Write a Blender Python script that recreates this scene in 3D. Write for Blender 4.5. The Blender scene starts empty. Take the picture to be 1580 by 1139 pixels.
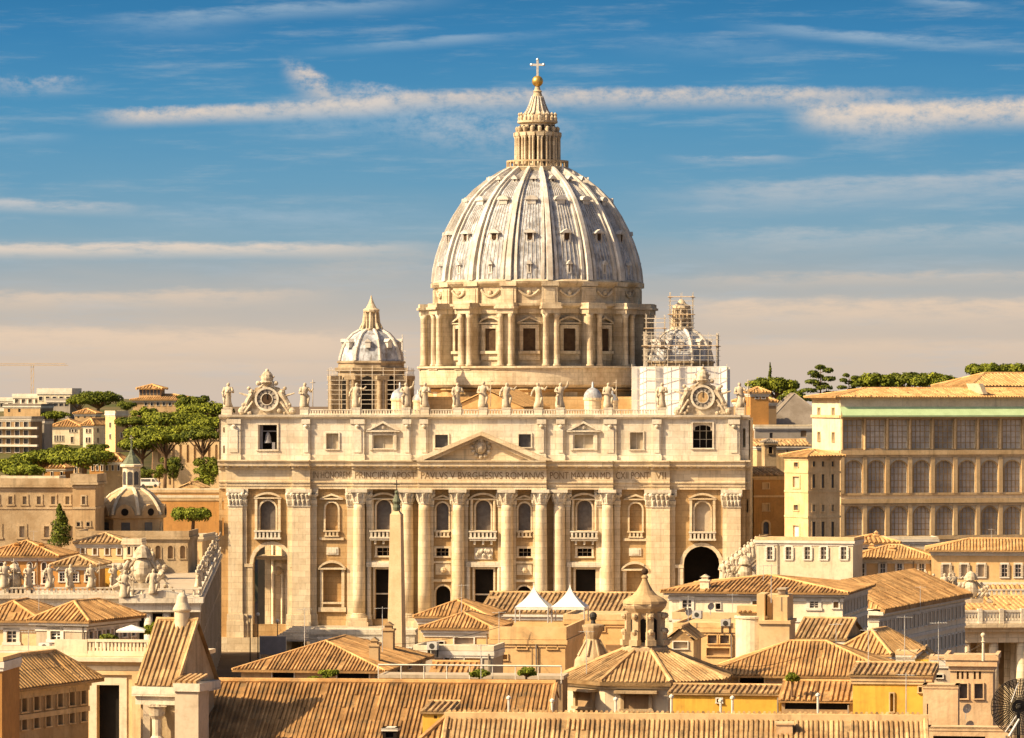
import bpy, math, random
from math import sin, cos, pi, radians as R, atan2, sqrt, tan, asin, hypot
from mathutils import Vector, noise as mnoise
random.seed(11)
S = bpy.context.scene
COL = S.collection
# ------------------------------------------------------------------ camera, sky, sun, exposure
F, EYE, HY, CX = 6516.0, 52.5, 605.0, 790.0      # focal length in pixels of the 1580 px frame, eye height, horizon row, centre column
cam = bpy.data.cameras.new("camera"); co = bpy.data.objects.new("camera", cam); COL.objects.link(co)
co.location = (0, 0, EYE); co.rotation_euler = (pi/2, 0, 0)
cam.sensor_width = 36; cam.lens = 36*F/1580; cam.shift_y = 35.5/1580
cam.clip_start = 5; cam.clip_end = 60000
S.camera = co
SUN = Vector((-0.745, -0.30, 0.595)).normalized()
sl = bpy.data.lights.new("sun", 'SUN'); so = bpy.data.objects.new("sun", sl); COL.objects.link(so)
so.rotation_euler = SUN.to_track_quat('Z', 'Y').to_euler(); so.location = (-300, 300, 400)
sl.energy = 5.0; sl.angle = R(0.5); sl.color = (1, .77, .465)
S.view_settings.view_transform = 'Standard'; S.view_settings.look = 'None'
S.view_settings.exposure = 0.74; S.view_settings.gamma = 1; S.view_settings.use_curve_mapping = False
S.cycles.max_bounces = 6; S.cycles.diffuse_bounces = 2

def srgb(r, g, b):
    f = lambda c: (c/255/12.92) if c/255 <= .04045 else ((c/255+.055)/1.055)**2.4
    return (f(r), f(g), f(b), 1)

class NT:
    """small helper for node trees"""
    def __init__(s, t): s.t = t; s.n = t.nodes; s.l = t.links
    def node(s, typ, **kw):
        n = s.n.new(typ)
        for k, v in kw.items(): setattr(n, k, v)
        return n
    def put(s, sock, v):
        if hasattr(v, 'is_output'): s.l.new(v, sock)
        else: sock.default_value = v
    def m(s, op, a, b=0.0, c=None):
        n = s.node('ShaderNodeMath', operation=op); s.put(n.inputs[0], a); s.put(n.inputs[1], b)
        if c is not None: s.put(n.inputs[2], c)
        return n.outputs[0]
    def mix(s, f, a, b, typ='MIX'):
        n = s.node('ShaderNodeMix', data_type='RGBA', blend_type=typ)
        s.put(n.inputs[0], f); s.put(n.inputs[6], a); s.put(n.inputs[7], b); return n.outputs[2]
    def comb(s, x, y, z=0.0):
        n = s.node('ShaderNodeCombineXYZ'); s.put(n.inputs[0], x); s.put(n.inputs[1], y); s.put(n.inputs[2], z); return n.outputs[0]
    def noise(s, v, scale, detail=4, rough=.55):
        n = s.node('ShaderNodeTexNoise'); s.put(n.inputs['Vector'], v); s.put(n.inputs['Scale'], scale)
        n.inputs['Detail'].default_value = detail; n.inputs['Roughness'].default_value = rough; return n.outputs[0]
    def smooth(s, v, a, b, lo=0.0, hi=1.0):
        n = s.node('ShaderNodeMapRange', interpolation_type='SMOOTHSTEP')
        for i, q in enumerate((v, a, b, lo, hi)): s.put(n.inputs[i], q)
        return n.outputs[0]
    def ramp(s, f, stops):
        n = s.node('ShaderNodeValToRGB'); e = n.color_ramp.elements
        while len(e) < len(stops): e.new(.5)
        for q, (p, c) in zip(e, stops): q.position = p; q.color = c
        s.put(n.inputs[0], f); return n.outputs[0]

W = bpy.data.worlds.new("World"); S.world = W; W.use_nodes = True
w = NT(W.node_tree); w.n.clear()
tc = w.node('ShaderNodeTexCoord'); sp = w.node('ShaderNodeSeparateXYZ'); w.l.new(tc.outputs['Generated'], sp.inputs[0])
az = w.m('ARCTAN2', sp.outputs[0], sp.outputs[1])
U = w.m('ADD', w.m('MULTIPLY', az, F), CX)                                  # compass bearing and
V = w.m('SUBTRACT', HY, w.m('MULTIPLY', w.m('ARCSINE', sp.outputs[2]), F))  # height above the horizon, in small angles
UV = w.comb(w.m('MULTIPLY', U, .001), w.m('MULTIPLY', V, .001))
wob = w.noise(w.comb(w.m('MULTIPLY', U, .004), w.m('MULTIPLY', V, .02)), 1.0, 3)
Vw = w.m('ADD', V, w.m('MULTIPLY', w.m('SUBTRACT', wob, .5), 46))
base = w.ramp(w.m('DIVIDE', w.m('ADD', Vw, 60), 760.0), [
    (0.0, srgb(46, 114, 162)), (.15, srgb(60, 130, 178)), (.30, srgb(80, 146, 186)), (.45, srgb(106, 158, 188)), (.56, srgb(134, 168, 186)),
    (.63, srgb(164, 175, 180)), (.70, srgb(190, 184, 176)), (.79, srgb(214, 194, 174)), (.88, srgb(212, 193, 175)), (1.0, srgb(207, 189, 172))])
fine = w.noise(w.comb(w.m('MULTIPLY', U, .012), w.m('MULTIPLY', V, .055)), 1.0, 9, .66)
puff = w.noise(w.comb(w.m('MULTIPLY', U, .03), w.m('MULTIPLY', V, .05)), 1.0, 9, .68)
def streak(u0, u1, v0, v1, th, col, a, feather=.3, dens=fine, lo=.34, hi=.62, jag=26, sag=0.0):
    """a cloud streak from (u0,v0) to (u1,v1), th thick, added over the sky"""
    global base
    t = w.m('DIVIDE', w.m('SUBTRACT', U, u0), float(u1-u0))
    cen = w.m('ADD', w.m('MULTIPLY', t, float(v1-v0)), v0)
    if sag: cen = w.m('ADD', cen, w.m('MULTIPLY', w.m('MULTIPLY', t, w.m('SUBTRACT', 1.0, t)), 4.0*sag))
    dv = w.m('ADD', w.m('SUBTRACT', V, cen), w.m('MULTIPLY', w.m('SUBTRACT', dens, .5), float(jag)))
    up = w.smooth(dv, -th*.7, -th*.05)
    dn = w.smooth(dv, 0.0, th*1.5, 1.0, 0.0)
    al = w.m('MULTIPLY', up, dn)
    al = w.m('MULTIPLY', al, w.m('MULTIPLY', w.smooth(t, 0.0, feather), w.smooth(t, 1-feather, 1.0, 1.0, 0.0)))
    al = w.m('MULTIPLY', al, w.smooth(dens, lo, hi))
    base = w.mix(w.m('MULTIPLY', al, a), base, col)
CREAM, PINK, PALE, WISP = srgb(238, 217, 196), srgb(236, 208, 180), srgb(222, 212, 204), srgb(170, 190, 205)
veil = w.noise(w.comb(w.m('ADD', w.m('MULTIPLY', U, .0035), w.m('MULTIPLY', V, .004)), w.m('MULTIPLY', V, .03)), 1.0, 8, .68)
base = w.mix(w.m('MULTIPLY', w.smooth(veil, .48, .78), .42), base, srgb(178, 190, 198))
streak(-300, 760, 512, 530, 30, PINK, .75, .3, fine, .1, .6, 30)
streak(-300, 700, 560, 566, 16, PINK, .35, .3, fine, .1, .7, 16)
streak(900, 1900, 430, 424, 16, PINK, .4, .3, fine, .15, .7, 20)
streak(1000, 1900, 530, 536, 18, PINK, .35, .3, fine, .1, .7, 16)
streak(-300, 600, 466, 452, 20, PINK, .6, .3, fine, .1, .7, 26)
streak(960, 1900, 476, 474, 30, PINK, .78, .2, fine, .1, .7, 26)
streak(-400, 760, 386, 380, 15, CREAM, .8, .3, fine, .12, .62, 16)
streak(-200, 290, 308, 324, 14, PALE, .6, .45, fine, .2, .65, 12)
streak(120, 760, 330, 336, 34, WISP, .4, .4, fine, .25, .75)
streak(930, 1900, 308, 262, 34, PALE, .42, .3, fine, .1, .7, 30)
streak(980, 1800, 372, 352, 26, PALE, .32, .3, fine, .2, .7, 30)
streak(1000, 1260, 243, 247, 9, PALE, .45, .45, fine, .25, .65, 14)
streak(120, 660, 182, 158, 18, CREAM, .8, .2, puff, .12, .66, 13)
streak(380, 1500, 160, 150, 22, CREAM, .72, .25, puff, .15, .7, 15, -8)
streak(560, 960, 186, 206, 44, PALE, .45, .4, puff, .3, .75, 26)
streak(300, 900, 176, 178, 40, WISP, .45, .4, puff, .25, .7, 24)
streak(1200, 1900, 176, 164, 30, CREAM, .92, .12, puff, .12, .66, 18)
streak(1240, 1500, 200, 190, 30, PALE, .4, .4, puff, .3, .7, 22)
streak(425, 540, 96, 150, 30, CREAM, .75, .42, puff, .25, .65, 26)
streak(500, 660, 140, 146, 22, PALE, .6, .45, puff, .3, .7, 24)
streak(-60, 170, 134, 130, 20, PALE, .45, .45, puff, .3, .72, 28)
streak(1080, 1620, 36, 82, 13, WISP, .7, .45, fine, .15, .65, 12)
streak(900, 1300, 60, 78, 26, WISP, .25, .45, fine, .2, .7, 20)
streak(1360, 1560, 2, 16, 8, WISP, .5, .45, fine, .2, .65, 12)
streak(140, 760, 36, -4, 16, WISP, .55, .4, fine, .15, .7, 20)
streak(100, 420, 40, 34, 26, WISP, .3, .45, fine, .2, .7, 22)
streak(420, 920, 84, 44, 11, WISP, .5, .45, fine, .15, .7, 12)
streak(-80, 140, 214, 214, 11, WISP, .4, .45, fine, .2, .7, 12)
streak(300, 900, 410, 404, 40, PINK, .25, .4, fine, .1, .8, 30)
sky = w.node('ShaderNodeTexSky', sky_type='NISHITA'); sky.sun_disc = False
sky.sun_elevation = asin(SUN.z); sky.sun_rotation = atan2(SUN.x, SUN.y); sky.dust_density = 5.0; sky.air_density = 0.7; sky.ozone_density = 0.3
b1 = w.node('ShaderNodeBackground'); w.put(b1.inputs[0], base); b1.inputs[1].default_value = 2**-0.74
b2 = w.node('ShaderNodeBackground'); w.put(b2.inputs[0], sky.outputs[0]); b2.inputs[1].default_value = 0.07
ms = w.node('ShaderNodeMixShader'); w.put(ms.inputs[0], w.smooth(sp.outputs[2], .097, .14))
w.l.new(b1.outputs[0], ms.inputs[1]); w.l.new(b2.outputs[0], ms.inputs[2])
wo = w.node('ShaderNodeOutputWorld'); w.l.new(ms.outputs[0], wo.inputs[0])

# ------------------------------------------------------------------ materials
def mat(name, c1, c2=None, sc=.25, rough=.9, tint=.3, streaks=0.0, bump=0.0, bsc=3.0, metal=0.0, spec=.2, grime=None, courses=None, lichen=0.0):
    m = bpy.data.materials.new(name); m.use_nodes = True
    g = NT(m.node_tree); b = g.n['Principled BSDF']
    c1 = tuple(c1)+(1,) if len(c1) == 3 else c1
    c2 = c2 or tuple(x*.72 for x in c1[:3]); c2 = tuple(c2)+(1,) if len(c2) == 3 else c2
    tx = g.node('ShaderNodeTexCoord').outputs['Object']
    n1 = g.noise(tx, sc, 6, .62)
    c = g.mix(g.smooth(n1, .34, .66), c1, c2)
    n3 = g.noise(tx, sc*9, 3, .6)
    c = g.mix(g.m('MULTIPLY', g.smooth(n3, .45, .75), .3), c, tuple(x*.62 for x in c2[:3])+(1,))
    if streaks:
        mp = g.node('ShaderNodeMapping'); g.l.new(tx, mp.inputs[0]); mp.inputs['Scale'].default_value = (1.1, 1.1, .09)
        n2 = g.noise(mp.outputs[0], 1.0, 5, .65)
        gr = grime or tuple(x*.34 for x in c1[:3])
        if streaks > .9:
            m3 = g.node('ShaderNodeMapping'); g.l.new(tx, m3.inputs[0]); m3.inputs['Scale'].default_value = (2.2, 2.2, .1)
            c = g.mix(g.m('MULTIPLY', g.smooth(g.noise(m3.outputs[0], 1.0, 4, .6), .52, .64), .6), c, (.13, .10, .075, 1))
        c = g.mix(g.m('MULTIPLY', g.smooth(n2, .5, .78), streaks), c, tuple(gr)+(1,))
    if courses:                                       # squared stone blocks with thin dark joints
        sx = g.node('ShaderNodeSeparateXYZ'); g.l.new(tx, sx.inputs[0])
        bk = g.node('ShaderNodeTexBrick'); g.put(bk.inputs['Vector'], g.comb(g.m('ADD', sx.outputs[0], g.m('MULTIPLY', sx.outputs[1], .6)), sx.outputs[2]))
        bk.inputs['Scale'].default_value = 1; bk.inputs['Brick Width'].default_value = courses*2.4; bk.inputs['Row Height'].default_value = courses; bk.inputs['Mortar Size'].default_value = courses*.035
        bk.inputs['Color1'].default_value = (1, 1, 1, 1); bk.inputs['Color2'].default_value = (.76, .74, .71, 1); bk.inputs['Mortar'].default_value = (.58, .54, .5, 1)
        c = g.mix(.75, c, bk.outputs[0], 'MULTIPLY')
    if lichen:
        c = g.mix(g.m('MULTIPLY', g.smooth(g.noise(tx, .7, 6, .7), .5, .68), lichen), c, (.17, .12, .065, 1))
    if tint:
        at = g.node('ShaderNodeAttribute', attribute_name='tint').outputs['Fac']
        k = g.m('ADD', g.m('MULTIPLY', at, tint), 1-tint*.5)
        c = g.mix(1.0, c, g.comb(k, k, k), 'MULTIPLY')
    g.put(b.inputs['Base Color'], c)
    b.inputs['Roughness'].default_value = rough; b.inputs['Metallic'].default_value = metal
    b.inputs['Specular IOR Level'].default_value = spec
    if bump:
        bn = g.node('ShaderNodeBump'); bn.inputs['Strength'].default_value = bump; bn.inputs['Distance'].default_value = .2
        g.put(bn.inputs['Height'], g.noise(tx, bsc, 5, .6)); g.l.new(bn.outputs[0], b.inputs['Normal'])
    return m
M = {}
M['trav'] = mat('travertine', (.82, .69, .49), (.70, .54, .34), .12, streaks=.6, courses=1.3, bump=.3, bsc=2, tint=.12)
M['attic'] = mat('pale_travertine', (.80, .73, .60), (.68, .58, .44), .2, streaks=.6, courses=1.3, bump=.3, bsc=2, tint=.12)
M['ochre'] = mat('shaded_ochre_travertine', (.59, .40, .20), (.47, .30, .135), .16, streaks=.5, courses=1.3, bump=.3, bsc=2, tint=.12)  # deeper travertine; shade of the walls behind the columns is in its colour
M['statue'] = mat('statue_stone', (.70, .60, .45), (.38, .29, .19), .9, streaks=.6, tint=.15)
M['dstone'] = mat('weathered_stone', (.55, .42, .26), (.38, .265, .145), .2, streaks=.6, bump=.3, tint=.2)
M['drumst'] = mat('drum_travertine', (.72, .61, .44), (.50, .39, .26), .2, streaks=.85, courses=1.1, bump=.3, tint=.15)
M['soot'] = mat('sooty_travertine', (.46, .36, .24), (.27, .20, .125), .3, streaks=.7, courses=1.0, tint=.3)
M['lead'] = mat('lead_sheet', (.54, .56, .60), (.22, .23, .25), .45, rough=.6, streaks=.95, grime=(.17, .12, .075), tint=.2, spec=.4)
M['rib'] = mat('lead_rib', (.66, .63, .58), (.46, .41, .35), .3, rough=.6, streaks=.6, grime=(.28, .2, .12), tint=.2)
M['glass'] = mat('window_glass', (.09, .085, .085), (.06, .055, .055), .8, rough=.25, tint=0, spec=.5)
M['loggia'] = mat('dusty_arcade_glass', (.62, .54, .44), (.44, .38, .31), .35, rough=.5, tint=.7, spec=.3)
M['grey'] = mat('leaded_pane', (.17, .145, .12), (.12, .10, .085), 1.2, rough=.4, tint=0, spec=.4)
M['palepane'] = mat('drawn_blind', (.50, .42, .31), (.42, .35, .25), .8, tint=.2)
M['dark'] = mat('dark_opening', (.018, .014, .011), (.012, .01, .008), .5, tint=0)  # near-black fill standing in for the shade inside openings
M['gold'] = mat('gilded_bronze', (.72, .45, .12), (.5, .3, .08), 1, rough=.35, metal=.7, tint=0)
M['iron'] = mat('dark_iron', (.05, .045, .04), (.03, .027, .024), 2, rough=.6, tint=.1)
M['bronze'] = mat('green_bronze', (.17, .19, .12), (.10, .11, .07), 2, rough=.6, tint=.1)
M['pole'] = mat('scaffold_tube', (.72, .64, .52), (.58, .5, .4), 2, rough=.5, tint=.3)
M['sheet'] = mat('white_sheeting', (.84, .82, .78), (.70, .68, .66), .4, rough=.8, tint=.2, streaks=.12)
M['canvas'] = mat('white_canvas', (.86, .82, .74), (.76, .71, .62), .6, rough=.8, tint=.05)
M['granite'] = mat('red_granite', (.68, .51, .31), (.59, .42, .24), .5, tint=.05, streaks=.2)
M['white'] = mat('white_paint', (.78, .72, .62), (.66, .59, .48), .6, tint=.15, streaks=.2)
M['cream'] = mat('cream_stucco', (.74, .53, .29), (.62, .42, .21), .25, tint=.15, streaks=.55, lichen=.22)
M['pcream'] = mat('pale_cream_stucco', (.76, .65, .47), (.68, .56, .38), .25, tint=.15, streaks=.55, lichen=.22)
M['pcream2'] = mat('pale_beige_stucco', (.84, .71, .52), (.76, .62, .43), .25, tint=.15, streaks=.55, lichen=.22)
M['tan'] = mat('tan_stucco', (.54, .375, .20), (.43, .28, .14), .25, tint=.15, streaks=.55, lichen=.22)
M['brown'] = mat('brown_stucco', (.40, .27, .15), (.30, .2, .11), .25, tint=.15, streaks=.55, lichen=.22)
M['orange'] = mat('orange_stucco', (.80, .54, .27), (.70, .44, .19), .2, tint=.15, streaks=.55, lichen=.22)
M['dorange'] = mat('burnt_orange_stucco', (.55, .28, .085), (.44, .22, .07), .25, tint=.15, streaks=.55, lichen=.22)
M['yellow'] = mat('yellow_stucco', (.80, .46, .075), (.70, .38, .06), .2, tint=.15, streaks=.55, lichen=.22)
M['beige'] = mat('grey_beige_stucco', (.55, .45, .33), (.46, .37, .26), .25, tint=.15, streaks=.55, lichen=.22)
M['pink'] = mat('peach_stucco', (.72, .50, .29), (.64, .42, .23), .5, tint=.15, streaks=.55, lichen=.22, bump=.2)
M['concrete'] = mat('grey_concrete', (.40, .35, .30), (.32, .28, .23), .3, tint=.2, streaks=.4)
M['dkbrown'] = mat('dark_brown', (.09, .055, .03), (.06, .035, .02), 1, tint=.2)
M['tile'] = mat('terracotta_tile', (.55, .325, .135), (.36, .195, .075), .5, tint=.95, lichen=.6, bump=.25, bsc=6)
M['tile2'] = mat('weathered_tile', (.52, .345, .17), (.33, .20, .09), .5, tint=.9, lichen=.7, bump=.25, bsc=6)
M['tile3'] = mat('sunbaked_tile', (.58, .36, .16), (.44, .25, .095), .4, tint=.6, lichen=.4, bump=.2, bsc=5)
M['tile4'] = mat('old_brown_tile', (.44, .25, .10), (.26, .14, .052), .5, tint=1.0, bump=.25, bsc=6, lichen=.8)
M['greyroof'] = mat('grey_roof', (.27, .23, .19), (.2, .165, .13), .3, tint=.3, streaks=.2)
M['copper'] = mat('green_copper', (.46, .60, .34), (.40, .53, .29), .5, rough=.7, tint=.15, streaks=.15)
M['ground'] = mat('paved_ground', (.20, .14, .09), (.15, .105, .065), .1, tint=0)
M['road'] = mat('asphalt', (.06, .055, .05), (.05, .045, .04), .1, tint=0)
M['hill'] = mat('hill_scrub', (.07, .08, .018), (.16, .12, .05), .05, tint=0)
M['bark'] = mat('pine_bark', (.24, .145, .085), (.15, .09, .05), .6, tint=.3)
M['screen'] = mat('grey_screen_panel', (.26, .25, .26), (.22, .21, .22), .6, rough=.5, tint=0)
M['metal'] = mat('galvanised_metal', (.62, .60, .56), (.5, .48, .44), 1, rough=.4, metal=.3, tint=.2)
def leafmat(name, a, b):
    m = bpy.data.materials.new(name); m.use_nodes = True; g = NT(m.node_tree); p = g.n['Principled BSDF']
    at = g.node('ShaderNodeAttribute', attribute_name='tint').outputs['Fac']
    g.put(p.inputs['Base Color'], g.mix(at, a+(1,), b+(1,))); p.inputs['Roughness'].default_value = .7; p.inputs['Specular IOR Level'].default_value = .15
    return m
M['pine'] = leafmat('pine_needles', (.035, .055, .006), (.27, .29, .025))
M['dpine'] = leafmat('dark_foliage', (.025, .042, .006), (.18, .20, .02))
M['leaf'] = leafmat('bright_leaves', (.07, .10, .009), (.26, .28, .027))

# ------------------------------------------------------------------ mesh builder
class MB:
    def __init__(s): s.v = []; s.f = []; s.t = []; s.m = None; s.tint = None; s.k = []; s.mi = 0
    def add(s, vs, fs, tint=None):
        o = len(s.v)
        s.v += [tuple(s.m(*p)) for p in vs] if s.m else [tuple(p) for p in vs]
        t = tint if tint is not None else (s.tint if s.tint is not None else random.random())
        for f in fs: s.f.append([i+o for i in f]); s.t.append(t); s.k.append(s.mi)
        return s
    def poly(s, pts, tint=None): return s.add(pts, [list(range(len(pts)))], tint)
    def box(s, x0, x1, y0, y1, z0, z1, tint=None):
        return s.add([(x0,y0,z0),(x1,y0,z0),(x1,y1,z0),(x0,y1,z0),(x0,y0,z1),(x1,y0,z1),(x1,y1,z1),(x0,y1,z1)],
                     [(0,3,2,1),(4,5,6,7),(0,1,5,4),(1,2,6,5),(2,3,7,6),(3,0,4,7)], tint)
    def prism(s, pts, y0, y1, tint=None):
        """polygon in x,z swept from y0 to y1"""
        n = len(pts)
        return s.add([(x,y0,z) for x,z in pts]+[(x,y1,z) for x,z in pts],
                     [list(range(n)), list(range(2*n-1, n-1, -1))]+[(i,(i+1)%n,n+(i+1)%n,n+i) for i in range(n)], tint)
    def mould(s, prof, x0, x1, tint=None):
        """profile in y,z swept along x"""
        n = len(prof)
        return s.add([(x0,y,z) for y,z in prof]+[(x1,y,z) for y,z in prof],
                     [list(range(n)), list(range(2*n-1, n-1, -1))]+[(i,(i+1)%n,n+(i+1)%n,n+i) for i in range(n)], tint)
    def lathe(s, cx, cy, prof, n=24, a0=0, a1=2*pi, tint=None, cap=True):
        full = abs(a1-a0-2*pi) < 1e-6; k = n if full else n+1
        vs = []
        for r, z in prof:
            for i in range(k):
                a = a0+(a1-a0)*i/n; vs.append((cx+r*cos(a), cy+r*sin(a), z))
        fs = []
        for j in range(len(prof)-1):
            for i in range(n):
                i2 = (i+1) % k if full else i+1
                fs.append((j*k+i, j*k+i2, (j+1)*k+i2, (j+1)*k+i))
        if cap and full: fs += [list(range(k-1,-1,-1)), list(range((len(prof)-1)*k, len(prof)*k))]
        return s.add(vs, fs, tint)
    def tube(s, p0, p1, r0, r1=None, n=6, tint=None):
        r1 = r0 if r1 is None else r1
        p0, p1 = Vector(p0), Vector(p1); d = (p1-p0)
        if d.length < 1e-6: return s
        d.normalize(); a = d.orthogonal().normalized(); b = d.cross(a)
        vs = [p0+(a*cos(2*pi*i/n)+b*sin(2*pi*i/n))*r0 for i in range(n)]+[p1+(a*cos(2*pi*i/n)+b*sin(2*pi*i/n))*r1 for i in range(n)]
        return s.add(vs, [(i,(i+1)%n,n+(i+1)%n,n+i) for i in range(n)]+[list(range(n-1,-1,-1)), list(range(n,2*n))], tint)
    def path(s, pts, r, n=6, tint=None):
        for a, b in zip(pts, pts[1:]): s.tube(a, b, r, r, n, tint)
        return s
    def ball(s, c, r, n=10, sz=1.0, tint=None):
        k = max(4, n//2)
        return s.lathe(c[0], c[1], [(max(.001, r*sin(pi*i/k)), c[2]-r*sz*cos(pi*i/k)) for i in range(k+1)], n, tint=tint, cap=False)
    def wall(s, x0, x1, z0, z1, holes=(), y=0, t=.5, tint=None, reveal=True):
        """upright wall in x,z at depth y; holes (x0,x1,z0,z1,kind): 'r' square, 'a' round-headed; reveals t deep"""
        tint = tint if tint is not None else random.random()
        def top(h, x):
            if h[4] == 'r': return h[3]
            r = (h[1]-h[0])/2; c = (h[0]+h[1])/2
            k = 1.0 if h[4] == 'a' else .35
            return h[3]-r*k+k*sqrt(max(0, r*r-(x-c)**2))
        xs = {x0, x1}
        for h in holes:
            if h[4] == 'r': xs |= {h[0], h[1]}
            else: xs |= {(h[0]+h[1])/2-(h[1]-h[0])/2*cos(pi*i/10) for i in range(11)}
        xs = sorted(q for q in xs if x0-1e-6 <= q <= x1+1e-6)
        for a, b in zip(xs, xs[1:]):
            if b-a < 1e-5: continue
            mid = (a+b)/2
            hs = sorted([h for h in holes if h[0] < mid < h[1]], key=lambda h: h[2])
            lo = (z0, z0)
            for h in hs:
                if h[2] > lo[0]+1e-4: s.poly([(a,y,lo[0]),(b,y,lo[1]),(b,y,h[2]),(a,y,h[2])], tint)
                lo = (top(h, a), top(h, b))
                if reveal: s.poly([(a,y,lo[0]),(b,y,lo[1]),(b,y+t,lo[1]),(a,y+t,lo[0])], tint)
            s.poly([(a,y,lo[0]),(b,y,lo[1]),(b,y,z1),(a,y,z1)], tint)
        if reveal:
            for h in holes:
                for q in (h[0], h[1]): s.poly([(q,y,h[2]),(q,y+t,h[2]),(q,y+t,top(h,q)),(q,y,top(h,q))], tint)
                s.poly([(h[0],y,h[2]),(h[1],y,h[2]),(h[1],y+t,h[2]),(h[0],y+t,h[2])], tint)
        return s
    def surround(s, h, wd, y, pr, sill=True, tint=.7):
        """raised frame round a hole"""
        x0, x1, z0, z1, k = h
        if k == 'r':
            s.box(x0-wd, x1+wd, y-pr, y-.003, z1, z1+wd, tint); zt = z1
        else:
            r = (x1-x0)/2; c = (x0+x1)/2; zt = z1-r
            for i in range(10):
                a, b = pi*i/10, pi*(i+1)/10
                q = [(c+rr*cos(t), zt+rr*sin(t)) for rr, t in ((r, a), (r+wd, a), (r+wd, b), (r, b))]
                s.prism(q, y-pr, y-.003, tint)
        s.box(x0-wd, x0, y-pr, y-.003, z0, zt, tint); s.box(x1, x1+wd, y-pr, y-.003, z0, zt, tint)
        if sill: s.box(x0-wd*1.3, x1+wd*1.3, y-pr*1.5, y-.003, z0-wd*.8, z0, tint)
        return s
    def tiles(s, pts, sp=.5, r=.15, base=.35):
        """a tiled roof face: the flat bed plus a row of cover tiles running down the slope"""
        P = [Vector(p) for p in pts]
        n = Vector((0,0,0))
        for i in range(len(P)): n += P[i].cross(P[(i+1) % len(P)])
        n.normalize()
        if n.z < 0: n = -n
        s.poly(P, base)
        dn = Vector((0,0,-1))-n*(-n.z)
        if dn.length < 1e-4: return s
        dn.normalize(); ac = n.cross(dn).normalized()
        A = [p.dot(ac) for p in P]; B = [p.dot(dn) for p in P]; N = P[0].dot(n)
        a0, a1 = min(A), max(A); k = int((a1-a0)/sp)
        if k < 1: return s
        off = ((a1-a0)-k*sp)/2+sp/2
        for j in range(k):
            a = a0+off+j*sp; bs = []
            for i in range(len(P)):
                q, q2 = A[i], A[(i+1) % len(P)]
                if (q-a)*(q2-a) < 0: bs.append(B[i]+(B[(i+1) % len(P)]-B[i])*(a-q)/(q2-q))
            if len(bs) < 2: continue
            b0, b1 = min(bs), max(bs)
            if b1-b0 < sp*.4: continue
            # each row in two or three lengths so its colour varies along the slope
            m = max(1, min(7, int((b1-b0)/1.7))); cuts = [b0+(b1-b0)*i/m for i in range(m+1)]
            jit = random.uniform(-.06, .06)*sp
            rowt = random.random(); rr_ = random.uniform(.88, 1.1)
            for c0, c1 in zip(cuts, cuts[1:]):
                if random.random() < .02: continue
                vs = []
                for b in (c0, c1):
                    sag = .07*mnoise.noise(Vector((a*.22+N, b*.3, N*.1)))
                    wv = random.uniform(-.05, .05)*sp
                    for u, h in ((-r, .0), (-r*.55, r*.85), (r*.55, r*.85), (r, .0)):
                        vs.append(ac*(a+jit+u+wv)+dn*b+n*(N+h*rr_+sag+(.02 if b == c1 else 0)))
                s.add(vs, [(0,1,5,4),(1,2,6,5),(2,3,7,6),(4,5,6,7)], min(1, max(0, rowt*.5+random.random()*.5)))
        return s
    def ob(s, name, mt, parent=None, smooth=False, mt2=None):
        me = bpy.data.meshes.new(name); me.from_pydata(s.v, [], s.f)
        at = me.attributes.new('tint', 'FLOAT', 'FACE'); at.data.foreach_set('value', s.t)
        me.materials.append(M[mt] if isinstance(mt, str) else mt)
        if mt2: me.materials.append(M[mt2]); me.polygons.foreach_set('material_index', s.k)
        if smooth: me.shade_smooth()
        o = bpy.data.objects.new(name, me); COL.objects.link(o)
        if parent: o.parent = parent
        return o

def tag(o, label, cat, group=None):
    o['label'] = label; o['category'] = cat
    if group: o['group'] = group
    return o
def thing(name, label, cat, loc=(0,0,0), rz=0, group=None):
    o = bpy.data.objects.new(name, None); COL.objects.link(o); o.empty_display_size = 1
    o.location = loc; o.rotation_euler = (0, 0, rz)
    return tag(o, label, cat, group)
def structure(o, kind='structure'): o['kind'] = kind; return o
ORD = 'first second third fourth fifth sixth seventh eighth ninth tenth eleventh twelfth thirteenth fourteenth fifteenth sixteenth seventeenth eighteenth nineteenth twentieth'.split()
def X(px, d): return (px-CX)*d/F
def Z(py, d): return EYE-(py-HY)*d/F

class Fr:
    """a building's own frame: origin at the front-left corner, x along the front, y into the depth; turns picture measurements into metres"""
    def __init__(s, px, d, rot=0, z0=0):
        s.ox, s.oy, s.oz = X(px, d), d, z0; s.r = R(rot); s.c, s.s = cos(s.r), sin(s.r)
    def x(s, px, y=0):
        t = (px-CX)/F; return (t*(s.oy+y*s.c)-s.ox+y*s.s)/(s.c-t*s.s)
    def y(s, px, x=0):
        t = (px-CX)/F; return (s.ox+x*s.c-t*(s.oy+x*s.s))/(t*s.c+s.s)
    def d(s, x=0, y=0): return s.oy+x*s.s+y*s.c
    def z(s, py, x=0, y=0): return Z(py, s.d(x, y))-s.oz
    def loc(s): return (s.ox, s.oy, s.oz)
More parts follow.
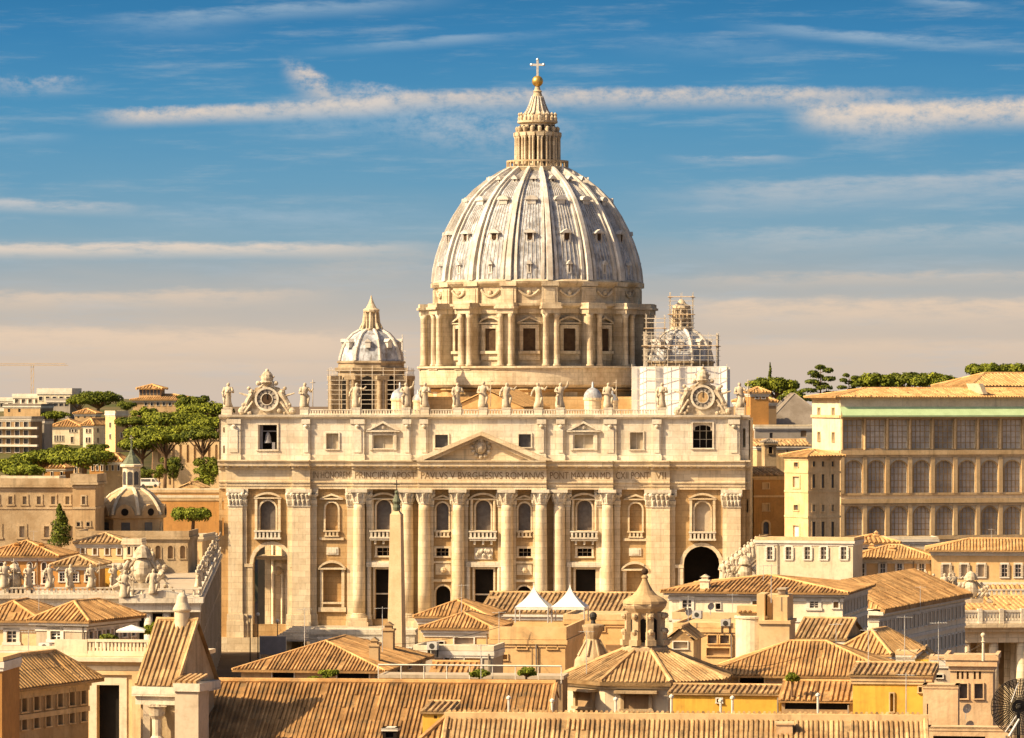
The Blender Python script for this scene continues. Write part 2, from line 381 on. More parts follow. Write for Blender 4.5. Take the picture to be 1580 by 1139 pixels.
# ------------------------------------------------------------------ ground and hills
g = MB(); g.box(-9000, 9000, 40, 16000, -6, -3); structure(g.ob('ground', 'ground'))
HP = [(840, -3), (915, -3), (960, 8), (1000, 16), (1100, 24), (1200, 31), (1350, 39), (1500, 44), (1800, 49.5), (2300, 46), (3000, 20)]
def prof(d):
    for (a, za), (b, zb) in zip(HP, HP[1:]):
        if d <= b: return za+(zb-za)*max(0, d-a)/(b-a)
    return 15
def hill(x, d):
    h = hill0(x, d); return h-5*max(0.0, 1-(h+3)/5.0)
def hill0(x, d):
    """height of the Janiculum slope on the left and the garden hill on the right"""
    px = CX+x*F/d
    k = 1.0
    if px > 300: k = max(0.0, 1-(px-300)/75)
    if px > 1120:
        q = min(1, (px-1120)/200); q = q*q*(3-2*q)
        return max(-3, (prof(d)+3)*q*(.98 if d > 1150 else .5)-3)
    return (prof(d)+3)*k*k*(3-2*k)-3
hm = MB(); NX, NY = 110, 46
xs = [-900+1800*i/NX for i in range(NX+1)]; ys = [845+(j/NY)**1.3*2300 for j in range(NY+1)]
vs = [(x, y, hill(x, y)+1.2*mnoise.noise(Vector((x*.02, y*.02, 0)))) for y in ys for x in xs]
hm.add(vs, [(j*(NX+1)+i, j*(NX+1)+i+1, (j+1)*(NX+1)+i+1, (j+1)*(NX+1)+i) for j in range(NY) for i in range(NX)])
structure(hm.ob('hills', 'hill', smooth=True))
def hd(py):
    """distance at which the left hillside shows at picture row py"""
    lo, hi = 900, 1790
    for _ in range(40):
        m = (lo+hi)/2
        if HY+(EYE-prof(m))*F/m > py: lo = m
        else: hi = m
    return lo

# ------------------------------------------------------------------ the basilica
BF = Fr(746, 900, -4.9, 0)
basilica = thing('basilica', 'huge pale domed basilica with columned facade, bell openings and ribbed lead dome', 'church', BF.loc(), BF.r)
def bx(px, y=0): return BF.x(px, y)
def bz(py): return 52.5-(py-605)/7.24
ZG, ZA0, ZA1 = 31.8, 38.0, 46.7

def win(parent, h, y, t, glass, fr=None, fm='trav', pr=.25, name='window', sill=True, m=None, bars=None, framename='frame'):
    """window part: the pane at the back of a hole, with its frame as a sub-part"""
    mb = MB(); mb.m = m
    mb.poly([(h[0]-.05, y+t-.02, h[2]-.05), (h[1]+.05, y+t-.02, h[2]-.05), (h[1]+.05, y+t-.02, h[3]+.05), (h[0]-.05, y+t-.02, h[3]+.05)])
    o = mb.ob(name, glass, parent)
    if fr:
        f = MB(); f.m = m; f.surround(h, fr, y, pr, sill)
        if bars:
            nx, nz = bars
            for i in range(1, nx): q = h[0]+(h[1]-h[0])*i/nx; f.box(q-.06, q+.06, y+t-.14, y+t-.04, h[2], h[3], .8)
            for i in range(1, nz): q = h[2]+(h[3]-h[2])*i/nz; f.box(h[0], h[1], y+t-.13, y+t-.05, q-.06, q+.06, .8)
        f.ob(framename, fm, o)
    return o
def pediment(mb, xc, w, z, h, y, pr, seg=False, th=.45, tint=.7):
    """small gable or segmental hood over an opening"""
    if seg:
        n = 10; a = atan2(h, w/2)*2; r = (w/2)/sin(a)
        o = [(xc+r*sin(-a+2*a*i/n), z+h-r+r*cos(-a+2*a*i/n)) for i in range(n+1)]
        i_ = [(x, max(z, q-th)) for x, q in o]
        for k in range(n): mb.prism([o[k], o[k+1], i_[k+1], i_[k]], y-pr, y-.004, tint)
    else:
        mb.prism([(xc-w/2, z), (xc, z+h), (xc, z+h-th), (xc-w/2+th*1.6, z)], y-pr, y-.004, tint)
        mb.prism([(xc+w/2, z), (xc, z+h), (xc, z+h-th), (xc+w/2-th*1.6, z)], y-pr+.003, y-.007, tint)
    mb.box(xc-w/2, xc+w/2, y-pr*.9, y-.008, z-th*.7, z, tint)
    return mb
def balus(mb, x0, x1, y0, y1, z0, h, n=6, tint=.6):
    mb.box(x0, x1, y0, y1, z0, z0+h*.2, tint); mb.box(x0, x1, y0, y1, z0+h*.82, z0+h, tint)
    for i in range(n):
        c = x0+(x1-x0)*(i+.5)/n; q = (x1-x0)/n*.27
        mb.box(c-q, c+q, y0+.1, y1-.1, z0+h*.2, z0+h*.82, tint)
    return mb

# --- main order: wall with all its openings
holesL, holesC, holesR = [], [], []
def hole(lst, px0, px1, py0, py1, k='r'):
    h = (bx(px0), bx(px1), bz(py1), bz(py0), k); lst.append(h); return h
arch_l = hole(holesL, 391, 447, 842, 965, 'a'); arch_r = hole(holesR, 1055, 1110, 842, 965, 'a')
upw = []   # (hole, wall y, kind)
def upper(lst, c, wpx, y0, y1, k, y, glass, kind): upw.append((hole(lst, c-wpx/2, c+wpx/2, y0, y1, k), y, glass, kind, c))
upper(holesL, 413.5, 24, 774, 819, 'a', 0, 'grey', 'endseg'); upper(holesR, 1084, 24, 774, 819, 'a', 0, 'palepane', 'endseg')
upper(holesL, 512, 19, 776, 819, 'a', 0, 'ochre', 'gable'); upper(holesR, 981, 19, 776, 819, 'a', 0, 'ochre', 'gable')
upper(holesL, 592.5, 23, 772, 818, 'a', 0, 'grey', 'seg'); upper(holesR, 902, 23, 772, 818, 'a', 0, 'grey', 'seg')
upper(holesC, 683.5, 19, 776, 818, 'a', -1, 'grey', 'small'); upper(holesC, 810, 19, 776, 818, 'a', -1, 'grey', 'small')
upper(holesC, 746.5, 23, 772, 818, 'a', -1, 'grey', 'seg')
mez = [(hole(holesL, 582, 604, 846, 858), 0), (hole(holesR, 891, 913, 846, 858), 0), (hole(holesC, 674, 693, 846, 858), -1), (hole(holesC, 801, 820, 846, 858), -1)]
door = [(hole(holesL, 579, 604, 879, 956), 0), (hole(holesR, 888, 919, 878, 956), 0), (hole(holesC, 733, 762, 878, 956), -1)]
archd = [(hole(holesC, 673, 696, 904, 956, 'a'), -1), (hole(holesC, 798, 821, 904, 956, 'a'), -1)]
niche = [(hole(holesL, 499, 527, 880, 930), 0), (hole(holesR, 967, 993, 880, 930), 0)]
mb = MB()
XL, XR, XC0, XC1 = bx(348), bx(1150), bx(650), bx(842)
mb.wall(XL, XC0, 0, ZG+1, holesL, 0, 1.6, .5); mb.wall(XC0, XC1, 0, ZG+1, holesC, -1, 1.6, .5); mb.wall(XC1, XR, 0, ZG+1, holesR, 0, 1.6, .5)
for q in (XC0, XC1): mb.poly([(q,-1,0),(q,0,0),(q,0,ZG+1),(q,-1,ZG+1)], .5)
# set-back end strips and the return walls
ZE = 40.0
mb.wall(bx(337), XL, 0, ZG+1, [(bx(341.5), bx(344.5), bz(788), bz(770), 'r'), (bx(341.5), bx(344.5), bz(828), bz(800), 'a')], .9, .6, .7)
mb.wall(XR, bx(1157), 0, ZG+1, [(bx(1152), bx(1154.5), bz(790), bz(770), 'r')], .9, .6, .4)
for q in (XL, XR): mb.poly([(q,0,0),(q,.9,0),(q,.9,ZG+1),(q,0,ZG+1)], .5)
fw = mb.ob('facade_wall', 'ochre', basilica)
# --- rest of the body (portico block, nave, crossing) as one part
b = MB()
xe0, xe1 = bx(337), bx(1157)
b.box(bx(450), xe1-.05, 7.5, 8, 0, 46.5)                     # back wall of the portico
b.poly([(xe1,.9,0),(xe1,22,0),(xe1,22,47),(xe1,.9,47)])
b.poly([(xe0,1.0,ZG),(xe0,14,ZG),(xe0,14,47),(xe0,1.0,47)])
b.box(xe0+.1, xe1-.1, 1.7, 24, ZG+.9, ZG+1.4)                # floor of the attic
b.box(bx(452), xe1-.1, 1.7, 24, 0, .4)
b.box(xe0+.1, xe1-.1, 3.2, 26, 46.0, 46.6)                   # roof behind the parapet
b.box(-34, 34, 26, 112, 0, 46.4); b.box(-44, 44, 96, 124, 0, 45.8)
b.box(bx(452)-.5, bx(452), 1.7, 22, 0, ZG)
b.poly([(bx(413,12),14,0),(bx(450),1.75,0),(bx(450),1.75,26),(bx(413,12),14,26)], .9); b.box(bx(414,11)-.6, bx(414,11)+.6, 10, 11.2, 0, 24, .8); b.box(bx(430,7)-.5, bx(430,7)+.5, 5.6, 6.6, 0, 13, .9); b.ball((bx(430,7), 6, 14), 1.0, 8); b.box(bx(405,12), bx(450), 3, 13, 16.5, 17.2, .6)   # sunlit wall seen through the bell arch
b.box(bx(337)-.6, bx(452), -2.3, 22, -3.4, -.004)
b.ob('nave_body', 'trav', basilica)
nr = MB()
for sg in (-1, 1): nr.tiles([(-2.2, 34, 52.9), (-2.2+sg*8, 34, 49.2), (-2.2+sg*8, 110, 49.2), (-2.2, 110, 52.9)], 1.0, .3)
nr.prism([(-10.2, 49.0), (5.8, 49.0), (5.8, 46.4), (-10.2, 46.4)], 34.3, 110, .4)
nr.prism([(-10.2, 49.0), (-2.2, 52.7), (5.8, 49.0)], 34.4, 35, .8)
nr.ob('nave_roof', 'tile3', basilica)
# --- entablature in stepped sections
SEC = [(337, 349, .3), (349, 452, -.9), (452, 480, -1.7), (480, 545, -1.0), (545, 647, -2.3), (647, 845, -3.3), (845, 947, -2.3), (947, 1005, -1.0), (1005, 1034, -1.7), (1034, 1150, -.9), (1150, 1158, .3)]
e = MB()
for a, b_, yf in SEC:
    x0, x1 = bx(a), bx(b_)
    pr = [(1.2, ZG), (yf+.15, ZG), (yf+.15, ZG+.6), (yf, ZG+.6), (yf, ZG+1.3), (yf-.25, ZG+1.35), (yf-.25, ZG+1.7), (yf, ZG+1.75), (yf, 35.9), (yf-.45, 36.15),
          (yf-.45, 36.5), (yf-1.45, 36.75), (yf-1.5, 37.4), (yf-1.9, 37.75), (yf-1.9, ZA0), (1.2, ZA0)]
    e.mould(pr, x0, x1, .5)
    n = max(1, int((x1-x0)/1.3))
    for i in range(n):                                       # modillions under the cornice
        c = x0+(x1-x0)*(i+.5)/n; e.box(c-.3, c+.3, yf-1.2, yf-.46, 36.38, 36.72, .5)
ent = e.ob('entablature', 'trav', basilica)
def text(s, px0, px1, py0, py1, y, parent, mt, name='inscription'):
    cu = bpy.data.curves.new('t', 'FONT'); cu.body = s; cu.extrude = .03; cu.size = 1
    o = bpy.data.objects.new('t', cu); COL.objects.link(o); bpy.context.view_layer.update()
    me = bpy.data.meshes.new_from_object(o.evaluated_get(bpy.context.evaluated_depsgraph_get()))
    bpy.data.objects.remove(o)
    vx = [v.co.x for v in me.vertices]; vy = [v.co.y for v in me.vertices]
    x0, x1, z0, z1 = bx(px0), bx(px1), bz(py1), bz(py0)
    for v in me.vertices:
        fx = (v.co.x-min(vx))/(max(vx)-min(vx)); fz = (v.co.y-min(vy))/(max(vy)-min(vy)); dz = v.co.z
        v.co = (x0+fx*(x1-x0), y-.02-dz, z0+fz*(z1-z0))
    me.materials.clear(); me.materials.append(M[mt])
    q = bpy.data.objects.new(name, me); COL.objects.link(q); q.parent = parent
M['letter'] = mat('dark_lettering', (.27, .18, .095), (.24, .15, .08), 1, tint=0)
for s, a, b_, y in (('IN HONOREM', 484, 541, -1.0), ('PRINCIPIS APOST', 550, 643, -2.3), ('PAVLVS V BVRGHESIVS ROMANVS', 652, 841, -3.3), ('PONT MAX AN MD', 850, 943, -2.3), ('CXII PONT', 951, 1002, -1.0), ('VII', 1012, 1028, -1.7)):
    text(s, a, b_, 728, 738.5, y, ent, 'letter')
# --- columns, pilasters
def column(px, yc, r=1.33):
    x = bx(px); z0, z1 = 5.3, 28.6
    m = MB(); m.lathe(x, yc, [(r, z0), (r*1.0, z0+6), (r*.98, z0+12), (r*.9, z1-1), (r*.87, z1)], 20, tint=.8)
    o = m.ob('column', 'trav', basilica, True)
    c = MB(); c.lathe(x, yc, [(r*.9, z1), (r*1.0, z1+.25), (r*.88, z1+.4), (r*1.15, z1+1.3), (r*1.05, z1+1.4), (r*1.3, z1+2.4), (r*1.1, z1+2.5)], 16, tint=.4)
    for k in range(8):
        a = k*pi/4; c.tube((x+r*.9*cos(a), yc+r*.9*sin(a), z1+.5), (x+r*1.4*cos(a), yc+r*1.4*sin(a), z1+2.3), .22, .3, 5, .6)
    c.box(x-r*1.42, x+r*1.42, yc-r*1.42, yc+r*1.42, z1+2.5, ZG-.004, .6); c.ob('capital', 'attic', o)
    q = MB(); q.box(x-r*1.4, x+r*1.4, yc-r*1.4, yc+r*1.4, 3.5, 4.4, .6); q.lathe(x, yc, [(r*1.38, 4.4), (r*1.38, 4.75), (r*1.12, 4.9), (r*1.2, 5.1), (r*1.0, 5.32)], 20, tint=.6)
    q.box(x-r*1.6, x+r*1.6, yc-r*1.5, yc+r*1.5, 0, 3.5, .5); q.ob('column_base', 'trav', o)
for px in (708.5, 783.5, 656, 836): column(px, -1.95)
for px in (629.5, 863.5, 555, 938): column(px, -.95)
def pilaster(p0, p1, yf, cap=True, yb=0):
    x0, x1 = bx(p0), bx(p1); m = MB(); m.box(x0, x1, yf, yb-.002, 5, 28.2, .8)
    o = m.ob('pilaster', 'trav', basilica)
    c = MB(); wd = x1-x0
    c.box(x0+.05, x1-.05, yf-.1, yb-.003, 28.2, 31.0, .4); c.box(x0-.35, x1+.35, yf-.45, yb-.004, 31.0, ZG-.004, .6); c.box(x0-.1, x1+.1, yf-.2, yb-.002, 28.05, 28.3, .7)
    n = 4
    for k in range(n):
        a = x0+wd*(k+.5)/n
        c.tube((a, yf-.1, 28.5), (a, yf-.45, 29.5), .3, .36, 5, .7); c.tube((a-.2, yf-.15, 29.5), (a-.2, yf-.6, 30.7), .26, .34, 5, .5)
    for q in (x0, x1): c.ball((q, yf-.4, 30.6), .45, 8, tint=.7)
    c.ob('capital', 'attic', o)
    q = MB(); q.box(x0-.3, x1+.3, yf-.35, yb-.003, 0, 3.5, .5); q.box(x0-.2, x1+.2, yf-.25, yb-.004, 3.5, 5, .7); q.ob('pilaster_base', 'trav', o)
pilaster(353, 375, -.9); pilaster(452, 480, -1.7); pilaster(1005, 1034, -1.7); pilaster(1121, 1143, -.9)
for a, b_ in ((444, 452), (480, 489), (997, 1005), (1034, 1042), (375, 381), (1115, 1121)): pilaster(a, b_, -.5)
for a, b_ in ((536, 546), (566, 573), (612, 620), (873, 880), (920, 929), (948, 957)): pilaster(a, b_, -.45)
for a, b_ in ((663, 670), (697, 703), (716, 723), (769, 776), (791, 797), (823, 829)): pilaster(a, b_, -1.4, yb=-1)
# --- windows of the main order
for h, y, glass, kind, c in upw:
    o = win(basilica, h, y, .75, glass, .38, 'trav', .3, bars=None)
    f = MB(); cx = (h[0]+h[1])/2; wd = h[1]-h[0]
    if kind == 'endseg':
        pediment(f, cx, wd+2.6, bz(768), 1.1, y, .8, True); f.box(cx-wd/2-1.1, cx-wd/2-.55, y-.6, y-.01, bz(819), bz(770), .8); f.box(cx+wd/2+.55, cx+wd/2+1.1, y-.6, y-.01, bz(819), bz(770), .8)
        f.ob('hood', 'trav', o); q = MB(); balus(q, cx-2.9, cx+2.9, y-1.1, y-.02, bz(833), 1.9, 7); q.ob('balcony', 'attic', o)
    elif kind == 'seg':
        pediment(f, cx, wd+3.0, bz(769), 1.25, y, .9, True)
        for sg in (-1, 1): f.tube((cx+sg*(wd/2+.85), y-.45, bz(818)), (cx+sg*(wd/2+.85), y-.45, bz(770)), .32, .28, 8, .8)
        f.ob('hood', 'trav', o); q = MB(); balus(q, cx-3.0, cx+3.0, y-1.5, y-.02, bz(831), 1.7, 7); q.box(cx-2.8, cx+2.8, y-1.3, y-.02, bz(834), bz(831.2), .6)
        for sg in (-1.8, 0, 1.8): q.prism([(cx+sg-.2, bz(834)-.02), (cx+sg+.2, bz(834)-.02), (cx+sg+.2, bz(840)), (cx+sg-.2, bz(840))], y-.9, y-.02, .5)
        q.ob('balcony', 'attic', o)
    elif kind == 'gable':
        pediment(f, cx, wd+2.4, bz(769), 1.0, y, .7, False); f.ob('hood', 'trav', o)
        q = MB(); balus(q, cx-1.6, cx+1.6, y-.7, y-.02, bz(829), 1.3, 4); q.box(cx-2.6, cx+2.6, y-.5, y-.02, bz(834), bz(830), .5); q.ob('balcony', 'trav', o)
    else:
        pediment(f, cx, wd+1.5, bz(769), .8, y, .6, False); f.ob('hood', 'trav', o)
        q = MB(); balus(q, cx-1.6, cx+1.6, y-.6, y-.02, bz(829), 1.3, 4); q.ob('balcony', 'trav', o)
for h, y in mez: win(basilica, h, y, 1.5, 'dark', .45, 'trav', .2, bars=(3, 2))
for h, y in door:
    o = win(basilica, h, y, 1.55, 'dark', .4, 'trav', .3, 'doorway', False)
    f = MB(); x0, x1 = h[0]-1.3, h[1]+1.3
    f.box(x0-.5, x1+.5, y-1.0, y-.01, h[3]+.5, h[3]+1.5, .6); f.box(h[0], h[1], y+1.0, y+1.2, h[2]+5.2, h[2]+5.5, .3)
    for q in (x0, x1): f.tube((q, y-.55, h[2]), (q, y-.55, h[3]+.5), .45, .4, 10, .9)
    f.ob('door_columns', 'attic', o)
for h, y in archd:
    o = win(basilica, h, y, 1.55, 'dark', .35, 'trav', .25, 'doorway', False)
    f = MB(); cx = (h[0]+h[1])/2; f.box(cx-2.6, cx+2.6, y-.5, y-.02, h[3]+.9, h[3]+1.4, .7); f.box(cx-1.6, cx+1.6, y-.2, y-.02, h[3]+2.4, h[3]+4.6, .5); f.ball((cx, y-.2, h[3]+3.4), .7, 8); f.ob('relief', 'trav', o)
for h, y in niche:
    o = win(basilica, h, y, 1.0, 'ochre', .5, 'trav', .35, 'niche')
    f = MB(); cx = (h[0]+h[1])/2
    pediment(f, cx, 5.9, bz(877), 1.6, y, 1.0, True, .5); f.box(cx-2.6, cx-2.0, y-.5, y-.02, bz(938), bz(877), .6); f.box(cx+2.0, cx+2.6, y-.5, y-.02, bz(938), bz(877), .6)
    f.box(cx-3, cx+3, y-.6, y-.02, bz(945), bz(938), .6); f.ob('hood', 'trav', o)
    q = MB(); q.box(cx-1.3, cx+1.3, y-.22, y-.02, bz(857), bz(845), .8); q.box(cx-.9, cx+.9, y-.34, y-.22, bz(855), bz(847), .9); q.ob('relief', 'attic', o)
q = MB(); q.box(bx(733), bx(761), -1.2, -1.02, bz(863), bz(845), .8)                                  # carved panel over the main door
for k in range(9): q.ball((bx(737+k*2.6), -1.25, bz(854)+random.uniform(-.6, .7)), .45, 7)
q.ob('relief_panel', 'attic', basilica)
for a, b_, y in ((566, 620, 0), (872, 930, 0), (663, 703, -1), (717, 776, -1), (791, 829, -1)):             # string course over the doors
    q = MB(); q.box(bx(a)+.05, bx(b_)-.05, y-.35, y-.012, bz(869), bz(866), .6); q.ob('string_course', 'trav', basilica)
for h in (arch_l, arch_r):                                                                             # bell arches
    q = MB(); q.surround(h, .8, 0, .35, False, .8); r = (h[1]-h[0])/2
    for xx, sg in ((h[0], -1), (h[1], 1)):
        q.box(min(xx, xx+sg*1.9), max(xx, xx+sg*1.9), -.75, -.36, h[3]-r-.8, h[3]-r-.1, .7)
        q.box(min(xx+sg*.1, xx+sg*1.2), max(xx+sg*.1, xx+sg*1.2), -.6, -.36, 0, h[3]-r-.8, .5)
    q.ob('arch_moulding', 'trav', basilica)
q = MB(); h = arch_r; q.poly([(h[0]-1, 6.9, 0), (h[1]+1, 6.9, 0), (h[1]+1, 6.9, 22), (h[0]-1, 6.9, 22)]); q.ob('arch_shade', 'dark', basilica)  # near-black sheet standing in for the shade inside the right arch
q = MB(); q.poly([(bx(380), 17, 0), (bx(416), 14.2, 0), (bx(416), 14.2, 24), (bx(380), 17, 24)]); q.ob('arch_shade', 'dark', basilica)  # dark sheet painting the deep shade in the left part of the arch
# --- pediment
pd = MB(); ap = bz(666); x0, x1, xm = bx(638), bx(853), bx(745)
pd.prism([(x0+2, ZA0+.02), (x1-2, ZA0+.02), (xm, ap-.9)], -3.0, .5, .5)
for a in (x0, x1):
    sg = 1 if a < xm else -1
    pd.prism([(a, ZA0+.02), (xm, ap), (xm, ap-.75), (a+sg*2.6, ZA0+.02)], -5.2+(.004 if sg > 0 else 0), .4, .7)
    pd.prism([(a+sg*2.6, ZA0+.025), (xm, ap-.75), (xm, ap-1.35), (a+sg*4.7, ZA0+.025)], -4.3+(.004 if sg > 0 else 0), .4, .5)
po = pd.ob('pediment', 'trav', basilica)
q = MB(); q.ball((bx(744), -3.05, bz(690)), 1.25, 14, 1.25, .6); q.ball((bx(744), -3.2, bz(678.5)), .8, 10, 1, .8)
for k in range(12): a = k*pi/6; q.ball((bx(744)+1.9*cos(a), -3.1, bz(690)+2.0*sin(a)), .5, 7)
q.ob('coat_of_arms', 'statue', po)
# --- attic
ya = .4
aw, awh = [], []
for p0, p1, t0, t1, gl, nm in ((398, 427, 656, 694, 'dark', 'bell'), (503, 522, 669, 693, 'palepane', 'w'), (576, 606, 672, 692, 'palepane', 'ped'), (671, 691, 671, 691, 'glass', 'w'),
                               (800, 819, 670, 690, 'glass', 'w'), (886, 915, 671, 692, 'palepane', 'ped'), (972, 992, 667, 693, 'palepane', 'w'), (1069, 1099, 652, 691, 'dark', 'bellglass')):
    h = (bx(p0), bx(p1), bz(t1), bz(t0), 'r'); awh.append(h); aw.append((h, gl, nm))
a = MB(); a.wall(bx(349), bx(1143), ZA0, ZA1, awh, ya, .9, .5)
a.wall(bx(339), bx(349), ZA0, ZA1, [(bx(343), bx(345.5), bz(668), bz(660), 'r'), (bx(343), bx(345.5), bz(700), bz(688), 'r')], 1.2, .5, .9)
a.wall(bx(1143), bx(1155), ZA0, ZA1, [(bx(1146), bx(1150), bz(690), bz(661), 'r')], 1.2, .5, .4)
for q in (bx(349), bx(1143)): a.poly([(q, ya, ZA0), (q, 1.2, ZA0), (q, 1.2, ZA1), (q, ya, ZA1)], .5)
a.box(bx(349), bx(1143), ya-.25, ya-.003, ZA0, ZA0+1.1, .6)
a.mould([(1.4, ZA1), (ya-.2, ZA1), (ya-.35, ZA1+.3), (ya-.9, ZA1+.5), (ya-1.0, ZA1+.95), (1.4, ZA1+.95)], bx(350), bx(1143), .6)
a.mould([(3.4, ZA1+.004), (.9, ZA1+.004), (.35, ZA1+.5), (.25, ZA1+.9), (3.4, ZA1+.9)], bx(337), bx(350)-.01, .6)
a.mould([(3.4, ZA1+.004), (.9, ZA1+.004), (.35, ZA1+.5), (.25, ZA1+.9), (3.4, ZA1+.9)], bx(1143)+.01, bx(1157), .6)
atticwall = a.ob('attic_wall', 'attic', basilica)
for p0, p1 in ((351, 371), (466, 478), (541, 562), (622, 634), (648, 660), (829, 842), (859, 871), (932, 951), (1007, 1020), (1124, 1141)):
    q = MB(); x0, x1 = bx(p0), bx(p1); q.box(x0, x1, ya-.5, ya-.004, ZA0, ZA1-.01, .6); q.box(x0+(x1-x0)*.2, x0+(x1-x0)*.8, ya-.68, ya-.5, ZA0+1.6, ZA1-2, .9)
    q.box(x0-.15, x1+.15, ya-.72, ya-.006, ZA0+.003, ZA0+1.15, .7); q.box(x0-.1, x1+.1, ya-.75, ya-.006, ZA1-1.0, ZA1-.012, .4)
    q.ball(((x0+x1)/2, ya-.7, ZA1-1.5), .5, 8, .8, .4); q.ob('attic_pilaster', 'attic', basilica)
for h, gl, nm in aw:
    o = win(basilica, h, ya, .85 if nm[0] != 'b' else 2.6, gl, .35 if nm != 'w' else .28, 'attic', .22, bars=(3, 3) if nm == 'bellglass' else ((2, 1) if gl == 'palepane' else None))
    cx = (h[0]+h[1])/2
    if nm == 'ped':
        f = MB(); pediment(f, cx, 7.2, bz(664), 2.0, ya, .9, False, .5); f.ball((cx, ya-.2, bz(659)), .5, 8); f.box(cx-2.9, cx-2.3, ya-.4, ya-.03, h[2]-.4, bz(665), .5); f.box(cx+2.3, cx+2.9, ya-.4, ya-.03, h[2]-.4, bz(665), .5); f.ob('hood', 'attic', o)
    if nm == 'bell':
        f = MB(); f.lathe(cx-.1, 1.7, [(.95, bz(684)), (.7, bz(680)), (.55, bz(672)), (.3, bz(668)), (.05, bz(667))], 14); f.box(cx-1.9, cx+1.9, 1.5, 1.8, bz(666.5), bz(665), .5)
        f.box(cx+.9, cx+1.5, .9, 1.6, h[2], bz(683), .9); f.box(cx-1.85, cx-1.2, 1.2, 1.9, h[2], h[3], .5); f.ob('bell', 'screen', o)
    if nm == 'bellglass':
        f = MB(); f.wall(h[0], h[1], bz(664), h[3], [(h[0]+.4, h[1]-.4, bz(664)-.01, bz(656), 's')], ya+.7, .3, .5); f.ob('arched_head', 'attic', o)
# --- parapet
STP = [350, 469, 549, 626, 655, 705, 745, 781, 830, 864, 938, 1021, 1141]
p = MB(); zb = ZA1+.95
ed = [372]+[q for s_ in STP[1:-1] for q in (s_-7, s_+7)]+[1122]
for a_, b_ in zip(ed[::2], ed[1::2]):
    if (a_, b_) == (372, 462): continue
    if a_ >= 1028: continue
    balus(p, bx(a_), bx(b_), ya-.1, ya+.5, zb, 1.15, max(3, int((b_-a_)/4)))
p.box(bx(340), bx(343), 1.3, 3, zb, zb+1.2); p.ob('parapet_balustrade', 'attic', basilica)
for s_ in STP:
    y0 = ya-.2 if 360 < s_ < 1130 else 1.0
    q = MB(); q.box(bx(s_-6.5), bx(s_+6.5), y0, y0+1.7, zb-.04, zb+1.3, .7); q.box(bx(s_-7.2), bx(s_+7.2), y0-.1, y0+1.8, zb+1.3, zb+1.55, .8); q.ob('statue_plinth', 'attic', basilica)
# --- clocks with their scrolls and crowns
def clock(px, py, mirror):
    xc, zc = bx(px), bz(py); y = ya+.5
    m = MB(); m.prism([(xc-6.0, zb), (xc+6.0, zb), (xc+5.2, zb+1.6), (xc+3.2, zc+.6), (xc+2.6, zc+2.4), (xc, zc+3.2), (xc-2.6, zc+2.4), (xc-3.2, zc+.6), (xc-5.2, zb+1.6)], y+.3, y+1.3, .5)
    for sg in (-1, 1):                                                             # scrolls and reclining angels at the sides
        pts = [(xc+sg*(2.5+3.6*t+.4*sin(t*6)), y, zc+1.6-(zc+1.6-zb-.5)*t**.8) for t in [i/9 for i in range(10)]]
        m.path(pts, .55, 7, .7)
        m.ball((xc+sg*5.4, y, zb+.8), .85, 10); m.ball((xc+sg*3.3, y-.1, zc+1.5), .7, 8); m.ball((xc+sg*3.9, y-.1, zc+2.3), .42, 8)
        m.tube((xc+sg*3.2, y, zc+1.2), (xc+sg*5.0, y, zb+1.7), .7, .4, 7, .5); m.tube((xc+sg*3.6, y-.2, zc+.6), (xc+sg*6.0, y-.1, zc+1.3), .3, .15, 5)
        m.tube((xc+sg*3.0, y-.2, zc-.5), (xc+sg*4.8, y-.4, zb+.4), .35, .3, 6)
        for k in range(7): m.ball((xc+sg*random.uniform(2.6, 5.6), y-.2, zb+random.uniform(.3, 2.2)), random.uniform(.25, .5), 6)
    m.ball((xc, y+.2, zc+4.4), 1.35, 12, 1.25); m.ball((xc, y+.2, zc+6.1), .42, 8); m.box(xc-1.5, xc+1.5, y-.2, y+.8, zc+2.5, zc+3.4)
    for k in range(3): m.lathe(xc, y+.2, [(1.45-.2*k, zc+3.5+.75*k), (1.55-.2*k, zc+3.7+.75*k), (1.4-.2*k, zc+3.85+.75*k)], 12)
    for sg in (-1, 1): m.tube((xc-sg*1.8, y-.1, zc+2.4), (xc+sg*1.6, y-.1, zc+4.9), .2, .2, 5); m.ball((xc+sg*1.9, y, zc+3.4), .55, 7)
    o = m.ob('clock', 'statue', basilica)
    for r0, r1, dy, tn, nm in ((2.15, 2.6, -.5, .9, 'clock_rim'), (1.15, 1.3, -.36, .3, 'dial_ring')):
        f = MB()
        for i in range(32):
            a, b_ = 2*pi*i/32, 2*pi*(i+1)/32
            f.prism([(xc+r*cos(t), zc+r*sin(t)) for r, t in ((r0, a), (r1, a), (r1, b_), (r0, b_))], y+dy, y+.28, tn)
        f.ob(nm, 'attic', o)
    d = MB(); d.prism([(xc+2.15*cos(2*pi*i/32), zc+2.15*sin(2*pi*i/32)) for i in range(32)], y-.2, y+.27, .4); d.ob('clock_dial', 'concrete', o)
    d = MB(); d.prism([(xc+1.15*cos(2*pi*i/24), zc+1.15*sin(2*pi*i/24)) for i in range(24)], y-.28, y-.201, .4); d.ob('dial_centre', 'dkbrown' if not mirror else 'ochre', o)
    d = MB()
    for i in range(12):
        a = i*pi/6; d.tube((xc+1.4*cos(a), y-.24, zc+1.4*sin(a)), (xc+2.0*cos(a), y-.24, zc+2.0*sin(a)), .08, .08, 4)
    d.tube((xc, y-.36, zc), (xc+.1, y-.36, zc+1.6), .1, .07, 4); d.ob('clock_hand', 'iron', o)
clock(411, 616, False); clock(1084, 613, True)
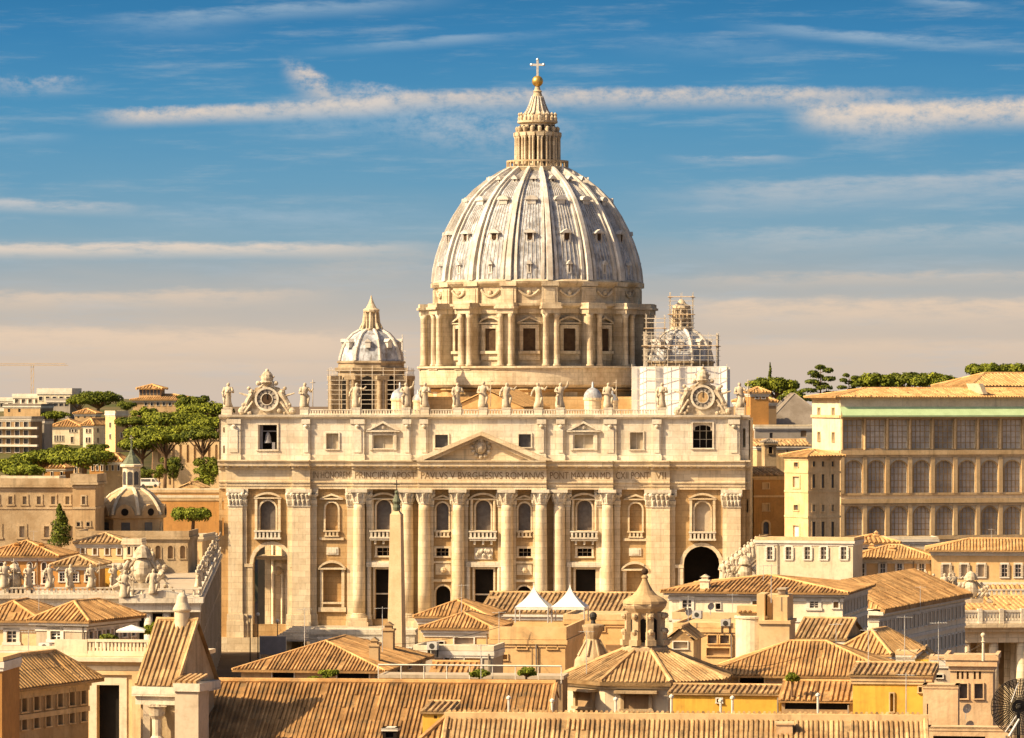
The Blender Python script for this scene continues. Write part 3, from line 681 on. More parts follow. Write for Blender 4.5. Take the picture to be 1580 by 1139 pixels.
# --- steps in front
st = MB()
for k in range(8): st.box(bx(440)-k*.5+2, bx(1110)+k*.5, -4-k*1.0 if k else -3.9, .2, -.2-k*.001, 2.6-k*.33, .5)
st.ob('front_steps', 'attic', basilica)
# ------------------------------------------------------------------ dome, drum, lantern
DC = (0.0, 145.0)
DD = BF.d(0, 145)
def dz(py): return EYE-(py-HY)*DD/F
def pol(r, a, z): return (DC[0]+r*sin(a), DC[1]-r*cos(a), z)       # a: 0 towards the front, growing to the right
K = 6.238
PROF = [(163.5, 437), (161.5, 418), (157, 398), (150.5, 378), (142.5, 359), (131, 337), (117, 315.5), (99.5, 297.5), (79.5, 282), (62, 271), (48, 264)]
PR = [((r-6)/K, dz(y)) for r, y in PROF]
m = MB(); m.lathe(DC[0], DC[1], PR, 96, tint=.5, cap=False)
dome = m.ob('dome', 'lead', basilica, True)
BA = [R(11.25+22.5*k) for k in range(16)]
def ribstrip(mb, a, da, off, wid, th, tint):
    """raised strip up the dome at angle a"""
    vs = []
    for i, (r, z) in enumerate(PR):
        t = i/(len(PR)-1); wd = wid*(1-.55*t)
        i2 = min(i+1, len(PR)-1); i1 = max(i-1, 0); tr = PR[i2][0]-PR[i1][0]; tz = PR[i2][1]-PR[i1][1]; L = hypot(tr, tz); nr_, nz = tz/L, -tr/L
        aa = a+(da*(1-.45*t) if da else 0)*1.0
        for s_, h in ((-1, -.2), (-.8, th), (.8, th), (1, -.2)):
            rr = r+nr_*h; q = pol(rr, aa, z+nz*h); vs.append((q[0]+s_*wd/2*cos(aa), q[1]+s_*wd/2*sin(aa), q[2]))
    n = len(PR)
    mb.add(vs, [(4*i+j, 4*i+j+1, 4*i+4+j+1, 4*i+4+j) for i in range(n-1) for j in range(3)], tint)
for a in BA:
    q = MB(); ribstrip(q, a, 0, 0, 1.7, 1.15, .8)
    ribstrip(q, a, -.068, 0, .9, .6, .55); ribstrip(q, a, .068, 0, .9, .6, .55)
    q.ob('rib', 'rib', dome)
def onprof(py):
    for (r0, y0), (r1, y1) in zip(PROF, PROF[1:]):
        if y1 <= py <= y0: t = (py-y0)/(y1-y0); return (r0+(r1-r0)*t-6)/K, dz(py)
sm = MB()
for k in range(16):                                                    # standing seams in the lead between the ribs
    for j in (-2.5, -1.5, -.5, .5, 1.5, 2.5): ribstrip(sm, R(22.5*k), R(2.6)*j, 0, .16, .12, .25)
sm.ob('lead_seams', 'rib', dome)
for k in range(16):
    a = R(22.5*k)
    for py, wd, ht, kind in ((316, 2.1, 1.9, 0), (371, 1.9, 2.1, 1), (283, 1.1, 1.0, 2), (418, .9, 1.9, 3)):
        r, z = onprof(py); q = MB()
        f = lambda x, y, zz, r=r, a=a: (DC[0]+(r-y)*sin(a)+x*cos(a), DC[1]-(r-y)*cos(a)+x*sin(a), zz)   # y inwards
        q.m = f
        out = -.5 if kind < 2 else -.3
        o_ = MB(); o_.m = f
        q.box(-wd/2, -wd/2+.3, out, 2.5, z-ht/2, z+ht/2, .7); q.box(wd/2-.3, wd/2, out, 2.5, z-ht/2, z+ht/2, .7); q.box(-wd/2, wd/2, out, 1.2, z-ht/2-.35, z-ht/2, .6)
        if kind == 0:
            n = 8; q.prism([(wd*.75*cos(pi*i/n), z+ht*.25+wd*.5*sin(pi*i/n)) for i in range(n+1)], out-.4, 3.5, .9); q.box(-wd*.5, wd*.5, out-.1, 1.5, z-ht*.3, z+ht*.24, .4)
        else:
            q.prism([(-wd*.85, z+ht/2), (wd*.85, z+ht/2), (wd*.5, z+ht/2+.55), (0, z+ht/2+1.0), (-wd*.5, z+ht/2+.55)], out-.4, 2.8, .8)
        q.mi = 1; q.box(-wd/2+.31, wd/2-.31, out+.2, out+.6, z-ht/2, z+ht/2-.02)  # dark fill stands for the shade inside the dormer opening
        q.ob('dormer', 'rib', dome, mt2='dkbrown')
# base moulding of dome, attic of the drum
m = MB(); m.lathe(DC[0], DC[1], [(25.0, dz(474)), (25.0, dz(447)), (25.5, dz(445)), (26.2, dz(441)), (26.4, dz(438)), (25.6, dz(435)), (25.0, dz(434))], 96, tint=.5)
for a in BA:
    m.m = lambda x, y, zz, a=a: (DC[0]+(25-y)*sin(a)+x*cos(a), DC[1]-(25-y)*cos(a)+x*sin(a), zz)
    m.box(-1.9, 1.9, -.75, 1, dz(474), dz(446), .7); m.box(-2.1, 2.1, -1.35, 1, dz(445), dz(438), .7); m.box(-1.2, 1.2, -.9, 1, dz(470), dz(449), .8)
m.m = None
att = m.ob('drum_attic', 'drumst', basilica)
for k in range(16):                                                    # hanging garlands
    a = R(22.5*k); q = MB()
    q.m = lambda x, y, zz, a=a: (DC[0]+(25-y)*sin(a)+x*cos(a), DC[1]-(25-y)*cos(a)+x*sin(a), zz)
    q.path([(x, -.25, dz(452)-1.35*(1-(x/2.3)**2)) for x in (-2.3, -1.6, -.8, 0, .8, 1.6, 2.3)], .32, 6, .8); q.ball((0, -.2, dz(455)), .6, 8, 1.1, .8); q.ball((-2.3, -.2, dz(452)), .4, 6); q.ball((2.3, -.2, dz(452)), .4, 6)
    q.ob('garland', 'drumst', att)
# drum
zc0, zc1, ze0, ze1 = dz(566), dz(494), dz(487), dz(471)
m = MB(); WR = 24.3
m.lathe(DC[0], DC[1], [(WR, zc0-1), (WR, ze0), (WR+.5, ze0+.1), (WR+.5, ze0+1.3), (WR+1.6, ze1-.6), (WR+1.7, ze1), (WR-1, ze1+.05)], 96, tint=.4)
drum = m.ob('drum', 'drumst', basilica)
for a in BA:
    f = lambda x, y, zz, a=a: (DC[0]+(WR-y)*sin(a)+x*cos(a), DC[1]-(WR-y)*cos(a)+x*sin(a), zz)
    q = MB(); q.m = f
    q.box(-1.5, 1.5, -3.2, .6, zc0, ze0, .35)
    q.box(-2.15, 2.15, -4.9, .6, ze0, ze0+1.2, .7); q.box(-2.5, 2.5, -5.5, .6, ze0+1.2, ze0+1.75, .8); q.box(-2.3, 2.3, -5.1, .6, ze0+1.75, ze1+.1, .6)
    q.box(-2.4, 2.4, -5.1, .6, zc0-.9, zc0, .6)
    o = q.ob('buttress', 'drumst', drum)
    for sx in (-1.32, 1.32):
        q = MB(); q.m = f; q.lathe(sx, -3.95, [(.95, zc0), (.95, zc0+.4), (.72, zc0+.6), (.72, zc0+4), (.63, zc1), (.75, zc1+.2), (.7, zc1+.4), (1.0, ze0-.02)], 12, tint=.8)
        q.ob('column', 'drumst', drum, True)
for k in range(16):
    a = R(22.5*k); f = lambda x, y, zz, a=a: (DC[0]+(WR-y)*sin(a)+x*cos(a), DC[1]-(WR-y)*cos(a)+x*sin(a), zz)
    z0, z1 = dz(543), dz(509); q = MB(); q.m = f
    q.poly([(-1.5, -.42, z0), (1.5, -.42, z0), (1.5, -.42, z1), (-1.5, -.42, z1)], .5)
    o = q.ob('window', 'dkbrown', drum)
    q = MB(); q.m = f; h = (-1.5, 1.5, z0, z1, 'r'); q.surround(h, .85, -.1, .75, True, .6); pediment(q, 0, 6.0, dz(500), 1.5, -.1, 1.1, k % 2 == 1, .45)
    q.box(-2.6, 2.6, -.5, .2, z0-2.2, z0-.7, .4)
    q.ob('frame', 'drumst', o)
# podium rings and crossing block
m = MB(); m.lathe(DC[0], DC[1], [(28.6, dz(598)), (29.2, dz(594)), (29.2, dz(570)), (29.8, dz(569)), (29.8, dz(566)), (24, dz(565.5))], 96, tint=.8)
m.lathe(DC[0], DC[1], [(26.5, 40), (26.5, dz(599)), (28.6, dz(598))], 64, tint=.35, cap=False)
m.ob('drum_podium', 'drumst', basilica)
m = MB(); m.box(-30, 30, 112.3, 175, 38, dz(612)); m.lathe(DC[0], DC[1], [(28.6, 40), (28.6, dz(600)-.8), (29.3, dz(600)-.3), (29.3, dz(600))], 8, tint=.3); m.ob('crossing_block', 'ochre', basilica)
# lantern
m = MB(); lz = dz
m.lathe(DC[0], DC[1], [(7.2, lz(266)), (7.5, lz(262)), (7.7, lz(260)), (7.7, lz(258.5)), (4.2, lz(258))], 48, tint=.7)
m.lathe(DC[0], DC[1], [(3.4, lz(258)), (3.4, lz(209)), (5.6, lz(208.5)), (5.9, lz(205)), (5.2, lz(204.5)), (4.3, lz(204)), (4.3, lz(192)), (5.0, lz(190)), (5.0, lz(187)), (3.6, lz(186.5)), (3.4, lz(178)),
                        (2.6, lz(172)), (1.9, lz(161)), (1.25, lz(149)), (.95, lz(143)), (1.15, lz(141)), (.75, lz(139)), (.6, lz(134))], 32, tint=.55)
lan = m.ob('lantern', 'drumst', basilica)
q = MB()
for i in range(32):
    a = 2*pi*i/32; q.tube(pol(7.5, a, lz(258.5)), pol(7.5, a, lz(250)), .22, .22, 5)
q.lathe(DC[0], DC[1], [(7.25, lz(251)), (7.7, lz(251)), (7.7, lz(248.5)), (7.25, lz(248.5)), (7.25, lz(251))], 48, cap=False); q.ob('gallery_railing', 'dstone', lan)
for k in range(16):
    a = BA[k]; q = MB(); f = lambda x, y, zz, a=a: (DC[0]+(3.4-y)*sin(a)+x*cos(a), DC[1]-(3.4-y)*cos(a)+x*sin(a), zz); q.m = f
    for dx in (-.42, .42): c_ = MB(); c_.m = f; c_.lathe(dx, -2.0, [(.42, lz(256)), (.34, lz(254)), (.3, lz(215)), (.5, lz(211))], 8, tint=.8); c_.ob('column', 'drumst', lan, True)
    q.box(-.5, .5, -1.6, 0, lz(257), lz(211), .5); q.box(-.9, .9, -2.5, 0, lz(211), lz(205.5), .7); q.box(-.75, .75, -2.6, 0, lz(257.8), lz(254), .6)
    fi = MB(); fi.m = f; fi.lathe(0, -1.7, [(.3, lz(205)), (.45, lz(201)), (.5, lz(198)), (.2, lz(196))], 6, tint=.8); fi.ob('finial', 'drumst', lan)
    q.tube((0, -.8, lz(196)), (0, -1.6, lz(204)), .35, .45, 5, .6)
    fi = MB(); fi.m = f; fi.lathe(0, -1.15, [(.35, lz(187)), (.42, lz(182)), (.2, lz(179)), (.4, lz(177)), (.05, lz(174))], 6, tint=.7); fi.ob('finial', 'drumst', lan)
    q.ob('buttress', 'drumst', lan)
    q = MB(); q.m = lambda x, y, zz, a=a+R(11.25): (DC[0]+(3.4-y)*sin(a)+x*cos(a), DC[1]-(3.4-y)*cos(a)+x*sin(a), zz)
    q.box(-.35, .35, -.08, .2, lz(250), lz(217)); q.box(-.32, .32, -.98, -.5, lz(202), lz(194)); q.ob('window', 'dark', lan)
q = MB()
for k in range(16):
    a = BA[k]; q.path([pol(3.5, a, lz(177)), pol(2.7, a, lz(171)), pol(2.0, a, lz(161)), pol(1.35, a, lz(149))], .16, 5)
q.ob('spire_ribs', 'rib', lan)
q = MB(); q.ball((DC[0], DC[1], lz(125.5)), 1.4, 18); q.ob('orb', 'gold', lan, True)
q = MB(); q.box(DC[0]-.27, DC[0]+.27, DC[1]-.25, DC[1]+.25, lz(118), lz(92.5)); q.box(DC[0]-1.45, DC[0]+1.45, DC[1]-.24, DC[1]+.24, lz(101.8), lz(98.5))
for c in ((0, lz(92)), (-1.5, lz(100)), (1.5, lz(100))): q.ball((DC[0]+c[0], DC[1], c[1]), .38, 8)
q.ob('cross', 'metal', lan)
# ------------------------------------------------------------------ the two minor cupolas and the small roof domes
def cupola(cx, cy, plain):
    d = BF.d(cx, cy); s = F/d
    z = lambda py: EYE-(py-HY)*d/F
    m = MB(); n = 8; a0 = R(22.5-90+90)
    lath = lambda mb, pr, n=8, tint=.5, cap=True: mb.lathe(cx, cy, pr, n, R(22.5), R(22.5)+2*pi, tint, cap)
    lath(m, [(8.3, 40), (8.3, z(574)), (8.9, z(573)), (9.1, z(568)), (8.2, z(567)), (8.2, z(561)), (8.6, z(560)), (8.5, z(557.5)), (7.6, z(557))])
    for k in range(8):
        a = R(45*k+22.5)
        m.m = lambda x, y, zz, a=a: (cx+(8.3-y)*sin(a)+x*cos(a), cy-(8.3-y)*cos(a)+x*sin(a), zz)
        m.box(-1.2, 1.2, -1.6, .5, 41, z(586), .6); m.box(-1.5, 1.5, -2.2, .5, z(586), z(580), .7)
        for dx in (-.75, .75): m.tube((dx, -1.7, 41), (dx, -1.7, z(586)), .5, .45, 8, .8)
    m.m = None
    cu = m.ob('cupola', 'soot', basilica)
    for k in range(8):
        a = R(45*k); q = MB(); q.m = lambda x, y, zz, a=a: (cx+(8.3*cos(R(22.5))-y)*sin(a)+x*cos(a), cy-(8.3*cos(R(22.5))-y)*cos(a)+x*sin(a), zz)
        zz1 = z(580); q.prism([(-1.5, 44), (1.5, 44), (1.5, zz1-1.5)]+[(1.5*cos(t), zz1-1.5+1.5*sin(t)) for t in (pi/4, pi/2, 3*pi/4)]+[(-1.5, zz1-1.5)], -.06, .2, .5); q.ob('arched_opening', 'dark', cu)
    P = [(7.75, 557), (7.55, 549), (7.0, 538), (6.0, 526), (4.6, 516.5), (3.0, 511), (2.2, 509.5)]
    q = MB(); lath(q, [(r, z(y)) for r, y in P], 8, .6, False); sh = q.ob('cupola_shell', 'lead', cu)
    for k in range(8):
        q = MB(); a = R(45*k+22.5); q.path([(cx+(r+.05)*sin(a), cy-(r+.05)*cos(a), z(y)+.05) for r, y in P], .42, 6, .8); q.ob('cupola_rib', 'rib', sh)
    for k in range(8):
        a = R(45*k); q = MB()
        q.m = lambda x, y, zz, a=a: (cx+(6.6-y)*sin(a)+x*cos(a), cy-(6.6-y)*cos(a)+x*sin(a), zz); q.box(-.6, .6, -.6, 1.5, z(537), z(528), .5); q.prism([(-.9, z(528)), (.9, z(528)), (0, z(523))], -.8, 2, .8); q.ob('cupola_dormer', 'rib', sh)
    if plain:
        q = MB(); lath(q, [(2.7, z(511)), (2.7, z(508)), (1.3, z(507)), (1.25, z(483)), (2.0, z(481)), (2.05, z(478)), (1.3, z(475)), (.7, z(468)), (.3, z(461)), (.12, z(456))], 12)
        for k in range(8): a = R(45*k); q.tube((cx+2.0*sin(a), cy-2.0*cos(a), z(508)), (cx+1.7*sin(a), cy-1.7*cos(a), z(482)), .35, .25, 6, .9); q.tube((cx+2.7*sin(a), cy-2.7*cos(a), z(508)), (cx+2.0*sin(a), cy-2.0*cos(a), z(498)), .3, .2, 5, .7)
        q.ob('cupola_lantern', 'drumst', cu)
    else:
        q = MB(); lath(q, [(2.7, z(509)), (2.7, z(505)), (1.5, z(504)), (1.5, z(478)), (2.3, z(476)), (2.1, z(472)), (1.2, z(469)), (.4, z(462))], 12)
        for k in range(8): a = R(45*k); q.tube((cx+2.2*sin(a), cy-2.2*cos(a), z(504)), (cx+2.0*sin(a), cy-2.0*cos(a), z(477)), .35, .25, 6, .9)
        q.ob('cupola_lantern', 'drumst', cu)
    return z
zl = cupola(-37.2, 110, True); zr = cupola(37.2, 110, False)
for px, py in ((617, 612), (645, 616), (914.5, 611), (945, 616)):
    big = py < 615; d = BF.d(0, 60); s = F/d; r = (14 if big else 9)/s; x = bx(px, 60); zt = EYE-(py-HY)/s
    q = MB(); q.lathe(x, 60, [(r*.95, 44), (r*.95, zt-.5*r), (r*1.05, zt-.45*r), (r*1.05, zt-.2*r)], 16, tint=.6)
    o = q.ob('roof_turret', 'trav', basilica); q = MB(); q.lathe(x, 60, [(r*cos(t), zt-.2*r+r*1.1*sin(t)) for t in [pi/2*i/6 for i in range(6)]]+[(.25, zt+.95*r), (.2, zt+1.5*r), (.03, zt+1.6*r)], 16, tint=.8, cap=False); q.ob('turret_dome', 'lead', o, True)
# ------------------------------------------------------------------ scaffolding
def scaffold(label, cx, cy, levels, half, z, name='scaffold', step=2.2, r=.1, deck=True):
    """tube scaffold round a square plan given per level: list of (z0,z1,half)"""
    wx, wy = BF.ox+cx*BF.c-cy*BF.s, BF.oy+cx*BF.s+cy*BF.c
    o = thing(name, label, 'scaffolding', (wx, wy, 0), BF.r)
    p = MB(); dk = MB()
    for z0, z1, hf in levels:
        n = max(2, int(2*hf/step)); nz = max(1, int((z1-z0)/2.0))
        for i in range(n+1):
            c = -hf+2*hf*i/n
            for a, b in ((c, -hf), (c, hf), (-hf, c), (hf, c)):
                p.tube((a, b, z0), (a, b, z1+random.uniform(0, 1.2)), r, r, 4)
        for j in range(1, nz+1):
            q = z0+(z1-z0)*j/nz
            for a, b in (((-hf-.4, -hf), (hf+.4, -hf)), ((-hf-.4, hf), (hf+.4, hf)), ((-hf, -hf), (-hf, hf)), ((hf, -hf), (hf, hf))):
                p.tube(a+(q,), b+(q,), r, r, 4); p.tube(a+(q-1,), b+(q-1,), r*.7, r*.7, 4)
            if deck and j % 2 == 0:
                dk.box(-hf-.3, hf+.3, -hf-.5, -hf+.5, q-.15, q-.05); dk.box(-hf-.5, -hf+.5, -hf+.5, hf, q-.151, q-.051); dk.box(hf-.5, hf+.5, -hf+.5, hf, q-.152, q-.052)
    p.ob('scaffold_frame', 'pole', o)
    if dk.v: dk.ob('scaffold_deck', 'tan', o)
    return o
scaffold('tube scaffolding wrapped round the drum of the smaller dome left of the main dome', -37.2, 110, [(46, zl(572), 9.2)], 0, zl, step=2.6, r=.085, deck=False)
scaffold('tall tube scaffolding caging the small lantern and dome right of the main dome', 37.2, 110, [(zr(512), zr(458), 2.7), (zr(565), zr(518), 8.6)], 0, zr, step=1.9, r=.07)
scaffold('narrow stacked scaffolding tower between the main drum and the scaffolded right dome', 31.3, 104, [(zr(566), zr(492), 2.2)], 0, zr, step=1.5, r=.07)
o = thing('scaffold_sheeting', 'white protective sheeting boxed round the drum of the right smaller dome', 'sheeting', (BF.ox+37.2*BF.c-110*BF.s, BF.oy+37.2*BF.s+110*BF.c, 0), BF.r)
q = MB(); ztop = zr(566)
for i in range(12):
    a0_, a1_ = -11.2+22.4*i/12, -11.2+22.4*(i+1)/12
    dy = .35*sin(i*1.9); q.poly([(a0_, -10.6+dy, 42), (a1_, -10.6+.35*sin((i+1)*1.9), 42), (a1_, -10.6+.35*sin((i+1)*1.9), ztop), (a0_, -10.6+dy, ztop)], .3+.7*random.random())
q.poly([(-11.2, -10.6, 42), (-11.2, 10.6, 42), (-11.2, 10.6, ztop), (-11.2, -10.6, ztop)]); q.poly([(11.2, -10.3, 42), (11.2, 10.6, 42), (11.2, 10.6, ztop-.8), (11.2, -10.3, ztop-.8)]); q.poly([(-11.2, 10.6, 42), (11.2, 10.6, 42), (11.2, 10.6, ztop), (-11.2, 10.6, ztop)])
q.ob('cloth_panel', 'sheet', o)
q = MB()
for i in range(9): a = -11.2+22.4*i/8; q.tube((a, -11.1, 42), (a, -11.1, ztop+.6), .09, .09, 4)
for k in range(4): q.tube((-11.4, -11.2, ztop-.2-2.6*k), (11.4, -11.2, ztop-.2-2.6*k), .09, .09, 4)
q.ob('sheet_poles', 'white', o)

# ------------------------------------------------------------------ statues
def figure(var, folds=7, seed=0):
    """robed stone figure, 1 unit tall, one continuous lofted body with arms"""
    rnd = random.Random(seed); m = MB(); m.tint = .6; n = 14
    sw = .03*rnd.choice((-1, 1))
    rings = [(0, .175, .14), (.06, .18, .145), (.18, .16, .13), (.33, .135, .115), (.45, .14, .11), (.55, .125, .1), (.66, .14, .105), (.74, .16, .1), (.80, .155, .085), (.83, .085, .065), (.85, .05, .05),
             (.875, .052, .058), (.905, .066, .072), (.94, .068, .075), (.975, .052, .06), (1.0, .02, .02)]
    vs = []
    for z, rx, ry in rings:
        ox = sw*sin(z*4.5)+(0 if z < .83 else sw*.5)
        for i in range(n):
            a = 2*pi*i/n; k = 1+(.14*sin(folds*a+z*5+seed) if z < .6 else (.07*sin(5*a+seed+z*8) if z < .8 else 0))
            vs.append((ox+rx*k*cos(a), ry*k*sin(a)-(.012 if z > .86 else 0), z))
    fs = [(j*n+i, j*n+(i+1) % n, (j+1)*n+(i+1) % n, (j+1)*n+i) for j in range(len(rings)-1) for i in range(n)]+[list(range(n-1, -1, -1)), list(range((len(rings)-1)*n, len(rings)*n))]
    m.add(vs, fs)
    def arm(sd, el, ha):
        sh = (sd*.14, 0, .77); m.tube(sh, el, .058, .045, 7); m.ball(el, .048, 7); m.tube(el, ha, .045, .028, 7); m.ball(ha, .035, 6); m.ball(sh, .062, 7)
    s1 = 1 if seed % 2 else -1
    if var == 0: arm(s1, (s1*.22, -.08, .66), (s1*.1, -.17, .62)); arm(-s1, (-s1*.27, -.02, .85), (-s1*.30, -.06, 1.02))
    elif var == 1:
        arm(s1, (s1*.25, -.06, .64), (s1*.31, -.15, .74)); arm(-s1, (-s1*.2, -.03, .58), (-s1*.08, -.15, .56))
        m.tube((s1*.31, -.16, .03), (s1*.31, -.16, 1.12), .016, .016, 5); m.tube((s1*.31-.1, -.16, 1.0), (s1*.31+.1, -.16, 1.0), .016, .016, 5)
    elif var == 2: arm(s1, (s1*.21, -.05, .6), (s1*.17, -.14, .45)); arm(-s1, (-s1*.22, -.07, .62), (-s1*.06, -.17, .66)); m.box(-.07, .07, -.2, -.17, .58, .72)
    else: arm(s1, (s1*.28, -.05, .72), (s1*.38, -.1, .83)); arm(-s1, (-s1*.24, -.02, .62), (-s1*.27, -.08, .47))
    m.tube((-s1*.15, .02, .78), (s1*.16, -.08, .42), .05, .06, 6); m.tube((s1*.16, -.08, .42), (s1*.12, -.1, .12), .055, .04, 6)    # mantle drawn across
    return m
FIG = []
for k in range(8):
    mb_ = figure(k % 4, 6+k % 3, k); FIG.append(mb_)
def statue(name, label, loc, h, k, group, rz=0, base=None):
    o = FIG[k % 8].ob(name, 'statue', None, True) if not isinstance(FIG[k % 8], bpy.types.Mesh) else None
    if o is not None: FIG[k % 8] = o.data
    else: o = bpy.data.objects.new(name, FIG[k % 8]); COL.objects.link(o)
    o.location = loc; o.scale = (h*1.02, h*1.02, h); o.rotation_euler = (0, 0, rz)
    return tag(o, label, 'statue', group)
SAY = ['leftmost stone statue on the basilica parapet, outside the left clock', 'stone statue on the parapet just right of the left clock', 'stone statue on the parapet in front of the left small dome',
       'stone statue on the parapet beside the left white roof turret', 'stone statue on the parapet below the left edge of the main drum', 'stone statue on the parapet left of the central statue',
       'central stone statue on the parapet directly above the pediment peak', 'stone statue on the parapet just right of the central one', 'stone statue on the parapet straight below the lantern of the dome',
       'stone statue on the parapet second right of the pediment end, arm bent', 'stone statue on the parapet beside the right white roof turret', 'stone statue on the parapet just left of the right clock', 'rightmost stone statue on the parapet, outside the right clock']
def wloc(x, y, z): return (BF.ox+x*BF.c-y*BF.s, BF.oy+x*BF.s+y*BF.c, z)
for i, s_ in enumerate(STP):
    y0 = ya+.6 if 360 < s_ < 1130 else 1.8
    statue('statue', SAY[i], wloc(bx(s_), y0, zb+1.55), 5.3 if s_ != 745 else 5.6, [2, 1, 3, 0, 2, 2, 1, 3, 7, 4, 1, 6, 5][i], 'statues along the basilica parapet', BF.r+random.uniform(-.3, .3))
# ------------------------------------------------------------------ houses
def house(name, label, cat, px0, px1, pe, d, rot, dep, wm, roof=None, rm='tile', wins=(), side=(), lside=(), z0=-3, group=None, trim='white', cornice=.35, chim=(), wt=.35, bands=(), shut=None):
    """a building of its own: walls with real openings, roof, windows. px0,px1: front corners, pe: eaves row at the left corner, dep: metres deep
    wins: (px list, width px, row top, row bottom, kind, glass, frame width); side/lside: (count, width m, row top, row bottom, kind, glass, frame width) rows taken at the near corner"""
    f = Fr(px0, d, rot, z0); o = thing(name, label, cat, f.loc(), f.r, group)
    W_ = f.x(px1); zt = f.z(pe)
    fh = []; gl = []
    for pxs, wp, y0, y1, k, g_, fw_ in wins:
        for p_ in pxs:
            c = f.x(p_); ww = wp*d/F/2; fh.append((c-ww, c+ww, f.z(y1, c), min(f.z(y0, c), zt-.15), k)); gl.append((g_, fw_))
    def srow(rows, xx):
        hs, gs = [], []
        for n, ww, y0, y1, k, g_, fw_ in rows:
            for i in range(n):
                c = dep*(i+.5)/n; hs.append((c-ww/2, c+ww/2, f.z(y1, xx), min(f.z(y0, xx), zt-.15), k)); gs.append((g_, fw_))
        return hs, gs
    sh, sg = srow(side, W_); lh, lg = srow(lside, 0)
    m = MB(); m.tint = .5
    m.wall(0, W_, 0, zt, fh, 0, wt)
    mr = lambda u, v, z: (W_-v, u, z)
    ml = lambda u, v, z: (v, u, z)
    m.m = mr; m.wall(0, dep, 0, zt, sh, 0, wt); m.m = ml; m.wall(0, dep, 0, zt, lh, 0, wt); m.m = None
    m.poly([(0, dep, 0), (W_, dep, 0), (W_, dep, zt), (0, dep, zt)]); m.poly([(0, 0, zt-.02), (W_, 0, zt-.02), (W_, dep, zt-.02), (0, dep, zt-.02)])
    m.ob('wall', wm, o)
    for hs, gs, mm in ((fh, gl, None), (sh, sg, mr), (lh, lg, ml)):
        for h, (g_, fw_) in zip(hs, gs):
            wo_ = win(o, h, 0, wt, g_, fw_ or None, trim, .12, m=mm, bars=(4, 5) if g_ == 'loggia' else ((2, 3) if fw_ >= .25 and g_ in ('glass', 'grey') and d < 800 else None))
            if shut and mm is None:
                ww = (h[1]-h[0])*.42
                for a in (h[0]-ww-.05, h[1]+.05):
                    sq = MB(); sq.box(a, a+ww, -.2, -.125, h[2], h[3], .7)
                    for k_ in range(5): zq = h[2]+(h[3]-h[2])*(k_+.5)/5; sq.box(a+.06, a+ww-.06, -.225, -.2, zq-.12, zq+.02, .4)
                    sq.ob('shutter', shut, wo_)
    if cornice:
        c = MB(); k = cornice
        for a, b_ in ((zt-.55-k, .12), (zt-.5, k)):
            c.box(-b_, W_+b_, -b_, -.003, a, a+.45, .5); c.box(W_+.003, W_+b_, .0, dep, a, a+.45, .5); c.box(-b_, -.003, .0, dep, a, a+.45, .5)
        for pb in bands:
            q = f.z(pb); c.box(-.12, W_+.12, -.14, -.004, q-.2, q+.2, .6); c.box(W_+.004, W_+.13, -.14, dep, q-.2, q+.2, .6); c.box(-.13, -.004, -.14, dep, q-.2, q+.2, .6)
        c.ob('cornice', trim, o)
    if d < 800 and W_ > 5 and wm not in ('dstone',):
        dp = MB(); xq = W_*(.06+.88*random.random()); xq = xq if all(not (h[0]-.6 < xq < h[1]+.6) for h in fh) else W_-.35
        dp.tube((xq, -.16, 0), (xq, -.16, zt-.3), .085, .085, 6); dp.ob('downpipe', 'greyroof', o)
    ro = None
    if roof:
        kind, rise, ov, sp_ = roof
        ro = roofing(o, kind, -ov, W_+ov, -ov, dep+ov, zt, rise, sp_, rm)
        for cx, cy, cw, ch in chim:
            q = MB(); x = f.x(cx, cy); zb_ = zt; q.box(x-cw/2, x+cw/2, cy-cw/2, cy+cw/2, zb_-.5, zb_+ch, .5); q.box(x-cw*.62, x+cw*.62, cy-cw*.62, cy+cw*.62, zb_+ch, zb_+ch+.18, .7)
            q.prism([(x-cw*.5, zb_+ch+.5), (x, zb_+ch+.85), (x+cw*.5, zb_+ch+.5)], cy-cw*.5, cy+cw*.5, .4); q.box(x-cw*.35, x+cw*.35, cy-cw*.35, cy+cw*.35, zb_+ch+.18, zb_+ch+.5, .1)
            q.ob('chimney', wm, ro)
    return o, f, W_, zt, ro
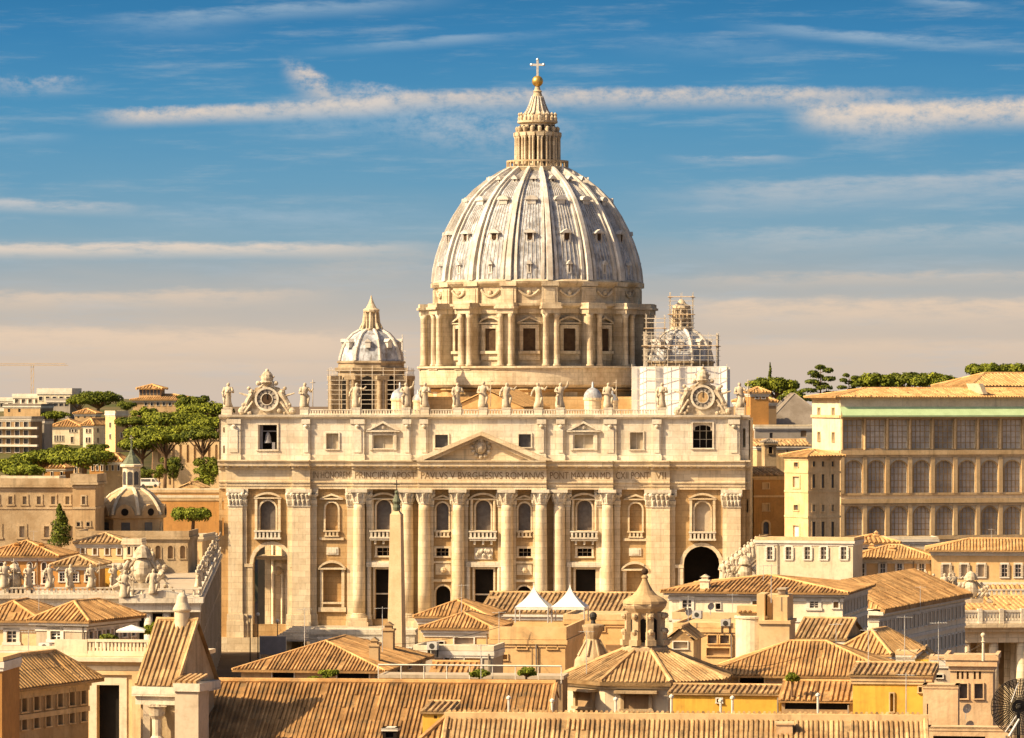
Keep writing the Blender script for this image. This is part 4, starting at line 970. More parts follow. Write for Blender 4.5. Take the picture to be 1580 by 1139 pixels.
def roofing(o, kind, x0, x1, y0, y1, z, rise, sp_, rm):
    m = MB(); r = sp_*.31; w_, d_ = x1-x0, y1-y0
    if kind == 'hip':
        i = min(w_, d_)/2
        if w_ >= d_: a, b_ = (x0+i, (y0+y1)/2), (x1-i, (y0+y1)/2)
        else: a, b_ = ((x0+x1)/2, y0+i), ((x0+x1)/2, y1-i)
        A, B_ = a+(z+rise,), b_+(z+rise,)
        c = [(x0,y0,z), (x1,y0,z), (x1,y1,z), (x0,y1,z)]
        if w_ >= d_: fs = ([c[0],c[1],B_,A], [c[1],c[2],B_], [c[2],c[3],A,B_], [c[3],c[0],A]); hips = ((c[0],A),(c[1],B_),(c[2],B_),(c[3],A),(A,B_))
        else: fs = ([c[0],c[1],A], [c[1],c[2],B_,A], [c[2],c[3],B_], [c[3],c[0],A,B_]); hips = ((c[0],A),(c[1],A),(c[2],B_),(c[3],B_),(A,B_))
    elif kind == 'gable':       # ridge along x
        ym = (y0+y1)/2; A, B_ = (x0,ym,z+rise), (x1,ym,z+rise)
        fs = ([(x0,y0,z),(x1,y0,z),B_,A], [(x1,y1,z),(x0,y1,z),A,B_]); hips = ((A,B_), ((x0,y0,z),A), ((x1,y0,z),B_))
        m.add([(x0+.3,y0+.3,z-.02),(x0+.3,y1-.3,z-.02),(x0+.3,ym,z+rise-.2)], [(0,1,2)], .5); m.add([(x1-.3,y0+.3,z-.02),(x1-.3,y1-.3,z-.02),(x1-.3,ym,z+rise-.2)], [(0,1,2)], .5)
    elif kind == 'gabley':      # ridge along y
        xm = (x0+x1)/2; A, B_ = (xm,y0,z+rise), (xm,y1,z+rise)
        fs = ([(x0,y0,z),(x0,y1,z),B_,A], [(x1,y1,z),(x1,y0,z),A,B_]); hips = ((A,B_),)
        m.add([(x0+.3,y0+.3,z-.02),(x1-.3,y0+.3,z-.02),(xm,y0+.3,z+rise-.2)], [(0,1,2)], .5)
    elif kind == 'shed':
        fs = ([(x0,y0,z),(x1,y0,z),(x1,y1,z+rise),(x0,y1,z+rise)],); hips = (((x0,y1,z+rise),(x1,y1,z+rise)),)
        m.add([(x1,y0,z),(x1,y1,z),(x1,y1,z+rise)], [(0,1,2)], .5); m.add([(x0,y0,z),(x0,y1,z),(x0,y1,z+rise)], [(0,1,2)], .5)
    elif kind == 'flat':
        m.box(x0, x1, y0, y1, z-.01, z+.25, .5); m.box(x0, x1, y0, y0+.3, z+.25, z+rise, .5); m.box(x1-.3, x1, y0+.3, y1, z+.25, z+rise, .5); m.box(x0, x0+.3, y0+.3, y1, z+.25, z+rise, .5)
        return m.ob('roof', rm, o)
    for f_ in fs:
        fz = [(p[0], p[1], p[2]+.02) for p in f_]
        if sp_: m.tiles(fz, sp_, r)
        else: m.poly(fz, .5)
    for p, q in hips: m.tube((p[0],p[1],p[2]+.05), (q[0],q[1],q[2]+.05), max(.12, r*1.25), None, 6, .95)
    if kind in ('hip', 'gable', 'shed'):
        m.box(x0+.02, x1-.02, y0+.02, y1-.02, z-.16, z-.03, .3)
        if kind != 'shed': m.box(x0, x1, y0-.06, y0+.019, z-.2, z+.0, .25); m.box(x1-.019, x1+.06, y0, y1, z-.2, z+.0, .25)
    return m.ob('roof', rm, o)
def ev(n, a, b): return [a+(b-a)*i/(n-1) for i in range(n)] if n > 1 else [(a+b)/2]

# ------------------------------------------------------------------ trees
def leafball(mb, c, rx, ry, rz, n, s, rnd, tlo=0.0, thi=1.0, under=.35):
    for _ in range(n):
        while True:
            v = Vector((rnd.gauss(0,1), rnd.gauss(0,1), rnd.gauss(0,1)))
            if v.length > .05: break
        v.normalize()
        if v.z < -under and rnd.random() < .75: v.z = -v.z
        k = .72+.3*rnd.random()
        p = Vector((c[0]+v.x*rx*k, c[1]+v.y*ry*k, c[2]+v.z*rz*k))
        nr_ = (v+Vector((rnd.uniform(-.8,.8), rnd.uniform(-.8,.8), rnd.uniform(-.5,.9)))).normalized()
        a = nr_.orthogonal().normalized(); b_ = nr_.cross(a); t = rnd.uniform(0, 2*pi)
        a, b_ = (a*cos(t)+b_*sin(t)), (b_*cos(t)-a*sin(t)); q = s*rnd.uniform(.55, 1.25)
        mb.add([p-a*q, p+b_*q*.6, p+a*q, p-b_*q*.6], [(0,1,2,3)], rnd.uniform(tlo, thi))
def tree(kind, name, label, px, base_py, top_py, wpx, d, group=None, mt='pine', seed=0, z=None, sp=1.0, hi=.38):
    """px: trunk column, base_py/top_py rows of foot and crown top, wpx crown width"""
    rnd = random.Random(seed*7+int(px)); s = d/F
    x = X(px, d); zb_ = Z(base_py, d) if z is None else z; H = Z(top_py, d)-zb_; wd = wpx*s
    o = thing(name, label, 'tree', (x, d, zb_), 0, group)
    tr = MB(); cr = MB()
    lf = max(.16, min(.5, wd*.035))*sp
    if kind == 'umbrella':
        th = max(H*.2, wd*hi); zc = H-th*.62
        tr.tube((0,0,-1.5), (wd*.02,0,zc*.62), wd*.032+.12, wd*.024+.1, 7)
        nl = 12+int(wd/2.5); fork = Vector((wd*.02,0,zc*.62))
        for i in range(nl):
            a = 2*pi*i/nl+rnd.uniform(-.3,.3); rr = wd*.5*(rnd.uniform(.45,.8) if i else 0.05)
            c = (rr*cos(a), rr*sin(a)*.9, zc+th*.18*(1-(rr/(wd*.5))**2)+rnd.uniform(-.07,.07)*th)
            tr.tube(fork, (c[0]*.55, c[1]*.55, zc*.62+(c[2]-zc*.62)*.6), wd*.016+.06, wd*.01+.05, 5); tr.tube((c[0]*.55, c[1]*.55, zc*.62+(c[2]-zc*.62)*.6), c, wd*.01+.05, .04, 5)
            R1 = wd*rnd.uniform(.11,.185)
            leafball(cr, c, R1, R1, th*rnd.uniform(.22,.36), int(300*sp**-1.5), lf*.85, rnd, *( (0,.8) if i % 3 else (.25,1)), .3)
        leafball(cr, (0,0,zc+th*.12), wd*.26, wd*.26, th*.36, 260, lf, rnd, .1, 1, .2)
    elif kind == 'round':
        tr.tube((0,0,-1), (0,0,H*.6), wd*.035+.08, wd*.02+.05, 6)
        for i in range(14):
            a = i*2.4; rr = wd*.36*sqrt(i/14); c = (rr*cos(a), rr*sin(a), H*(.42+.4*rnd.random()))
            tr.tube((0,0,H*.35), c, wd*.015+.05, .03, 4)
            R1 = wd*rnd.uniform(.13,.22); leafball(cr, c, R1, R1, H*rnd.uniform(.1,.19), int(190*sp**-1.5), lf, rnd, *((0,.7) if i % 2 else (.3,1)), .6)
    elif kind == 'cypress':
        tr.tube((0,0,-1), (0,0,H*.7), wd*.06+.05, .04, 6)
        for i in range(12):
            t = i/11; R1 = wd*.5*(1-t*.85)*(.75+.35*rnd.random()); leafball(cr, (rnd.uniform(-.06,.06)*wd, rnd.uniform(-.06,.06)*wd, H*(.08+.86*t)), R1, R1, H*.11, int(300*sp**-1.5), lf*1.15, rnd, 0, .9, .9)
    elif kind == 'cedar':
        tr.tube((0,0,-2), (0,0,H*.92), wd*.03+.1, .06, 6)
        for i in range(13):
            t = i/12; a = i*2.2+rnd.random(); rr = wd*.36*(1-t*.55); zc = H*(.25+.7*t)
            c = (rr*cos(a), rr*sin(a), zc); tr.tube((0,0,zc-H*.05), c, .14, .05, 4)
            leafball(cr, c, wd*.24*(1.1-t*.6), wd*.24, H*.05, int(220*sp**-1.5), lf, rnd, 0, .8, .6)
    tr.ob('trunk', 'bark', o); cr.ob('crown', mt, o)
    return o
# ================================================================== LEFT: hillside
G = 'grey'
def hz(d, px): return hill(X(px, d), d)
def hh(*a, **k):
    d = a[6]; pxm = (a[3]+a[4])/2
    return house(*a, z0=min(hz(d, a[3]), hz(d, a[4]))-4, **k)
# far blocks on the skyline
hh('apartment_block', 'far white apartment block with roof terraces at the left edge of the skyline', 'building', -30, 34, 617, 1560, -8, 16, 'white', ('flat', .9, .3, 0), 'white', wins=[(ev(5,-22,28), 6, 622, 628, 'r', 'glass', .15)], group='apartment blocks on the far hill')
hh('apartment_block', 'far white stepped block with a green-tinted penthouse on the skyline', 'building', 20, 62, 612, 1540, -8, 14, 'white', ('flat', 1.0, .3, 0), 'white', wins=[(ev(4,26,57), 6, 616, 622, 'r', 'grey', .15)], group='apartment blocks on the far hill')
hh('apartment_block', 'far white block crowned with bright rooftop railings on the skyline', 'building', 58, 110, 606, 1525, -8, 14, 'pcream', ('flat', 1.6, .3, 0), 'white', wins=[(ev(5,63,105), 6, 612, 618, 'r', 'glass', .15), (ev(5,63,105), 6, 624, 631, 'r', 'glass', .15)], group='apartment blocks on the far hill')
hh('apartment_block', 'grey block with a dark window row above the brown flats', 'building', 72, 108, 618, 1480, -8, 10, 'concrete', ('flat', .8, .3, 0), 'concrete', wins=[(ev(4,78,103), 6, 620, 627, 'r', 'glass', 0)], group='apartment blocks on the far hill')
o, f, w_, zt, _ = hh('apartment_block', 'brown flats with white balcony bands at the left edge of the photo', 'building', -20, 47, 646, 1262, -12, 11, 'brown', ('flat', .7, .5, 0), 'concrete', wins=[(ev(5,-14,40), 7, y, y+8, 'r', 'glass', .12) for y in (651, 664, 677, 690)], group='apartment blocks on the far hill')
for y in (660, 673, 687): q = MB(); q.box(-.3, w_+2.5, -1.4, -.02, f.z(y+2), f.z(y-1.2)); q.ob('balcony', 'white', o)
hh('apartment_block', 'tan upper flat block with a plain wall behind the brown flats', 'building', 6, 62, 626, 1420, -12, 14, 'tan', ('flat', .6, .4, 0), 'greyroof', wins=[((14, 30), 4, 631, 636, 'r', 'glass', 0)], group='apartment blocks on the far hill')
o, f, w_, zt, _ = hh('apartment_block', 'dark brown stepped block just right of the flats with white balconies', 'building', 44, 68, 650, 1275, -12, 8, 'concrete', ('flat', .6, .3, 0), 'greyroof', wins=[((50, 60), 6, y, y+6, 'r', 'glass', 0) for y in (656, 670, 684)], group='apartment blocks on the far hill')
# villas
hh('villa', 'cream villa with two facades and terracotta roof on the left hillside', 'house', 78, 123, 658, 1300, -6, 14, 'pcream', ('hip', 2.0, .5, .8), 'tile', wins=[(ev(4,85,97), 2.2, 672, 681, 'r', 'grey', .1), ((108, 112, 117), 3, 660, 667, 'r', 'grey', .1), ((111,), 4, 674, 683, 'r', 'grey', .1)], group='villas on the left hill')
hh('villa', 'cream villa wing with tan shaded flank beside the yellow tower house', 'house', 128, 144, 656, 1290, -22, 12, 'pcream', ('hip', 1.9, .6, .8), 'tile', wins=[((134, 139), 3.5, 662, 668, 'r', 'grey', .1), ((134, 138), 3.5, 675, 683, 'r', 'grey', .1)], side=[(2, 1.3, 661, 668, 'r', 'glass', .1), (2, 1.4, 676, 684, 'r', 'glass', .1)], group='villas on the left hill')
hh('villa', 'small cream house with a lantern roof above the cream villa', 'house', 115, 147, 638, 1340, -6, 9, 'tan', ('hip', 1.4, .5, .8), 'tile', wins=[(ev(3,121,141), 3, 641, 645, 'r', 'glass', 0)], group='villas on the left hill')
hh('villa', 'tall yellow tower house with a pale flat top on the left hillside', 'house', 178, 197, 638, 1262, 38, 5.5, 'orange', ('flat', .8, .15, 0), 'pcream', wins=[((187,), 3, 647, 654, 'r', 'glass', .1), ((187,), 3, 668, 675, 'r', 'glass', .1)], lside=[(1, 1.0, 652, 660, 'r', 'glass', .1), (1, 1.0, 670, 678, 'r', 'glass', .1)], group='villas on the left hill')
hh('villa', 'white house with terracotta roof half hidden behind the big pines', 'house', 197, 218, 655, 1280, -6, 10, 'white', ('hip', 2.2, .5, 1.1), 'tile', wins=[((204,), 4, 658, 664, 'r', 'grey', .1)], group='villas on the left hill')
o, f, w_, zt, _ = hh('hilltop_villa', 'broad terracotta-roofed villa with square belvedere on the left hilltop', 'house', 205, 300, 617, 1500, -6, 18, 'tan', ('hip', 1.9, .9, .8), 'tile3', wins=[(ev(8,225,290), 4, 620, 626, 'r', 'glass', .1)], group='villas on the left hill')
q = MB(); x0, x1 = f.x(218, 8), f.x(251, 8); q.box(x0, x1, 4, 12, zt, f.z(599, 0, 8)); bo = q.ob('belvedere', 'tan', o)
q = MB(); roof_z = f.z(600, 0, 8); bo2 = roofing(bo, 'hip', x0-.9, x1+.9, 3.1, 12.9, roof_z, 1.4, 1.2, 'tile3')
q = MB()
for i in range(6): c = x0+(x1-x0)*(i+.5)/6; q.box(c-.45, c+.45, 3.9, 3.99, roof_z-2.2, roof_z-.4)
q.ob('window_band', 'glass', bo)
for lb, p0, p1, pe, d, wm_, ro in (('low ochre house under the spreading pine on the left', 60, 100, 722, 1110, 'dorange', 'tile'), ('orange house front between pine limbs left of the chapel lantern', 138, 162, 712, 1090, 'dorange', 'tile'),
                               ('tan house with tall dark windows left of the green-capped lantern', 160, 188, 712, 1060, 'tan', 'tile'), ('small cream gabled shed under the left pine', 92, 122, 716, 1120, 'cream', 'tile2'), ('low pink wall house below the brown flats', 0, 38, 700, 1300, 'pink', 'tile2')):
    hh('hillside_house', lb, 'house', p0, p1, pe, d, -10, 8, wm_, ('hip', 1.8, .4, .9), ro, wins=[(ev(3, p0+5, p1-5), 3.2, pe+6, pe+14, 'r', 'glass', .1)], group='small houses on the left hill')
o = house('retaining_wall', 'long golden stone wall with buttresses behind the pines left of the facade', 'wall', 236, 352, 676, 1120, -4, 3, 'cream', None, wins=[(ev(9,246,334), 4, 686, 714, 'a', 'tan', 0)], z0=8, cornice=.3, trim='cream')
house('orange_house', 'bright orange gabled hut beside the left end of the facade', 'house', 276, 310, 753, 1010, -14, 6, 'yellow', ('gabley', 1.3, .3, .8), 'tile2', z0=3)
house('boundary_wall', 'long low ochre boundary wall running behind the orange hut', 'wall', 228, 345, 756, 985, -3, 2, 'dorange', ('flat', .4, .2, 0), 'pcream', z0=3, cornice=.2, trim='cream')
house('park_wall', 'ochre wall with cream coping below the orange hut', 'wall', 244, 345, 768, 960, -3, 4, 'dorange', ('flat', .6, .3, 0), 'pcream', z0=1, cornice=.2, trim='cream')
o = thing('parked_van', 'white van parked under the pines beside the ochre wall', 'van', (X(232, 992), 992, 12.4 and Z(752, 992)), R(-12))
q = MB(); q.prism([(-2.4, .4), (2.3, .4), (2.4, 1.1), (1.7, 1.35), (1.2, 2.1), (-2.3, 2.1), (-2.45, 1.2)], -.9, .9); q.ob('body', 'white', o)
for x in (-1.5, 1.5):
    q = MB(); q.m = lambda a, b_, c, x=x: (x+a, -.92+c*.2, .4+b_); q.lathe(0, 0, [(.38, 0), (.38, 1)], 12); q.ob('wheel', 'iron', o)
q = MB(); q.prism([(1.0, 1.35), (1.55, 1.35), (1.15, 1.95), (.6, 1.95), (.6, 1.35)], -.93, -.905); q.prism([(-2.0, 1.35), (.3, 1.35), (.3, 1.95), (-2.0, 1.95)], -.93, -.906); q.ob('window', 'glass', o)
# trees of the hillside
PG = 'umbrella pines on the left hillside'
EX = [('umbrella', 'tall pine in front of the retaining wall, its trunk bare', 254, 750, 664, 74, 1075, 'pine'), ('umbrella', 'tall pine before the wall next to the facade corner', 312, 752, 660, 70, 1070, 'dpine'), ('round', 'dark evergreen mass at the foot of the facade grove', 322, 752, 700, 52, 1065, 'dpine'), ('round', 'dark tree among the trunks of the grove', 262, 742, 704, 44, 1090, 'dpine'), ('round', 'small dark tree between retaining wall and white van', 208, 746, 708, 34, 1075, 'dpine'), ('umbrella', 'dark pine between the tower house and the grove', 206, 700, 640, 60, 1230, 'dpine'), ('round', 'dark tree behind the cream villa wing', 158, 690, 648, 40, 1320, 'dpine'), ('umbrella', 'pine behind the spreading pine, over the ochre houses', 100, 730, 688, 70, 1130, 'dpine'), ('round', 'bushy tree below the cream villa', 92, 712, 684, 44, 1190, 'pine'), ('umbrella', 'flat pine at the far left above the long palace', -10, 748, 706, 60, 1090, 'pine'), ('round', 'dark bush right of the hilltop pine', 196, 640, 616, 34, 1470, 'dpine')]
T = [('umbrella', 'umbrella pine with wide flat crown crowning the left hilltop', 150, 650, 600, 84, 1480, 'dpine'), ('umbrella', 'smaller pine left of the hilltop pine, behind the cream villa', 122, 660, 612, 40, 1460, 'pine'),
     ('round', 'bushy bright tree between the hilltop villa and the yellow tower house', 222, 660, 626, 46, 1400, 'pine'), ('umbrella', 'pale pine behind the brown flats', 84, 665, 632, 50, 1420, 'pine'),
     ('round', 'dark round tree at the right end of the hilltop villa', 296, 640, 606, 60, 1470, 'dpine'), ('umbrella', 'broad pine at the top of the grove next to the facade', 318, 690, 616, 92, 1250, 'pine'),
     ('umbrella', 'largest pine of the grove left of the facade', 275, 735, 628, 120, 1180, 'pine'), ('umbrella', 'lower left pine of the grove above the retaining wall', 236, 738, 652, 96, 1150, 'pine'),
     ('umbrella', 'pine leaning against the left end of the facade', 330, 735, 640, 76, 1140, 'pine'), ('umbrella', 'middle pine of the grove with tall bare trunk', 292, 738, 650, 84, 1130, 'pine'), ('umbrella', 'front pine of the grove reaching to the left', 218, 742, 672, 78, 1120, 'pine'),
     ('umbrella', 'lone spreading pine with forked bare limbs above the long palace', 128, 738, 686, 118, 1060, 'pine'), ('umbrella', 'pine of the lower slope at the left edge', 12, 752, 704, 84, 1080, 'pine'), ('umbrella', 'pine beside the lone spreading pine, left of it', 62, 740, 692, 90, 1100, 'pine'),
     ('umbrella', 'low pine in front of the ochre houses', 36, 750, 714, 70, 1050, 'leaf'), ('umbrella', 'full round-topped pine beside the chapel dome', 297, 815, 778, 74, 905, 'leaf')]
for i, (k, lb, px, b_, t_, wp, d, mt_) in enumerate(T+EX): tree(k, 'umbrella_pine' if k == 'umbrella' else 'broadleaf_tree', lb, px, b_, t_, wp, d, PG if k == 'umbrella' else None, mt_, i, hi=(.42 if px == 297 else .35) if k == 'umbrella' else .38)
for i, (lb, px, b_, t_, wp, d) in enumerate((('dark bush under the pines by the white van', 226, 752, 722, 30, 1010), ('bright bush under the pines left of the hut', 246, 752, 714, 22, 1015), ('small bright tree next to the orange hut', 268, 752, 716, 20, 1018), ('dark shrubs behind the orange hut', 318, 765, 716, 46, 1050), ('shrub below the cream villa', 60, 712, 690, 46, 1200),
         ('shrub at the corner of the brown flats', 68, 680, 656, 20, 1380), ('dark shrub left of the tower house', 150, 705, 684, 40, 1150), ('hedge below the brown flats', 24, 700, 688, 60, 1290))):
    tree('round', 'shrub', lb, px, b_, t_, wp, d, 'shrubs on the left hillside', 'dpine' if i % 2 == 0 else 'leaf', 30+i)
tree('cypress', 'cypress_tree', 'dark pointed cypress in front of the long palace', 93, 842, 780, 46, 790, None, 'dpine', 3)
# crane and mast far away
o = thing('tower_crane', 'faint yellow tower crane on the far left horizon', 'crane', (X(50, 2600), 2600, 0))
q = MB(); s = 2600/F; zj = Z(564, 2600)
for y in (-.7, .7):
    q.tube((-50*s, y, zj), (55*s, y, zj), .16, .16, 4)
q.tube((-50*s, 0, zj+1.2), (50*s, 0, zj+1.2), .16, .16, 4)
for i in range(30): a = -50*s+i*100*s/29; q.tube((a, -.7, zj), (a+1.2, 0, zj+1.2), .1, .1, 4)
q.ob('jib', 'cream', o); q = MB()
for a in (-.8, .8): q.tube((a, 0, 0), (a, 0, zj+1), .2, .2, 4)
for i in range(16): q.tube((-.8, 0, i*zj/16), (.8, 0, (i+1)*zj/16), .12, .12, 4)
q.ob('mast', 'cream', o)
o = thing('radio_mast', 'thin white radio mast beside the left smaller dome', 'mast', (X(621, 2000), 2000, 0)); q = MB(); q.tube((0, 0, 0), (0, 0, Z(545, 2000)), .9, .5, 5); q.tube((0, 0, Z(545, 2000)), (0, 0, Z(516, 2000)), .4, .2, 5)
for k in range(5): q.tube((-1.6, 0, Z(540+k*5, 2000)), (1.6, 0, Z(542+k*5, 2000)), .25, .25, 4)
q.ob('lattice', 'white', o)
# ================================================================== LEFT: palaces round the square
house('long_palace', 'long tan stone palace with attic storey and stone-framed windows on the left', 'palace', -60, 112, 748, 840, -3, 20, 'dstone', ('flat', 1.3, .3, 0), 'dstone', wins=[(ev(8,-50,104), 6, 766, 778, 'r', 'palepane', .4), (ev(5,-42,110), 8, 812, 829, 'r', 'palepane', .5)], trim='dstone', cornice=.6, bands=(784,), wt=.5)
house('long_palace', 'tan corner pavilion at the right end of the long palace', 'palace', 112, 147, 744, 832, -3, 12, 'tan', ('flat', 1.6, .4, 0), 'dstone', wins=[((121, 136), 5, 806, 812, 'r', 'glass', .3), ((129,), 5, 766, 778, 'r', 'palepane', .3)], trim='dstone', cornice=.6, bands=(784,), wt=.5)
house('terrace_block', 'cream penthouse block on top of the long palace', 'building', 2, 90, 738, 860, -3, 8, 'pcream', ('flat', .5, .2, 0), 'pcream', wins=[((68,), 4, 740, 744, 'r', 'glass', 0)])
# domed chapel
d = 850; o = thing('domed_chapel', 'octagonal stone chapel dome with slim lantern and green cap on the left', 'chapel', (X(203, d), d, -3), R(-6)); s = d/F
z = lambda py: Z(py, d)+3
m = MB(); oc = lambda mb, pr, n=8, t=.5, cap=True: mb.lathe(0, 0, pr, n, R(22.5), R(22.5)+2*pi, t, cap)
oc(m, [(52*s, 0), (52*s, z(832)), (54*s, z(831)), (54*s, z(826)), (50*s, z(825)), (50*s, z(800)), (55*s, z(798)), (55*s, z(794))], 8); m.ob('drum', 'tan', o)
m = MB(); DP = [(53, 794), (48, 782), (41, 772), (32, 763), (22, 757), (14, 754)]; oc(m, [(r*s, z(y)) for r, y in DP], 8, .6, False); sh = m.ob('dome', 'dstone', o)
for k in range(8): m = MB(); a = R(22.5+45*k); m.path([(r*s*cos(a), r*s*sin(a), z(y)+.06) for r, y in DP], .35, 5, .9); m.ob('rib', 'pcream', sh)
for k in range(8):
    a = R(45*k); m = MB(); m.m = lambda x, y, zz, a=a: ((49*s-y)*sin(a)+x*cos(a), -(49*s-y)*cos(a)+x*sin(a), zz)
    m.prism([(1.9*cos(pi*i/8), z(794)+2.2*sin(pi*i/8)) for i in range(9)], -.5, 2, .7); dd = m.ob('dormer', 'tan', sh); m2 = MB(); m2.m = m.m; m2.prism([(.75*cos(2*pi*i/12), z(789)+.75*sin(2*pi*i/12)) for i in range(12)], -.56, -.4); m2.ob('oculus', 'dark', dd)
    m2 = MB(); m2.m = lambda x, y, zz, a=a: ((50*s*cos(R(22.5))-y)*sin(a)+x*cos(a), -(50*s*cos(R(22.5))-y)*cos(a)+x*sin(a), zz); m2.box(-.9, .9, -.06, .2, z(820), z(805)); m2.ob('window', 'glass', o)
m = MB(); oc(m, [(18*s, z(756)), (18*s, z(753)), (14*s, z(752)), (14*s, z(722)), (18*s, z(720)), (18*s, z(717)), (15*s, z(716))], 8, .6); ln = m.ob('lantern', 'pcream', o)
for k in range(8):
    a = R(45*k); m = MB(); m.m = lambda x, y, zz, a=a: ((13*s-y)*sin(a)+x*cos(a), -(13*s-y)*cos(a)+x*sin(a), zz); m.prism([(-.5, z(748)), (.5, z(748)), (.5, z(729)), (0, z(727)), (-.5, z(729))], -.06, .3); m.ob('window', 'glass', ln)
m = MB(); oc(m, [(15*s, z(716)), (10*s, z(708)), (5*s, z(702)), (3*s, z(697)), (1.5*s, z(694)), (1.3*s, z(676))], 8, .6); m.ob('lantern_cap', 'bronze', ln)
# roofs between palace and colonnade
house('tiled_wing', 'orange-walled wing with long terracotta roof and two dark roof hatches', 'building', -30, 86, 858, 760, -6, 15, 'dorange', ('hip', 2.5, .8, .6), 'tile', wins=[(ev(5,-20,68), 7, 868, 880, 'a', 'grey', .15), (ev(5,-20,70), 8, 884, 900, 'r', 'glass', .3)], chim=((26, 4, 1.2, 1.5), (64, 4, 1.2, 1.5)))
house('tiled_wing', 'small orange wing with projecting tiled eaves behind the colonnade statues', 'building', 86, 145, 872, 752, -6, 10, 'dorange', ('hip', 1.5, .9, .8), 'tile2', wins=[(ev(3,96,136), 8, 884, 897, 'r', 'glass', .25)])
house('sunlit_annex', 'yellow plastered annex behind the colonnade statues', 'building', 146, 190, 868, 765, -6, 8, 'yellow', ('flat', .5, .2, 0), 'orange', wins=[((160, 178), 4, 874, 882, 'r', 'brown', 0)])
house('ochre_house', 'tall ochre house front with dark windows below the domed chapel', 'house', 118, 192, 838, 790, -6, 10, 'orange', ('hip', 1.6, .5, .8), 'tile2', wins=[(ev(4,128,184), 6, 846, 856, 'r', 'brown', .2)])
house('chapel_terrace', 'pale stone terrace wall in front of the domed chapel', 'wall', 118, 290, 828, 800, -3, 14, 'dstone', ('flat', 1.1, .2, 0), 'dstone', wins=[(ev(9,130,282), 8, 842, 862, 'a', 'brown', .2)], cornice=.4, trim='dstone')
house('bell_gable', 'narrow cream bell gable with two slim arched openings above the colonnade', 'tower', 190, 217, 836, 770, -6, 4, 'pcream', ('flat', .6, .2, 0), 'pcream', wins=[((199, 210), 5, 841, 856, 'a', 'glass', .2), ((204,), 9, 866, 882, 'a', 'brown', .3)], trim='pcream')
q_, f, w_, zt, _ = house('lunette_hall', 'cream hall with a great brown half-round window left of the facade', 'building', 243, 312, 828, 840, -6, 14, 'cream', ('flat', .5, .2, 0), 'pcream', trim='pcream')
m = MB(); xc = f.x(275); rr = 21*840/F; m.prism([(xc+rr*cos(pi*i/14), f.z(859)+rr*.95*sin(pi*i/14)) for i in range(15)], -.06, .1); wdw = m.ob('window', 'brown', q_)
m = MB()
for i in range(14): a, b_ = pi*i/14, pi*(i+1)/14; m.prism([(xc+k*cos(t), f.z(859)+k*.95*sin(t)) for k, t in ((rr, a), (rr+.5, a), (rr+.5, b_), (rr, b_))], -.25, -.003)
m.box(xc-rr-.5, xc+rr+.5, -.3, -.004, f.z(862), f.z(859)); m.ob('frame', 'pcream', wdw)
# corridor from the colonnade to the facade
def corridor(name, label, nx0, nx1, fx0, fx1, d0, d1, ptop, zt):
    o = thing(name, label, 'portico', (0, 0, 0))
    A, B_ = Vector((X(nx0, d0), d0, 0)), Vector((X(nx1, d0), d0, 0)); C_, D_ = Vector((X(fx1, d1), d1, 0)), Vector((X(fx0, d1), d1, 0))
    m = MB(); P = (A, B_, C_, D_)
    m.add([(p.x, p.y, -3) for p in P]+[(p.x, p.y, zt) for p in P], [(0,1,5,4),(1,2,6,5),(2,3,7,6),(3,0,4,7),(4,5,6,7)], .5); m.ob('wall', 'beige', o)
    m = MB()
    for p, q in ((A, B_), (B_, C_), (A, D_)):
        for a, b_, r, t in ((zt-1.6, zt-1.2, .25, .4), (zt-.7, zt, .6, .6)):
            n = Vector((q.y-p.y, p.x-q.x, 0)).normalized()*(1 if (p, q) != (A, D_) else -1); dd = (q-p).normalized()*r
            c = [p+n*-.1-dd, q-n*.1+dd, q+n*r+dd, p+n*r-dd]; m.add([(v.x, v.y, a) for v in c]+[(v.x, v.y, b_) for v in c], [(3,2,1,0),(4,5,6,7),(0,1,5,4),(1,2,6,5),(2,3,7,6),(3,0,4,7)], t)
    m.ob('cornice', 'attic', o)
    m = MB()
    for p, q in ((B_, C_), (A, D_), (A, B_)):
        dd = q-p; L = dd.length; dd.normalize(); k = int(L/1.6); n = Vector((dd.y, -dd.x, 0))*.3
        for zz in (zt+.05, zt+1.15):
            c = [p-n, q-n, q+n, p+n]; m.add([(v.x, v.y, zz) for v in c]+[(v.x, v.y, zz+.25) for v in c], [(3,2,1,0),(4,5,6,7),(0,1,5,4),(1,2,6,5),(2,3,7,6),(3,0,4,7)], .7)
        for i in range(k): c = p+dd*(i+.5)*L/k; m.tube((c.x, c.y, zt+.25), (c.x, c.y, zt+1.2), .28, .22, 5, .7)
    m.ob('balustrade', 'attic', o)
    n = int((C_-B_).length/9)
    for i in range(n):                                         # tall windows between pilasters on the long side
        t = (i+.5)/n; c = B_+(C_-B_)*t; dr = (C_-B_).normalized(); nn = Vector((dr.y, -dr.x, 0))
        m = MB(); m.m = lambda u, v, zz, c=c, dr=dr, nn=nn: tuple(c+dr*u-nn*v+Vector((0, 0, zz)))
        m.box(-1.3, 1.3, -.06, .1, 3, 11); w2 = m.ob('window', 'glass', o); m2 = MB(); m2.m = m.m; m2.surround((-1.3, 1.3, 3, 11, 'r'), .5, 0, .3); m2.box(3.2, 5.2, -.35, -.003, -3, zt-1.7); m2.ob('frame', 'beige', w2)
    return o, A, B_, C_, D_
ZC = 18.3
co_l, A, B_, C_, D_ = corridor('colonnade_corridor', 'long balustraded corridor in shade joining the left colonnade to the facade', 195, 308, 262, 339, 705, 893, 0, ZC)
m = MB(); f = MB(); ax, bx_ = A.x, B_.x; yf = 704.9                                         # temple-like end: columns, dark gap, low gable
